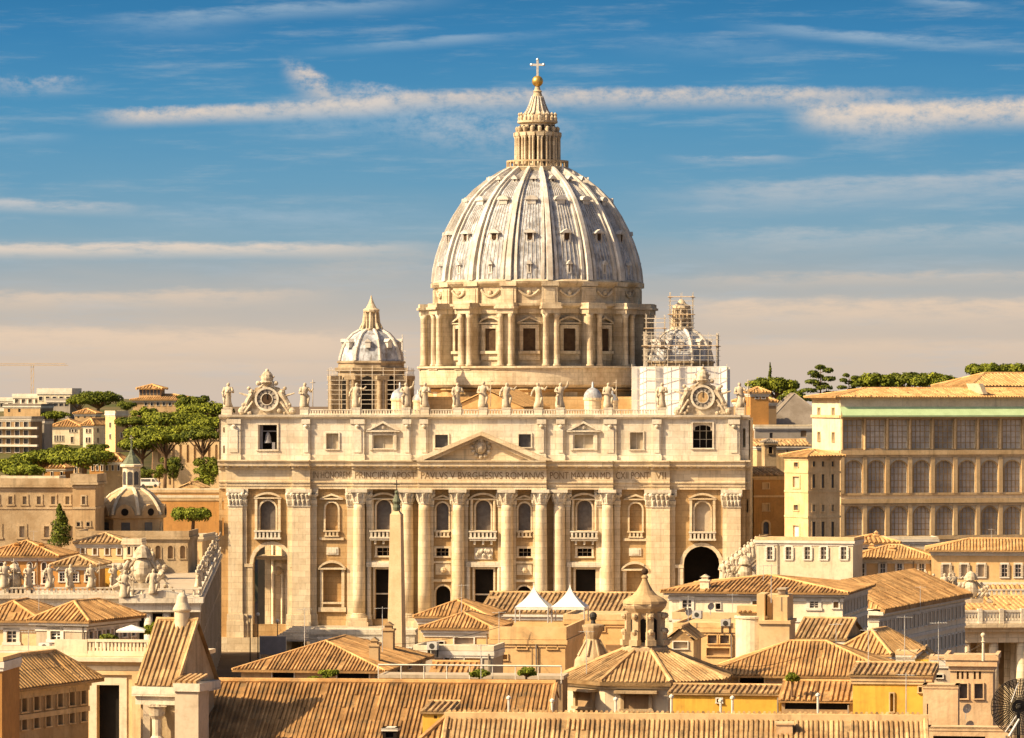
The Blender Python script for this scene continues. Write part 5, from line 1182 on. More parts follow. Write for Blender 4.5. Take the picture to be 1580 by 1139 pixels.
for i in range(4):
    c = ax+(bx_-ax)*(.06+.88*i/3*.85); k_ = MB(); k_.tube((c, yf-1.0, -3), (c, yf-1.0, ZC-2.4), .85, .72, 12); k_.ob('column', 'attic', co_l, True)
m.box(ax-.5, bx_+.3, yf-2.2, yf-.003, ZC-2.4, ZC-.9, .6); m.box(ax-1, bx_+.8, yf-2.8, yf-.004, ZC-.9, ZC-.1, .8); m.prism([(ax-.5, ZC-.1), (bx_-.5, ZC-.1), ((ax+bx_)/2, ZC+1.2)], yf-2.4, yf+3, .5); m.ob('end_portico', 'attic', co_l)
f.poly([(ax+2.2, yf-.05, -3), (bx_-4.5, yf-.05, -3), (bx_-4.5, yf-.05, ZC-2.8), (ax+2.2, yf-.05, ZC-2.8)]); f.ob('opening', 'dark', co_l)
# statues along the corridor
names = ('standing', 'robed', 'gesturing', 'staff-bearing')
n = 9
for i in range(n):
    c = B_+(C_-B_)*((i+.3)/n); statue('statue', f'{ORD[i]} white statue from the near end along the right edge of the left corridor', (c.x-.4, c.y, ZC+1.3), 3.6, i, 'statues on the left corridor', R(60))
for i in range(5):
    c = A+(D_-A)*((i+.35)/n); statue('statue', f'{ORD[i]} white statue from the near end along the far edge of the left corridor', (c.x+.4, c.y, ZC+1.3), 3.4, i+2, 'statues on the left corridor', R(-60))
statue('statue', 'white arm-spreading statue standing on the front gable end of the left corridor', (X(237, 703), 702.5, ZC+.6), 4.2, 3, 'statues on the left corridor')
statue('statue', 'tall white statue at the front left corner of the left corridor', (X(193, 703), 702.5, ZC), 4.6, 1, 'statues on the left corridor')
def arms(label, x, y, z, s_, seed):
    """carved coat of arms with supporters"""
    rnd = random.Random(seed); o = thing('coat_of_arms', label, 'sculpture', (x, y, z)); m = MB()
    m.ball((0, 0, s_*.55), s_*.32, 14, 1.3, .6); m.lathe(0, 0, [(.3*s_, s_*.95), (.26*s_, s_*1.1), (.16*s_, s_*1.25), (.03*s_, s_*1.33)], 12); m.box(-.5*s_, .5*s_, -.2*s_, .25*s_, 0, .18*s_)
    m.ob('shield', 'statue', o); m = MB()
    for sg in (-1, 1):
        m.tube((sg*.3*s_, -.05*s_, .15*s_), (sg*.62*s_, -.1*s_, .5*s_), .13*s_, .1*s_, 8); m.tube((sg*.62*s_, -.1*s_, .5*s_), (sg*.42*s_, 0, .85*s_), .1*s_, .05*s_, 7); m.ball((sg*.68*s_, -.1*s_, .66*s_), .09*s_, 8); m.tube((sg*.2*s_, 0, .9*s_), (sg*.75*s_, -.05*s_, .25*s_), .05*s_, .08*s_, 6)
        m.tube((sg*.7*s_, 0, .1*s_), (sg*.9*s_, -.1*s_, .02*s_), .12*s_, .06*s_, 7)
        for k in range(6): m.ball((sg*rnd.uniform(.2, .75)*s_, -.12*s_, rnd.uniform(.1, .7)*s_), rnd.uniform(.05, .1)*s_, 7)
    m.ob('supporters', 'statue', o)
arms('big carved coat of arms with figures on top of the left corridor end', X(220, 712), 712, ZC+1.0, 5.6, 1)
# left colonnade
o = thing('colonnade', 'flat-topped curved stone colonnade with statues at the left edge', 'colonnade', (0, 0, 0)); dl = 715
m = MB(); x0, x1 = X(-80, dl), X(193, dl)
m.box(x0, x1, dl, dl+14, -3, 15.5); m.box(x0-.4, x1+.4, dl-.8, dl+14.5, 15.5, 17.6); m.box(x0-1, x1+1, dl-1.6, dl+15, 17.6, 18.2); m.ob('entablature', 'attic', o)
m = MB()
for i in range(9): m = MB(); c = x0+(x1-x0)*(i+.5)/9; m.tube((c, dl-.9, -3), (c, dl-.9, 15.5), .8, .7, 10); m.ob('column', 'attic', o)
m = MB(); balus(m, x0, x1, dl-.9, dl-.3, 18.2, 1.3, 40); m.ob('balustrade', 'attic', o)
for i, px in enumerate((8, 45, 77, 109, 141, 176)):
    statue('statue', f'{ORD[i]} white statue from the left edge on the left colonnade', (X(px, dl), dl-.6, 19.4), 4.0 if i else 4.4, i*3+1, 'statues on the left colonnade', R(20))
arms('white heap of carved figures around a shield on the left colonnade', X(21, dl), dl+1, 18.3, 3.9, 4)
# ================================================================== obelisk, ground clutter
d = 700; o = thing('obelisk', 'tall plain stone obelisk with bronze finial and cross in front of the facade', 'obelisk', (X(612, d), d, -3), R(-14)); s = d/F
m = MB(); wb, wt_ = 12*s, 8.4*s
zz0, zz1, zz2 = Z(1010, d)+3, Z(794, d)+3, Z(783, d)+3
m.add([(-wb,-wb,zz0),(wb,-wb,zz0),(wb,wb,zz0),(-wb,wb,zz0),(-wt_,-wt_,zz1),(wt_,-wt_,zz1),(wt_,wt_,zz1),(-wt_,wt_,zz1),(0,0,zz2)], [(0,1,5,4),(1,2,6,5),(2,3,7,6),(3,0,4,7),(4,5,8),(5,6,8),(6,7,8),(7,4,8)], .6); m.ob('shaft', 'granite', o)
m = MB(); m.box(-1.9, 1.9, -1.9, 1.9, 0, zz0-1.2); m.box(-2.3, 2.3, -2.3, 2.3, zz0-1.2, zz0-.5); m.box(-1.5, 1.5, -1.5, 1.5, zz0-.5, zz0); m.ob('pedestal', 'granite', o)
m = MB(); m.lathe(0, 0, [(.55, zz2-.6), (.7, zz2), (.5, zz2+.5), (.75, zz2+1.0), (.35, zz2+1.9), (.15, zz2+2.2)], 10); m.ball((0, 0, zz2+2.5), .35, 8); fn = m.ob('finial', 'bronze', o)
m = MB(); m.box(-.07, .07, -.07, .07, zz2+2.7, zz2+4.6); m.box(-.5, .5, -.06, .06, zz2+3.7, zz2+3.85); m.ob('cross', 'iron', fn)
d = 815; o = thing('video_screen', 'grey video screen on posts standing in the shaded square', 'screen', (X(421, d), d, -3)); s = d/F
m = MB(); m.box(-20*s, 20*s, 0, .5, Z(1010, d)+3, Z(983, d)+3); m.ob('panel', 'screen', o); m = MB()
for a in (-20, 20): m.tube((a*s, .2, 0), (a*s, .2, Z(981, d)+3), .12, .12, 6)
m.box(-20.8*s, 20.8*s, -.06, .6, Z(983, d)+3, Z(981.6, d)+3); m.ob('posts', 'metal', o)
for i, (px, py) in enumerate(((398, 948), (428, 958), (386, 952))):                   # lamp posts in the square
    dd = 850; o = thing('lamp_post', ('tall thin lamp post under the left bell arch', 'tall thin lamp post right of the video screen', 'short dark lamp post left of the bell arch')[i], 'lamp post', (X(px, dd), dd, -3), 0, 'lamp posts in the square'); m = MB(); zt = Z(py, dd)+3; m.tube((0, 0, 0), (0, 0, zt), .14, .09, 6); m.ob('pole', 'iron', o); m = MB(); m.ball((0, 0, zt), .4, 8); m.ob('lamp_head', 'white', o)
o = thing('sagrato_barrier', 'low white barriers and seating frames on the steps before the columns', 'barrier', (X(560, 862), 862, -3)); m = MB()
for i in range(26): a = -9+i*.72; m.tube((a, 0, 0), (a, 0, 5.2), .09, .09, 4)
m.box(-9.4, 9.4, -.15, .15, 5.2, 5.5); m.box(-9.4, 9.4, -.12, .12, 3.6, 3.8); m.box(-10, 10, .5, 8, 0, 3.2); m.ob('railing', 'white', o)
house('stage_wall', 'pale stepped stage front on the square behind the hip roof', 'platform', 478, 640, 975, 868, -4, 8, 'attic', ('flat', .5, .1, 0), 'attic', z0=-4, cornice=.3, trim='attic')
# ================================================================== RIGHT: apostolic palace and neighbours
o, f, w_, zt, ro = house('loggia_palace', 'huge palace with three storeys of glazed arcades and a green copper strip', 'palace', 1297, 1640, 611, 900, 14, 19.5, 'pcream', None, z0=-3, wt=.6, cornice=0,
    wins=[([1317+35.0*i for i in range(8)]+[1597, 1631], 26, 711, 762, 'a', 'loggia', .25), ([1318+34.9*i for i in range(8)]+[1596, 1630], 26, 782, 826, 'a', 'loggia', .25), ([1316+35.0*i for i in range(8)]+[1596, 1630], 30, 648, 692, 'r', 'loggia', .2)],
    side=(), lside=((2, 1.6, 630, 641, 'r', 'palepane', .15), (2, 1.6, 668, 682, 'r', 'palepane', .15)), trim='ochre')
c = MB()
for y, t_, pr in ((642, .5, .5), (697, .7, .6), (703, .35, .4), (762, .35, .3), (772, .7, .6), (779, .3, .3), (829, .6, .4)):
    q = f.z(y); c.box(-.1, w_+.1, -pr, -.004, q-t_, q+t_*.4, .6)
for i in range(11):
    x = f.x(1299+34.9*i); c.box(x-.45, x+.45, -.4, -.005, f.z(828), f.z(780), .6); c.box(x-.45, x+.45, -.4, -.005, f.z(762), f.z(704), .6); c.tube((x, -.2, f.z(694)), (x, -.2, f.z(645)), .3, .27, 8, .8)
for y, t_ in ((642, .4), (697, .6), (762, .35), (613.5, .5)):
    q = f.z(y); c.box(-.35, -.004, -.1, 19.5, q-t_, q+t_*.4, .6)
c.ob('arcade_trim', 'cream', o)
q = MB(); q.poly([(-.2, -1.9, f.z(641)), (w_+.2, -1.9, f.z(641)), (w_+.2, .8, f.z(622)), (-.2, .8, f.z(622))], .6); q.poly([(-.2, -1.9, f.z(641)), (w_+.2, -1.9, f.z(641)), (w_+.2, -1.9, f.z(643.5)), (-.2, -1.9, f.z(643.5))], .2); q.poly([(-.2, -1.9, f.z(643.5)), (w_+.2, -1.9, f.z(643.5)), (w_+.2, 0, f.z(643)), (-.2, 0, f.z(643))], .2)
q.ob('copper_strip', 'copper', o)
roofing(o, 'hip', -1.6, w_+20, -.9, 20.5, f.z(613), 1.9, .6, 'tile3')
q = MB(); q.box(-.05, w_, 1.2, 19.4, f.z(622)+.05, f.z(613)-.2, .3); q.ob('attic_storey', 'cream', o)
q = MB(); x = f.x(1514); q.prism([(x-.5, f.z(596)+.6), (x+.5, f.z(596)+.6), (x+1.5, f.z(612)+.5), (x+.5, f.z(612)+.5)], .1, 8, .9); q.ob('roof_ridge_wall', 'pcream', o)
house('rear_palace', 'further palace wing with terracotta roof rising behind the arcaded palace', 'palace', 1500, 1700, 596, 985, 24, 16, 'cream', ('hip', 3.0, 1.2, .9), 'tile3', wins=[((1530, 1560), 5, 598, 606, 'r', 'glass', .2)])
# projecting palace tower: lit left flank, shaded front
house('palace_tower', 'square palace tower with one sunlit side and hooded windows beside the arcades', 'tower', 1247, 1296, 704, 868, 27, 9.5, 'cream', ('hip', 1.2, .9, .7), 'tile3', trim='cream',
    wins=[((1256, 1270, 1285), 5, 712, 720, 'r', 'glass', .15), ((1256, 1270, 1285), 5.5, 732, 753, 'r', 'glass', .25), ((1256, 1270, 1285), 5, 779, 789, 'r', 'palepane', .25), ((1256, 1270, 1285), 6, 805, 830, 'r', 'glass', .25)],
    lside=((1, 1.7, 714, 721, 'r', 'glass', .2), (1, 2.6, 736, 753, 'r', 'palepane', .35), (1, 1.7, 780, 788, 'r', 'glass', .3), (1, 2.4, 812, 830, 'r', 'white', .35)), bands=(729, 759, 798))
house('orange_link', 'orange link wall with an arched window between facade and palace tower', 'building', 1163, 1212, 734, 915, 10, 10, 'dorange', ('shed', 1.5, .5, .8), 'tile2', wins=[((1182,), 9, 805, 824, 's', 'glass', .4), ((1182,), 9, 746, 754, 'r', 'orange', .2), ((1182,), 9, 778, 788, 'r', 'orange', .25)], bands=(766,), trim='orange')
house('chapel_block', 'dark brown chapel block with low-pitched roof right of the facade', 'building', 1150, 1198, 620, 975, 8, 14, 'brown', ('hip', 1.6, .4, .9), 'tile', wins=[((1176,), 8, 627, 640, 'r', 'glass', .2)])
house('small_lantern_house', 'little orange roofed lantern house beside the right clock', 'house', 1158, 1186, 606, 962, 8, 5, 'dorange', ('hip', 1.2, .5, .7), 'tile', wins=[((1168, 1178), 5, 609, 615, 'r', 'brown', .15)])
house('grey_roofed_hall', 'long hall with dark grey sloping roof beyond the right end of the facade', 'building', 1180, 1290, 660, 990, 5, 24, 'concrete', ('hip', 8, .4, 0), 'greyroof', wins=[((1205, 1235), 6, 666, 674, 'r', 'glass', .15)])
house('grey_terrace', 'grey flat terrace block with a pale parapet below the grey-roofed hall', 'building', 1165, 1256, 658, 960, 5, 8, 'concrete', ('flat', .4, .2, 0), 'pcream', wins=[((1240,), 9, 664, 674, 's', 'brown', 0), ((1190,), 5, 668, 676, 'r', 'glass', 0)])
house('dark_turret', 'small dark stone belfry turret in shade between the facade and the tower', 'tower', 1180, 1198, 683, 935, 10, 3, 'dstone', ('hip', .8, .3, .5), 'greyroof', wins=[((1189,), 6, 688, 700, 'a', 'dark', .2)], trim='dstone')
house('tiled_lean_to', 'low cream lean-to with tile roof under the dark turret', 'building', 1168, 1250, 688, 945, 8, 6, 'cream', ('shed', 1.2, .4, .8), 'tile2', wins=[((1215, 1235), 4, 694, 702, 'r', 'brown', .1)])
# garden trees on the right
for i, (k, nm, lb, px, b_, t_, wp, d, mt_) in enumerate([
    ('umbrella', 'umbrella_pine', 'rounded pine directly right of the facade end, behind the chapel roof', 1196, 640, 577, 84, 1120, 'pine'), ('round', 'broadleaf_tree', 'low bright tree below the rounded pine', 1222, 640, 596, 52, 1090, 'pine'),
    ('cypress', 'cypress_tree', 'slim brown cypress tip poking above the rounded pine', 1188, 630, 562, 15, 1180, 'dpine'), ('cedar', 'cedar_tree', 'dark ragged cedar with flat tiers on the right skyline', 1266, 640, 563, 66, 1130, 'dpine'),
    ('cedar', 'cedar_tree', 'lower dark cedar right of the ragged one', 1310, 640, 576, 46, 1140, 'dpine'), ('umbrella', 'umbrella_pine', 'first full pine right of the cedars above the palace roof', 1352, 640, 572, 84, 1150, 'pine'),
    ('umbrella', 'umbrella_pine', 'second full pine above the palace roof', 1400, 640, 570, 76, 1180, 'dpine'), ('umbrella', 'umbrella_pine', 'third full pine above the palace roof, at the row end', 1446, 640, 571, 84, 1150, 'pine'),
    ('umbrella', 'umbrella_pine', 'left pine of the pair at the right edge of the skyline', 1520, 640, 557, 70, 1200, 'pine'), ('umbrella', 'umbrella_pine', 'right pine of the pair cut by the right edge', 1568, 640, 556, 74, 1220, 'pine')]):
    tree(k, nm, lb, px, b_, t_, wp, d, 'umbrella pines on the right skyline' if k == 'umbrella' else None, mt_, 60+i, hi=.42)
# mid-distance blocks on the right
house('cream_block', 'cream block with five tall shuttered windows below the palace tower', 'building', 1167, 1316, 833, 715, -14, 10, 'pcream', ('flat', .5, .25, 0), 'cream', wins=[((1188, 1217, 1246, 1271, 1302), 8, 844, 863, 'r', 'grey', .25)], trim='white', shut='white')
house('terracotta_house', 'orange house with four white-framed windows and deep tiled eaves', 'house', 1318, 1436, 861, 725, -9, 11, 'orange', ('hip', 2.0, 1.3, .55), 'tile3', wins=[((1330, 1362, 1388, 1422), 7, 870, 892, 'r', 'grey', .3)], shut='white', chim=((1345, 4, 1.0, 1.6), (1376, 3, 1.3, 1.2)))
house('terracotta_house', 'long orange house with overhanging roof behind the carved group, right', 'house', 1437, 1640, 849, 718, -6, 13, 'orange', ('hip', 1.7, 1.1, .55), 'tile3', wins=[((1460, 1488, 1514), 9, 871, 890, 'r', 'palepane', .3), ((1550, 1571, 1600), 8, 871, 890, 'r', 'glass', .3)], shut='beige', bands=(900,))
house('rooftop_store', 'low dark-roofed store squeezed between cream block and orange house', 'building', 1316, 1385, 838, 740, 4, 8, 'orange', ('hip', 1.2, .5, .8), 'tile', wins=[((1335,), 8, 842, 848, 'r', 'dark', .1)], chim=((1352, 3, .8, 1.2),))
house('cream_gable_house', 'pale cream flat-topped attic behind the orange house with four windows', 'building', 1370, 1446, 832, 750, 4, 6, 'pcream', ('flat', .4, .2, 0), 'pcream', wins=[((1400,), 5, 836, 841, 'r', 'palepane', .1)])
# right corridor with its crowded statues
co_r, A2, B2, C2, D2 = corridor('colonnade_corridor', 'balustraded corridor on the right, seen end-on under a crowd of statues', 1112, 1230, 1168, 1240, 745, 885, 0, 17.6)
for i in range(9):
    c = A2+(D2-A2)*((i+.2)/9); statue('statue', f'{ORD[i]} white statue from the near end on the right corridor, in the crowded row', (c.x+.3, c.y, 18.8), 3.9, i+1, 'statues on the right corridor', R(-30))
arms('pale carved coat of arms rising from the crowded right corridor statues', X(1150, 750), 751, 17.9, 4.2, 7)
# right colonnade with balustrade, attic and carved group
d = 640; s = d/F; o = thing('colonnade', 'curved stone colonnade with shaded columns and balustrade at the right edge', 'colonnade', (X(1478, d), d, -3), R(6)); Wc = 34
m = MB(); zz = lambda py: Z(py, d)+3
m.box(0, Wc, 0, 14, zz(992), zz(975)); m.box(-.5, Wc, -.8, 14, zz(975), zz(968)); m.box(-.9, Wc, -1.6, 14.5, zz(968), zz(962.5)); m.ob('entablature', 'trav', o)
for i in range(8):
    for y in (.9, 5.2, 9.5): m = MB(); m.tube((1.4+i*4.3, y, 0), (1.4+i*4.3, y, zz(992)), .85, .72, 12, .6); m.ob('column', 'trav', o, True)
m = MB(); m.box(0, Wc, 13, 13.6, 0, zz(992)); m.ob('back_wall', 'brown', o)
m = MB()
for i in range(10): balus(m, .4+i*3.3, 3.3+i*3.3, -.5, .1, zz(962), 2.0, 6); m.box(-.3+i*3.3, .35+i*3.3, -.7, .3, zz(962), zz(962)+2.2, .5)
m.ob('balustrade', 'attic', o)
d = 690; o = thing('colonnade', 'far run of the right colonnade topped by small statues and a flat tiled walk', 'colonnade', (X(1350, d), d, -3), R(3)); m = MB(); zz2_ = Z(921, d)+3; m.box(0, 40, 0, 12, 0, zz2_-.8); m.box(-.6, 40.5, -.9, 12.5, zz2_-.8, zz2_); m.ob('entablature', 'attic', o)
m = MB(); balus(m, 0, 40, -.5, .1, zz2_, 1.2, 50); m.ob('balustrade', 'attic', o); m = MB(); m.tiles([(0, .5, zz2_+.1), (40, .5, zz2_+.1), (40, 6, zz2_+1.6), (0, 6, zz2_+1.6)], .8, .25); m.ob('roof', 'tile3', o)
for i, px in enumerate((1354, 1379, 1399, 1421, 1440)): statue('statue', f'{ORD[i]} small white statue from the left along the far right colonnade', (X(px, d), d-.3, Z(917, d)), 3.4, i+2, 'statues on the right colonnade', R(-20))
for i, px in enumerate((1458, 1466, 1474)): statue('statue', f'{ORD[i]} white statue in the cluster left of the right carved group', (X(px, 660), 660+i, Z(920, 660)), 3.6, i+5, 'statues on the right colonnade', R(10))
arms('big white carved group with crest standing on the right colonnade', X(1498, 655), 655, Z(930, 655), 3.7, 3)
house('attic_terrace', 'tiled terrace with low cream walls behind the right colonnade balustrade', 'building', 1440, 1640, 944, 665, 4, 14, 'cream', ('shed', 1.6, .3, .8), 'tile3', wins=[((1530, 1555, 1600), 7, 948, 954, 'r', 'brown', .1)], cornice=.2)
# ================================================================== CENTRE and right foreground
house('grey_palace', 'grey-beige palace with long tiled roof, white cornice and pilastered right flank', 'palace', 1032, 1300, 912, 520, -13, 21, 'pcream2', ('hip', 1.5, .9, .5), 'tile', trim='white', cornice=.55,
    wins=[((1060,), 14, 926, 943, 'r', 'glass', .35), ((1108,), 8, 931, 940, 'r', 'dark', .1), ((1256,), 13, 928, 938, 'r', 'glass', .4), ((1165, 1190, 1290), 8, 925, 938, 'r', 'brown', .2)], side=((8, 1.3, 929, 948, 'r', 'brown', .25), (8, 1.3, 962, 980, 'r', 'brown', .25)), bands=(955,), chim=((1088, 1.5, 1.1, 1.2),))
q_, f, w_, zt, ro = house('long_street_palace', 'long beige street palace with rows of narrow windows seen along its flank', 'palace', 1340, 1356, 943, 545, -20, 46, 'pcream2', None, trim='white', cornice=.8,
    side=((22, .85, 960, 979, 'r', 'brown', .2), (22, .95, 1004, 1024, 'r', 'dark', .2), (22, .9, 1040, 1060, 'r', 'brown', .2)), bands=(992,))
m = MB(); ez = zt+.25; m.tiles([(w_+.9, -.6, ez), (w_+.9, 46.6, ez), (-5, 42.5, ez+3.4), (-5, 3, ez+3.4)], .75, .22); m.tiles([(w_+.9, -.6, ez), (-5, 3, ez+3.4), (-11, 3, ez+.2)], .75, .22); m.box(w_+.4, w_+.99, -.7, 46.7, ez-.5, ez-.03, .5); m.ob('roof', 'tile', q_)
house('orange_terrace_house', 'orange house with roof terrace carrying the white pagoda tents', 'house', 757, 872, 986, 438, -8, 15, 'orange', ('flat', 1.3, .15, 0), 'orange', wins=[((805, 852), 15, 992, 1001, 'r', 'brown', .12), ((778,), 10, 1010, 1018, 'r', 'brown', .1)], cornice=.25, trim='orange', bands=(972,))
house('orange_wall_house', 'plain orange walled house just left of the lantern church', 'house', 872, 985, 956, 470, -8, 14, 'orange', ('flat', .6, .2, 0), 'cream', wins=[((930,), 6, 966, 974, 'r', 'brown', .1)], cornice=.25, trim='orange')
for i, (lb, px) in enumerate((('left white pagoda tent with pointed roof on the terrace', 824), ('right white pagoda tent with pointed roof on the terrace', 880))):
    d = 462; s = d/F; o = thing('pagoda_tent', lb, 'tent', (X(px, d), d+3, Z(962, d)), R(-8), 'white pagoda tents'); m = MB(); z = lambda py: Z(py, d)-Z(962, d); hf = 26*s; n = 8
    P_ = [(1-(i_/n), (i_/n)) for i_ in range(n+1)]; rows = []
    for t in [i_/n for i_ in range(n+1)]: rows.append((hf*(1-t)**1.7+.03, z(938)+(z(904)-z(938))*t))
    vs = [(sx*r, sy*r, q) for r, q in rows for sx, sy in ((-1,-1),(1,-1),(1,1),(-1,1))]
    m.add(vs, [(4*j+k, 4*j+(k+1) % 4, 4*j+4+(k+1) % 4, 4*j+4+k) for j in range(n) for k in range(4)], .6); m.ob('canopy', 'canvas', o)
    m = MB(); 
    for sx, sy in ((-1,-1),(1,-1),(1,1),(-1,1)): m.tube((sx*hf*.98, sy*hf*.98, 0), (sx*hf*.98, sy*hf*.98, z(938)), .08, .08, 6)
    m.tube((0, 0, z(905)), (0, 0, z(901)), .05, .03, 5); m.ob('frame', 'metal', o); m = MB()
    for a, b_ in (((-1,-1),(1,-1)), ((1,-1),(1,1)), ((1,1),(-1,1)), ((-1,1),(-1,-1))): m.poly([(a[0]*hf, a[1]*hf, z(938)), (b_[0]*hf, b_[1]*hf, z(938)), (b_[0]*hf, b_[1]*hf, z(942)), (a[0]*hf, a[1]*hf, z(942))])
    m.ob('valance', 'canvas', o)
house('long_low_roof', 'long low building with brown striped tile roof behind the pagoda tents', 'building', 742, 975, 945, 520, -8, 10, 'orange', ('shed', 1.9, .4, .6), 'tile2', wins=[((940, 955), 9, 949, 954, 'r', 'brown', .1)])
house('hip_roof_house', 'small house with shallow brown roof before the main door, left of the tents', 'house', 645, 750, 951, 500, -8, 12, 'cream', ('hip', 1.7, .5, .42), 'tile', wins=[((670, 690), 5, 956, 962, 'r', 'brown', .1)])
house('hip_roof_house', 'orange house with ribbed hip roof and grey shutter, left of the orange terrace', 'house', 655, 757, 969, 440, -10, 10, 'orange', ('hip', 1.4, .5, .4), 'tile', wins=[((681,), 8, 990, 996, 'r', 'dark', .1), ((716,), 30, 984, 1006, 'r', 'beige', .15)])
house('grey_annex', 'low grey-white annex with parapet below the ribbed hip roof', 'building', 640, 760, 1003, 425, -10, 6, 'beige', ('flat', .5, .15, 0), 'pcream', wins=[((690,), 8, 1010, 1018, 'r', 'brown', .1), ((730,), 26, 1008, 1030, 'r', 'orange', .1)], cornice=.2)
# lantern church
d = 380; s = d/F; o = thing('lantern_church', 'church with octagonal tiled roof and weathered stone lantern tipped by a dark orb', 'church', (X(995, d), d, -3), R(-8)); z = lambda py: Z(py, d)+3
oc = lambda mb, pr, n=8, t=.5, cap=True, a0=22.5: mb.lathe(0, 0, pr, n, R(a0), R(a0)+2*pi, t, cap)
m = MB(); E = 141*s; ro_, ri = E, 34*s; ze, zi = z(1044), z(1003)
rf = MB()
for k in range(8):
    a, b_ = R(22.5+45*k), R(67.5+45*k); rf.tiles([(ro_*cos(a), ro_*sin(a), ze), (ro_*cos(b_), ro_*sin(b_), ze), (ri*cos(b_), ri*sin(b_), zi), (ri*cos(a), ri*sin(a), zi)], .4, .125); rf.tube((ro_*cos(a), ro_*sin(a), ze+.08), (ri*cos(a), ri*sin(a), zi+.08), .22, .2, 6, .9)
oc(rf, [(ro_-.05, ze-.35), (ro_+.02, ze-.02)], 8, .2, False); rf.ob('roof', 'tile2', o)
oc(m, [(126*s, 0), (126*s, z(1056)), (131*s, z(1055)), (132*s, z(1050)), (137*s, z(1048))], 8, .5); m.ob('wall', 'pcream', o)
for k in range(8):
    a = R(45*k); m = MB(); m.m = lambda x, y, zz, a=a: ((126*s*cos(R(22.5))-y)*sin(a)+x*cos(a), -(126*s*cos(R(22.5))-y)*cos(a)+x*sin(a), zz); m.box(-1.1, 1.1, -.05, .2, z(1085), z(1063)); w2 = m.ob('window', 'brown', o); q = MB(); q.m = m.m; q.surround((-1.1, 1.1, z(1085), z(1063), 'r'), .3, 0, .3); q.ob('frame', 'dstone', w2); q = MB(); q.m = m.m; q.box(-1.9, 1.9, -1.2, -.01, z(1061), z(1057)); q.ob('hood', 'dstone', w2)
m = MB(); oc(m, [(38*s, z(1005)), (38*s, z(998)), (33*s, z(996)), (25*s, z(994)), (25*s, z(946)), (27*s, z(944)), (33*s, z(938)), (35*s, z(934)), (35*s, z(931)), (31*s, z(930))], 8, .5); ln = m.ob('lantern', 'dstone', o)
for k in range(8):
    a = R(22.5+45*k); m = MB(); m.m = lambda x, y, zz, a=a: ((25*s-y)*sin(a)+x*cos(a), -(25*s-y)*cos(a)+x*sin(a), zz)
    m.prism([(-.3, z(995)), (.3, z(995)), (.3, z(945)), (-.3, z(945))], -.35, .2, .7); m.box(-.42, .42, -.75, 0, z(995), z(986), .5); m.box(-.36, .36, -.55, 0, z(986), z(974), .6); m.ball((0, -.5, z(974)), .3, 6, 1, .6); m.ball((0, -.5, z(950)), .28, 6, 1, .6); m.ob('volute', 'dstone', ln)
    a = R(45*k); m = MB(); m.m = lambda x, y, zz, a=a: ((25*s*cos(R(22.5))-y)*sin(a)+x*cos(a), -(25*s*cos(R(22.5))-y)*cos(a)+x*sin(a), zz); m.prism([(-.3, z(990)), (.3, z(990)), (.3, z(957)), (0, z(953)), (-.3, z(957))], -.05, .2); m.ob('window', 'dark', ln)
m = MB(); oc(m, [(35*s, z(931)), (34*s, z(927)), (29*s, z(923)), (19*s, z(918)), (12.5*s, z(911)), (7.5*s, z(902)), (5*s, z(897)), (4*s, z(893)), (5.5*s, z(891)), (4*s, z(888))], 16, .6); m.ob('lantern_cap', 'tan', ln)
m = MB(); m.ball((0, 0, z(882)), 5.5*s, 10); m.tube((0, 0, z(878)), (0, 0, z(870)), .04, .03, 5); m.box(-.14, .14, -.02, .02, z(873.5), z(872.8)); m.ob('orb', 'dkbrown', ln)
d = 388; s = d/F; o = thing('stone_finial', 'weathered stone urn finial with dark ball left of the church lantern', 'finial', (X(914, d), d-4, Z(1034, d-4))); z = lambda py: Z(py, d)-Z(1034, d)
m = MB(); m.lathe(0, 0, [(30*s, 0), (28*s, z(1018)), (22*s, z(1010)), (13*s, z(994)), (9*s, z(986)), (14*s, z(976)), (17*s, z(968)), (17*s, z(965)), (7*s, z(963))], 12); m.ob('urn', 'dstone', o)
m = MB(); m.lathe(0, 0, [(4*s, z(963)), (3*s, z(958)), (6*s, z(955))], 8); m.ball((0, 0, z(951)), 6*s, 10); m.ob('ball', 'iron', o)
for k in range(8): m = MB(); a = R(45*k+22); m.tube((24*s*cos(a), 24*s*sin(a), z(1012)), (11*s*cos(a), 11*s*sin(a), z(988)), .14, .1, 5); m.ob('rib', 'dstone', o)
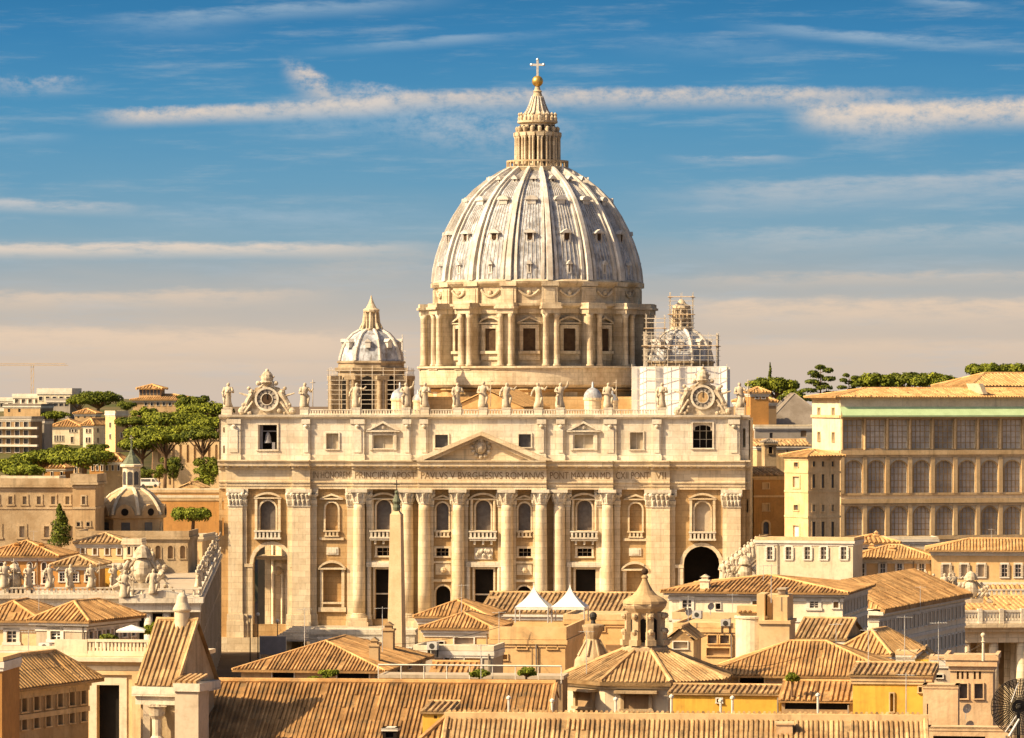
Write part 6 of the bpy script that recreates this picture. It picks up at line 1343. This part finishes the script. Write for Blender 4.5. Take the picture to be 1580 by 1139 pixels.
# buildings between the church and the right foreground
house('shuttered_house', 'orange house with a pair of grey shutters behind the lantern church', 'house', 1042, 1134, 968, 455, -10, 12, 'orange', ('flat', .5, .2, 0), 'orange', wins=[((1099, 1118), 14, 977, 993, 'r', 'grey', .12), ((1108,), 36, 1000, 1012, 'r', 'brown', .1)], cornice=.25, trim='orange')
house('tiled_shed', 'small tiled shed with white blind right of the church lantern', 'shed', 1030, 1070, 988, 430, -10, 6, 'cream', ('gabley', 1.3, .3, .5), 'tile2', wins=[((1050,), 22, 990, 1001, 'r', 'palepane', .1)], cornice=0)
house('roof_clutter_block', 'low terrace block with parapet in front of the grey palace', 'building', 1040, 1140, 955, 490, -10, 9, 'beige', ('flat', .8, .2, 0), 'cream', wins=[((1087,), 6, 958, 966, 'r', 'dark', .05)], cornice=.2)
for i, (px, py, dd, lb) in enumerate(((1062, 944, 486, 'left white satellite dish on the low terrace block'), (1096, 935, 488, 'upper white satellite dish on the low terrace block'))):
    o = thing('satellite_dish', lb, 'satellite dish', (X(px, dd), dd, Z(py+14, dd)), R(20), 'satellite dishes on the roofs'); m = MB(); m.tube((0, 0, 0), (0, 0, 1.0), .05, .05, 5); m.ob('pole', 'metal', o); m = MB(); m.m = lambda x, y, zz: (x, -zz*.9-.1-y*.3, 1.0+y); m.lathe(0, 0, [(.03, 0), (.25, .04), (.42, .12)], 14, cap=False); m.ob('dish', 'white', o)
d = 425; s = d/F; o = thing('cream_round_house', 'cream round-ended roof house with stacked chimney blocks', 'house', (X(1157, d), d, -3), R(-10)); z = lambda py: Z(py, d)+3
m = MB(); m.lathe(0, 2, [(26*s, 0), (26*s, z(956)), (28*s, z(955)), (28*s, z(952)), (25*s, z(951))], 24); m.ob('round_wall', 'pcream', o)
m = MB(); m.box(15*s, 62*s, -.5, 5, 0, z(962)); m.box(14*s, 64*s, -.7, 5.2, z(962), z(957)); m.ob('wall', 'cream', o)
m = MB(); m.box(-22*s, 12*s, 1, 4, z(951), z(936)); m.box(10*s, 22*s, .4, 4.5, z(957), z(917)); m.box(24*s, 58*s, 1.5, 5.5, z(957), z(919)); m.box(36*s, 58*s, 0, 1.49, z(957), z(921)); m.ob('chimney_block', 'cream', o)
m = MB(); m.tiles([(-22*s, .6, z(946)), (10*s, .6, z(946)), (10*s, 3.4, z(938)), (-22*s, 3.4, z(938))], .45, .14); m.ob('roof', 'tile', o)
m = MB(); m.box(40*s, 52*s, 2, 4, z(919), z(911)); m.box(41*s, 51*s, 1.9, 1.99, z(917), z(912)); m.box(39*s, 53*s, 1.6, 4.3, z(911), z(909)); m.ob('chimney_cap', 'beige', o)
house('roof_house', 'low tiled gable roof squeezed below the grey palace flank', 'house', 1232, 1300, 985, 440, -16, 10, 'cream', ('gable', 1.8, .4, .5), 'tile2', wins=[((1262,), 8, 990, 996, 'r', 'brown', .1)])
house('roof_house', 'low tan tiled roof running down beside the street palace', 'house', 1290, 1372, 1008, 425, -24, 10, 'beige', ('hip', 2.2, .4, .5), 'tile3', wins=[((1330,), 8, 1014, 1020, 'r', 'brown', .1)])
house('tiled_house', 'wide house with large ribbed terracotta hip roof and dark loft openings, right', 'house', 1100, 1376, 1041, 385, -9, 13, 'beige', ('hip', 2.7, .9, .37), 'tile', wins=[((1160,), 38, 1041.5, 1056, 'r', 'dark', .12), ((1278,), 18, 1042, 1056, 'r', 'dark', .12), ((1232,), 14, 1043, 1056, 'r', 'brown', .1)], cornice=0)
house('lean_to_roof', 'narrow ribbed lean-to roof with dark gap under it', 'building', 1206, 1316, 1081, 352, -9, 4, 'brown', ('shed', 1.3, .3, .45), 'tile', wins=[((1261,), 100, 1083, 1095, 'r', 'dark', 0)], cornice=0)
house('yellow_wall_house', 'yellow wall with a thin tile coping left of the ribbed lean-to', 'building', 1034, 1207, 1069, 356, -9, 4, 'yellow', ('shed', .35, .25, .45), 'tile2', wins=[((1110,), 8, 1078, 1084, 'r', 'brown', .1)], cornice=0)
house('yellow_house', 'bright yellow rooftop house with tile-trimmed top in the right foreground', 'house', 1316, 1434, 1041, 345, -9, 7, 'yellow', ('shed', .45, .35, .45), 'tile2', wins=[((1376,), 5, 1070, 1098, 'r', 'yellow', .1), ((1420,), 5, 1060, 1068, 'r', 'brown', .1)], trim='cream', cornice=.2)
house('yellow_chimney_house', 'small yellow cube-like stair house behind the bright yellow house', 'building', 1384, 1412, 1010, 372, -9, 3, 'yellow', ('flat', .3, .15, 0), 'cream', wins=[((1398,), 6, 1018, 1024, 'r', 'orange', .05)], cornice=.12)
house('dovecote_house', 'tiny gabled roof hut with dark window beside the yellow stair house', 'building', 1412, 1440, 1017, 368, -9, 3, 'yellow', ('gabley', .9, .3, .4), 'tile2', wins=[((1426,), 7, 1022, 1030, 'r', 'dark', .08)], cornice=0)
house('vent_tower', 'peach stucco roof tower with tall vent slots and two dark windows', 'tower', 1466, 1532, 1018, 340, -9, 4.5, 'pink', ('flat', .45, .45, 0), 'pink', wins=[((1478, 1485, 1493, 1504, 1512), 3.4, 1024, 1048, 'r', 'brown', 0), ((1486, 1510), 13, 1055, 1078, 'r', 'glass', .1)], trim='pink', cornice=.35)
house('side_tower', 'narrow grey-pink stair tower with dark slots left of the vent tower', 'tower', 1436, 1466, 1018, 356, -9, 3, 'beige', ('flat', .3, .15, 0), 'pink', wins=[((1449,), 11, 1041, 1046, 'r', 'dark', .08), ((1449,), 11, 1055, 1061, 'r', 'dark', .08)], cornice=.15)
house('chimney_stack', 'broad plain peach chimney stack in the right foreground', 'chimney', 1424, 1478, 1062, 318, -9, 2.4, 'pink', ('flat', .12, .05, 0), 'pink', wins=[((1431,), 2, 1086, 1128, 'r', 'orange', 0)], cornice=0)
house('low_parapet', 'low peach parapet with dark shadow gap at the bottom right corner', 'wall', 1430, 1560, 1127, 312, -9, 2, 'pink', ('flat', .12, .05, 0), 'pink', wins=[((1480,), 80, 1136, 1150, 'r', 'dark', 0)], cornice=0)  # the shadow gap is painted as a near-black pane in the wall
for i, (px, py, lb) in enumerate(((1490, 1092, 'white round satellite dish low on the vent tower'), (1494, 1118, 'small white satellite dish at the foot of the vent tower'))):
    dd = 325; o = thing('satellite_dish', lb, 'satellite dish', (X(px, dd), dd, Z(py+12, dd)), R(25), 'satellite dishes on the roofs'); m = MB(); m.tube((0, 0, -.3), (0, 0, .55), .04, .04, 5); m.ob('pole', 'metal', o); m = MB(); m.m = lambda x, y, zz: (x, -zz*.9-.1-y*.3, .55+y); m.lathe(0, 0, [(.03, 0), (.22, .04), (.38, .12)], 14, cap=False); m.ob('dish', 'white', o)
d = 300; s = d/F; o = thing('mesh_dish', 'large dark mesh dish antenna with pale rim tubes in the bottom right corner', 'dish antenna', (X(1572, d), d, Z(1150, d)), 0); z = lambda py: Z(py, d)-Z(1150, d)
m = MB(); cc = (0, 0, z(1090)); Rr = 44*s
m.m = lambda x, y, zz: (cc[0]+x, cc[1]+zz-.25*y, cc[2]+y)
for i in range(44):
    a = 2*pi*i/44; m.path([(Rr*t*cos(a), Rr*t*sin(a), -.5*t*t) for t in (.12, .4, .7, 1)], .04, 4)
for t in [.12+.055*j for j in range(17)]: m.path([(Rr*t*cos(2*pi*i/24), Rr*t*sin(2*pi*i/24), -.5*t*t) for i in range(25)], .04, 4)
m.ob('mesh_bowl', 'iron', o)
m = MB(); m.tube((0, .3, 0), (0, .3, z(1090)), .15, .12, 8); m.ball((0, -.1, z(1090)), .22, 10); m.ob('mount', 'iron', o)
m = MB(); m.tube((-18*s, -1.2, z(1134)), (-2*s, -1.0, z(1108)), .10, .08, 8); m.tube((-24*s, -1.1, z(1128)), (-6*s, -.9, z(1103)), .05, .05, 6); m.tube((-14*s, -.9, z(1082)), (-2*s, -.8, z(1050)), .045, .045, 6); m.ob('feed_arm', 'metal', o)
o = thing('antenna_pole', 'thin pale pole with ringed top standing beside the vent tower', 'antenna', (X(1517, 338), 338, Z(1020, 338))); m = MB(); m.tube((0, 0, 0), (0, 0, Z(982, 338)-Z(1020, 338)), .12, .1, 7); m.ball((0, 0, Z(980, 338)-Z(1020, 338)), .2, 8); m.lathe(0, 0, [(.1, 1.5), (.2, 1.55), (.1, 1.6)], 8); m.ob('pole', 'pcream', o)
# hip roof house in the centre-left
o, f, w_, zt, _ = house('hip_roof_house', 'big ribbed hip roof with mortar ridges over a shaded top storey, centre left', 'house', 372, 586, 1033, 395, -10, 22, 'tan', ('hip', 2.3, .7, .34), 'tile', wins=[((437,), 34, 1035, 1049, 'r', 'dark', .1), ((545,), 50, 1034, 1049, 'r', 'dark', .1)], side=((4, 1.2, 1036, 1046, 'r', 'dark', .1),), cornice=0, chim=((600, 17, 1.0, 2.8), (578, 5, .9, 2.0)))
house('rail_terrace', 'long roof terrace edge with white railing right of the ribbed hip roof', 'building', 586, 868, 1046, 372, -7, 4, 'brown', ('flat', .3, .1, 0), 'beige', wins=[((640, 720, 800), 40, 1048, 1060, 'r', 'dark', 0)], cornice=0)
o = thing('railing', 'thin white rail carried on posts above the long terrace edge', 'railing', (X(584, 371), 371, Z(1052, 371)), R(-7)); m = MB(); L = 284*371/F
m.tube((0, 0, 1.5), (L, 0, 1.5), .08, .08, 5)
for i in range(9): m.tube((L*i/8, 0, 0), (L*i/8, 0, 1.5), .05, .05, 5)
m.ob('rail', 'white', o)
house('terrace_tile_strip', 'short strip of ribbed tiles on the terrace behind the white rail', 'building', 663, 730, 1043, 378, -7, 3, 'tan', ('shed', 1.0, .2, .5), 'tile', wins=[((700,), 6, 1046, 1050, 'r', 'brown', 0)], cornice=0)
for i, (lb, px, b_, t_, wp, dd) in enumerate((('bright potted shrub in front of the ribbed hip roof', 507, 1052, 1032, 32, 366), ('small potted shrub on the terrace behind the white rail', 740, 1050, 1033, 34, 369), ('round green shrub on the terrace left of the lantern church', 812, 1052, 1029, 30, 366), ('low trailing plant left of the bright potted shrub', 484, 1053, 1044, 24, 366))):
    tree('round', 'potted_shrub', lb, px, b_, t_, wp, dd, 'shrubs on the roof terraces', 'leaf', 90+i)
tree('round', 'potted_shrub', 'bright green shrub under the large tiled hip roof, right', 1222, 1056, 1038, 22, 352, 'shrubs on the roof terraces', 'leaf', 97)
# the two long foreground roofs
def bigroof(name, label, px0, px1, pr, d, rot, run, slope, sp_, rm, wall, back=3.0):
    f = Fr(px0, d, rot, -3); o = thing(name, label, 'house', f.loc(), f.r); w_ = f.x(px1); z = f.z(pr); dz_ = run*tan(R(slope))
    m = MB(); m.tiles([(0, -run, z-dz_), (w_, -run, z-dz_), (w_, 0, z), (0, 0, z)], sp_, sp_*.32); m.tiles([(0, 0, z), (w_, 0, z), (w_, back, z-back*.45), (0, back, z-back*.45)], sp_, sp_*.32)
    m.tube((0, 0, z+.1), (w_, 0, z+.1), .27, .27, 8, .95); m.tube((0, 0, z+.08), (0, -run, z-dz_+.08), .2, .2, 6, .9); m.tube((w_, 0, z+.08), (w_, -run, z-dz_+.08), .2, .2, 6, .9); m.ob('roof', rm, o)
    m = MB(); m.prism([(.1, 0), (w_-.1, 0), (w_-.1, z-dz_), (.1, z-dz_)], -run+.4, -run+.8); m.add([(.1, -run, z-dz_-.1), (.1, back, z-back*.45-.1), (.1, 0, z-.1), (.1, -run, 0), (.1, back, 0)], [(3,4,1,2,0)], .5); m.add([(w_-.1, -run, z-dz_-.1), (w_-.1, back, z-back*.45-.1), (w_-.1, 0, z-.1), (w_-.1, -run, 0), (w_-.1, back, 0)], [(3,4,1,2,0)], .5); m.ob('wall', wall, o)
    return o, f, w_, z
o1, f1, w1, z1 = bigroof('foreground_house', 'long foreground house with ribbed tile roof partly in the shadow of the gable', 312, 858, 1052, 352, -6, 14, 24, .36, 'tile4', 'beige')
o2, f2, w2, z2 = bigroof('foreground_house', 'nearest house cut by the bottom edge, ribbed roof under a cream ridge band', 690, 1428, 1106, 300, -4, 9, 24, .35, 'tile2', 'beige')
m = MB(); m.box(-.2, w2+.2, -.35, .35, z2-.2, z2+.32, .6); m.ob('ridge_band', 'cream', o2)
m = MB()
for i in range(int(w2/.36)): a = (i+.5)*.36; m.tube((a, -.05, z2+.42), (a, 1.6, z2-.12), .12, .12, 5)
m.ob('ridge_tiles', 'tile2', o2)
m = MB(); m.tiles([(0, -9, z2-9*.445), (0, 0, z2), (-4.6, -9, z2-9*.445)], .42, .135); m.tube((0, 0, z2+.1), (-4.6, -9, z2-9*.445+.1), .2, .2, 6, .9); m.ob('hip_end', 'tile', o2)
m = MB(); x = f2.x(1210); m.box(x-.55, x+.6, -2.2, -1.2, z2-1.4, z2-.25); m.box(x-.65, x+.7, -2.3, -1.1, z2-.25, z2-.1, .8); m.ob('chimney', 'pink', o2)
for i, (px, h) in enumerate(((785, 1.0), (852, .8), (950, .9), (1036, 1.1), (1112, .8), (1262, 1.2), (1130, 1.0))):
    o = thing('vent_pipe', f'{ORD[i]} white vent pipe from the left along the cream ridge band' if i < 5 else ('tall white vent pipe before the ribbed lean-to', 'white vent pipe right of the lantern church on the ridge')[i-5], 'pipe', (X(px, 303), 303, z2-3-.5), 0, 'vent pipes along the ridge'); m = MB(); m.tube((0, 0, 0), (0, 0, h+.6), .09, .09, 7); m.lathe(0, 0, [(.17, h+.55), (.17, h+.68), (.02, h+.8)], 8); m.ob('pipe', 'white', o)
house('roof_dormer', 'small dormer box with white lid in the middle of the long foreground roof', 'dormer', 590, 612, 1128, 338, -6, 1.6, 'dark', ('flat', .12, .1, 0), 'white', wins=[((601,), 12, 1131, 1138, 'r', 'dark', 0)], cornice=0)
house('yellow_lean_to', 'yellow triangular lean-to wall at the bottom centre roofs', 'building', 652, 694, 1098, 312, -6, 5, 'yellow', ('shed', .3, .2, .45), 'tile2', wins=[((672,), 5, 1104, 1109, 'r', 'brown', 0)], cornice=0)
# gable church front with steep ribbed roof in the left foreground
d = 340; f = Fr(217, d, -16, -3); o = thing('gable_church', 'church front with steep ribbed tile roof, stone volutes and dark flank, bottom left', 'church', f.loc(), f.r); wE = f.x(272)
ze = f.z(1052); rise = 4.7; run = 4.4; m = MB()
m.tiles([(-.3, -.4, ze-.3), (wE+.3, -.4, ze-.3), (wE+.3, run, ze+rise), (-.3, run, ze+rise)], .42, .135); m.tiles([(-.3, run, ze+rise), (wE+.3, run, ze+rise), (wE+.3, 2*run+.5, ze-.4), (-.3, 2*run+.5, ze-.4)], .42, .135)
for x in (-.2, wE+.2): m.tube((x, -.4, ze-.2), (x, run, ze+rise+.1), .18, .18, 6, .9)
m.tube((-.3, run, ze+rise+.1), (wE+.3, run, ze+rise+.1), .2, .2, 6, .9); m.ob('roof', 'tile2', o)
m = MB(); m.box(0, wE, 0, 2*run, 0, ze-.05); m.prism_ = None
for x in (0, wE): m.add([(x, 0, ze-.06), (x, 2*run, ze-.06), (x, run, ze+rise-.1)], [(0,1,2)], .5)
m.ob('wall', 'dstone', o)
m = MB(); m.box(-.5, wE+.5, -.7, -.003, ze-1.1, ze-.35); m.box(-.3, wE+.3, -.4, -.004, ze-1.8, ze-1.1); m.box(wE+.003, wE+.6, -.3, 2*run, ze-1.1, ze-.35); m.box(wE+.3, wE+2.6, -1.6, 1.2, ze-.6, ze+.05); m.ob('cornice', 'attic', o)
m = MB(); 
for i in range(5): m.tube((wE+.35+i*.45, -1.6, ze+.15), (wE+.35+i*.45, 1.2, ze+.55), .16, .16, 5)
m.ob('buttress_tiles', 'tile2', o)
m = MB(); m.box(wE+.4, wE+2.4, -1.4, 1, 0, ze-.6); m.box(.4, 1.0, -.5, -.003, 0, ze-1.8); m.ob('buttress', 'beige', o)
m = MB(); x = f.x(250)
m.lathe(x, -1.1, [(.5, ze-4.6), (.55, ze-4.4), (.4, ze-4.2), (.42, ze-2.9), (.62, ze-2.6), (.68, ze-2.0), (.8, ze-1.85)], 12)
for k in range(6): m.ball((x+.5*cos(k), -1.2, ze-2.4+.1*k), .24, 7)
m.path([(x-.1, -1.2, ze-4.6), (x+.35, -1.35, ze-5.3), (x+.1, -1.3, ze-6.2), (x-.35, -1.3, ze-6.8)], .45, 9); m.ob('volute', 'statue', o)
m = MB(); m.lathe(f.x(281, run), run, [(.62, ze+rise-.8), (.62, ze+rise+.75), (.72, ze+rise+.8), (.76, ze+rise+.95), (.48, ze+rise+1.5), (.4, ze+rise+2.0), (.22, ze+rise+2.25), (.02, ze+rise+2.3)], 24); m.ob('chimney_turret', 'pcream', o)
# left foreground palaces
f_ = None
o, f, w_, zt, _ = house('terrace_palace', 'cream palace with big stone-framed dark doorway and balustraded roof terrace', 'palace', 80, 262, 1012, 440, -10, 16, 'cream', None, wins=[((167,), 36, 1057, 1200, 'r', 'dark', .8)], trim='pcream', cornice=.9, wt=1.0, z0=-3)
m = MB(); m.box(.2, w_-.2, .3, .9, zt, zt+.25); balus(m, f.x(134), w_-.2, .3, .8, zt+.25, 1.5, 22); m.box(.2, f.x(134)-.05, .3, .8, zt+.25, zt+1.7); m.ob('terrace_balustrade', 'pcream', o)
m = MB(); x = f.x(112); m.box(x-.9, x+.9, -.5, -.003, 0, f.z(1040)); m.box(f.x(205), f.x(205)+1.2, -.4, -.004, 0, f.z(1040)); m.box(.2, w_, -.35, -.005, f.z(1040), f.z(1034)); m.ob('pilaster', 'cream', o)
house('terrace_palace_wing', 'set-back cream wing with stone-framed windows under the terrace palace roofs', 'building', -40, 56, 957, 470, -8, 13, 'cream', ('hip', 1.9, .8, .5), 'tile', wins=[((18,), 15, 974, 991, 'r', 'glass', .4)], trim='white', cornice=.5)
house('terrace_palace_wing', 'grey-white wing with one framed window and a receding flank of slots', 'building', 56, 133, 957, 463, -22, 12, 'beige', ('hip', 1.9, .8, .5), 'tile', wins=[((86,), 17, 972, 987, 'r', 'glass', .4)], side=((6, .9, 974, 989, 'r', 'dark', .2),), trim='white', cornice=.6)
house('cream_link_wall', 'low cream parapet wall joining the left palaces', 'wall', -40, 100, 1003, 445, -10, 3, 'pcream', ('flat', .5, .1, 0), 'pcream', wins=[((10,), 10, 1012, 1020, 'r', 'brown', .2)], cornice=.3, trim='white')
o = thing('parasol', 'white square parasol open on the left roof terrace', 'parasol', (X(203, 446), 446, f.z(1000)+0)); zb2 = Z(996, 446); o.location.z = zb2; h = Z(972, 446)-zb2; r = 22*446/F
m = MB(); m.add([(-r, -r, h), (r, -r, h), (r, r, h), (-r, r, h), (0, 0, Z(964, 446)-zb2)], [(0,1,4),(1,2,4),(2,3,4),(3,0,4)], .6); m.add([(-r, -r, h), (r, -r, h), (r, -r, h-.2), (-r, -r, h-.2)], [(0,1,2,3)], .5); m.ob('canopy', 'canvas', o); m = MB(); m.tube((0, 0, -.5), (0, 0, h+.5), .05, .05, 6); m.ob('pole', 'metal', o)
tree('round', 'potted_shrub', 'yellow-green terrace bush beside the white parasol', 233, 988, 958, 26, 447, 'shrubs on the roof terraces', 'leaf', 101)
tree('round', 'potted_shrub', 'dark terrace bush left of the white parasol', 168, 996, 978, 30, 449, 'shrubs on the roof terraces', 'dpine', 102)
house('corner_house', 'brown tile-roofed corner house with rows of narrow windows, bottom left', 'house', -60, 8, 1062, 330, -24, 13, 'tan', ('hip', 2.3, .9, .5), 'tile3', side=((7, .8, 1068, 1102, 'r', 'brown', .15), (7, .8, 1112, 1130, 'r', 'brown', .12)), trim='cream', cornice=.3, bands=(1108,))
house('orange_sliver_house', 'thin strip of orange house at the very left edge', 'house', -50, 3, 1020, 318, -6, 6, 'dorange', ('flat', .3, .1, 0), 'orange', wins=[((-20,), 10, 1040, 1060, 'r', 'brown', .1)], cornice=.2)

# aerials and small roof clutter
AE = [('tv aerial beside the chimney of the ribbed hip roof', 590, 990, 400), ('short tv aerial on the octagonal tiled roof left side', 905, 1026, 376), ('tv aerial behind the bright yellow house', 1340, 1030, 350), ('tv aerial on the cream round-ended house', 1190, 915, 424), ('tv aerial at the back of the brown corner house roof', 44, 1018, 336), ('tv aerial on the long cream ridge at the right end', 1398, 1098, 302), ('tv aerial on the small hip roof left of the orange terrace', 712, 950, 446), ('tv aerial on the left tiled wing behind the statues', 52, 838, 768), ('tv aerial on the long orange house at the right edge', 1530, 836, 722), ('tv aerial on the narrow stair tower', 1448, 1014, 355), ('thin tv aerial on the ribbed hip roof at centre left', 470, 996, 400), ('thin tv aerial above the orange terrace house', 770, 978, 436), ('thin tv aerial on the wide ribbed hip roof, right', 1290, 1000, 390), ('tall tv aerial on the grey-beige palace roof', 1178, 905, 524),
      ('tv aerial standing on the yellow stair house', 1396, 1008, 371), ('tv aerial on the low terrace block', 1130, 952, 489), ('tv aerial on the left cream wing roof', 60, 938, 474), ('tv aerial on the long brown foreground roof', 742, 1056, 351), ('tv aerial on the long street palace roof', 1420, 932, 560), ('tv aerial on the shuttered orange house', 1062, 966, 454)]
for lb, px, py, d in AE:
    o = thing('tv_aerial', lb, 'aerial', (X(px, d), d, Z(py+6, d)), R(random.uniform(-40, 40)), 'tv aerials on the roofs'); m = MB(); h = 2.6+random.random()*1.4
    m.tube((0, 0, -.6), (0, 0, h), .045, .03, 5); m.ob('pole', 'metal', o); m = MB(); m.tube((-.7, 0, h-.15), (.7, 0, h-.15), .025, .025, 4)
    for k in range(6): m.tube((-.65+k*.26, -.35, h-.15), (-.65+k*.26, .35, h-.15), .018, .018, 4)
    m.ob('antenna_rods', 'metal', o)

CL = [('grey air conditioner box beside the left satellite dish', 1076, 951, 487), ('white water tank on the grey-white annex, left of the tents', 668, 1000, 424),
      ('grey box on the shuttered orange house roof', 1120, 963, 454), ('small grey box behind the balustrade of the terrace palace', 156, 997, 444), ('white box on the low cream parapet of the left palaces', 70, 1000, 446)]
for lb, px, py, d in CL:
    o = thing('roof_unit', lb, 'roof box', (X(px, d), d, Z(py+5, d)), R(random.uniform(-20, 10)), 'boxes and tanks on the roofs'); m = MB(); a, h = .45+.25*random.random(), .8+.4*random.random()
    m.prism([(-a, .15), (a, .15), (a, h-.06), (a-.06, h), (-a+.06, h), (-a, h-.06)], -.35, .35); m.ob('casing', random.choice(('metal', 'white', 'concrete')), o); m = MB()
    for x in (-a+.1, a-.1): m.box(x-.05, x+.05, -.3, .3, -.6, .15)
    m.ob('feet', 'iron', o); m = MB(); m.prism([(.28*cos(2*pi*i/12), h*.55+.28*sin(2*pi*i/12)) for i in range(12)], -.38, -.355); m.ob('fan_grille', 'iron', o)

for lb, (xa, ya_, da), (xb, yb, db) in (('sagging black cable from the ribbed hip roof to the orange terrace', (470, 985, 400), (770, 968, 436)), ('sagging black cable from the yellow stair house to the vent tower', (1396, 1000, 371), (1517, 992, 338)), ('sagging black cable from the lantern church roof to the wide hip roof', (1090, 1024, 378), (1290, 990, 390))):
    a, b_ = Vector((X(xa, da), da, Z(ya_, da))), Vector((X(xb, db), db, Z(yb, db))); m = MB()
    m.path([a.lerp(b_, t/12)-Vector((0, 0, 1.1*4*(t/12)*(1-t/12))) for t in range(13)], .028, 4); tag(m.ob('cable', 'iron'), lb, 'cable', 'cables between the roofs')
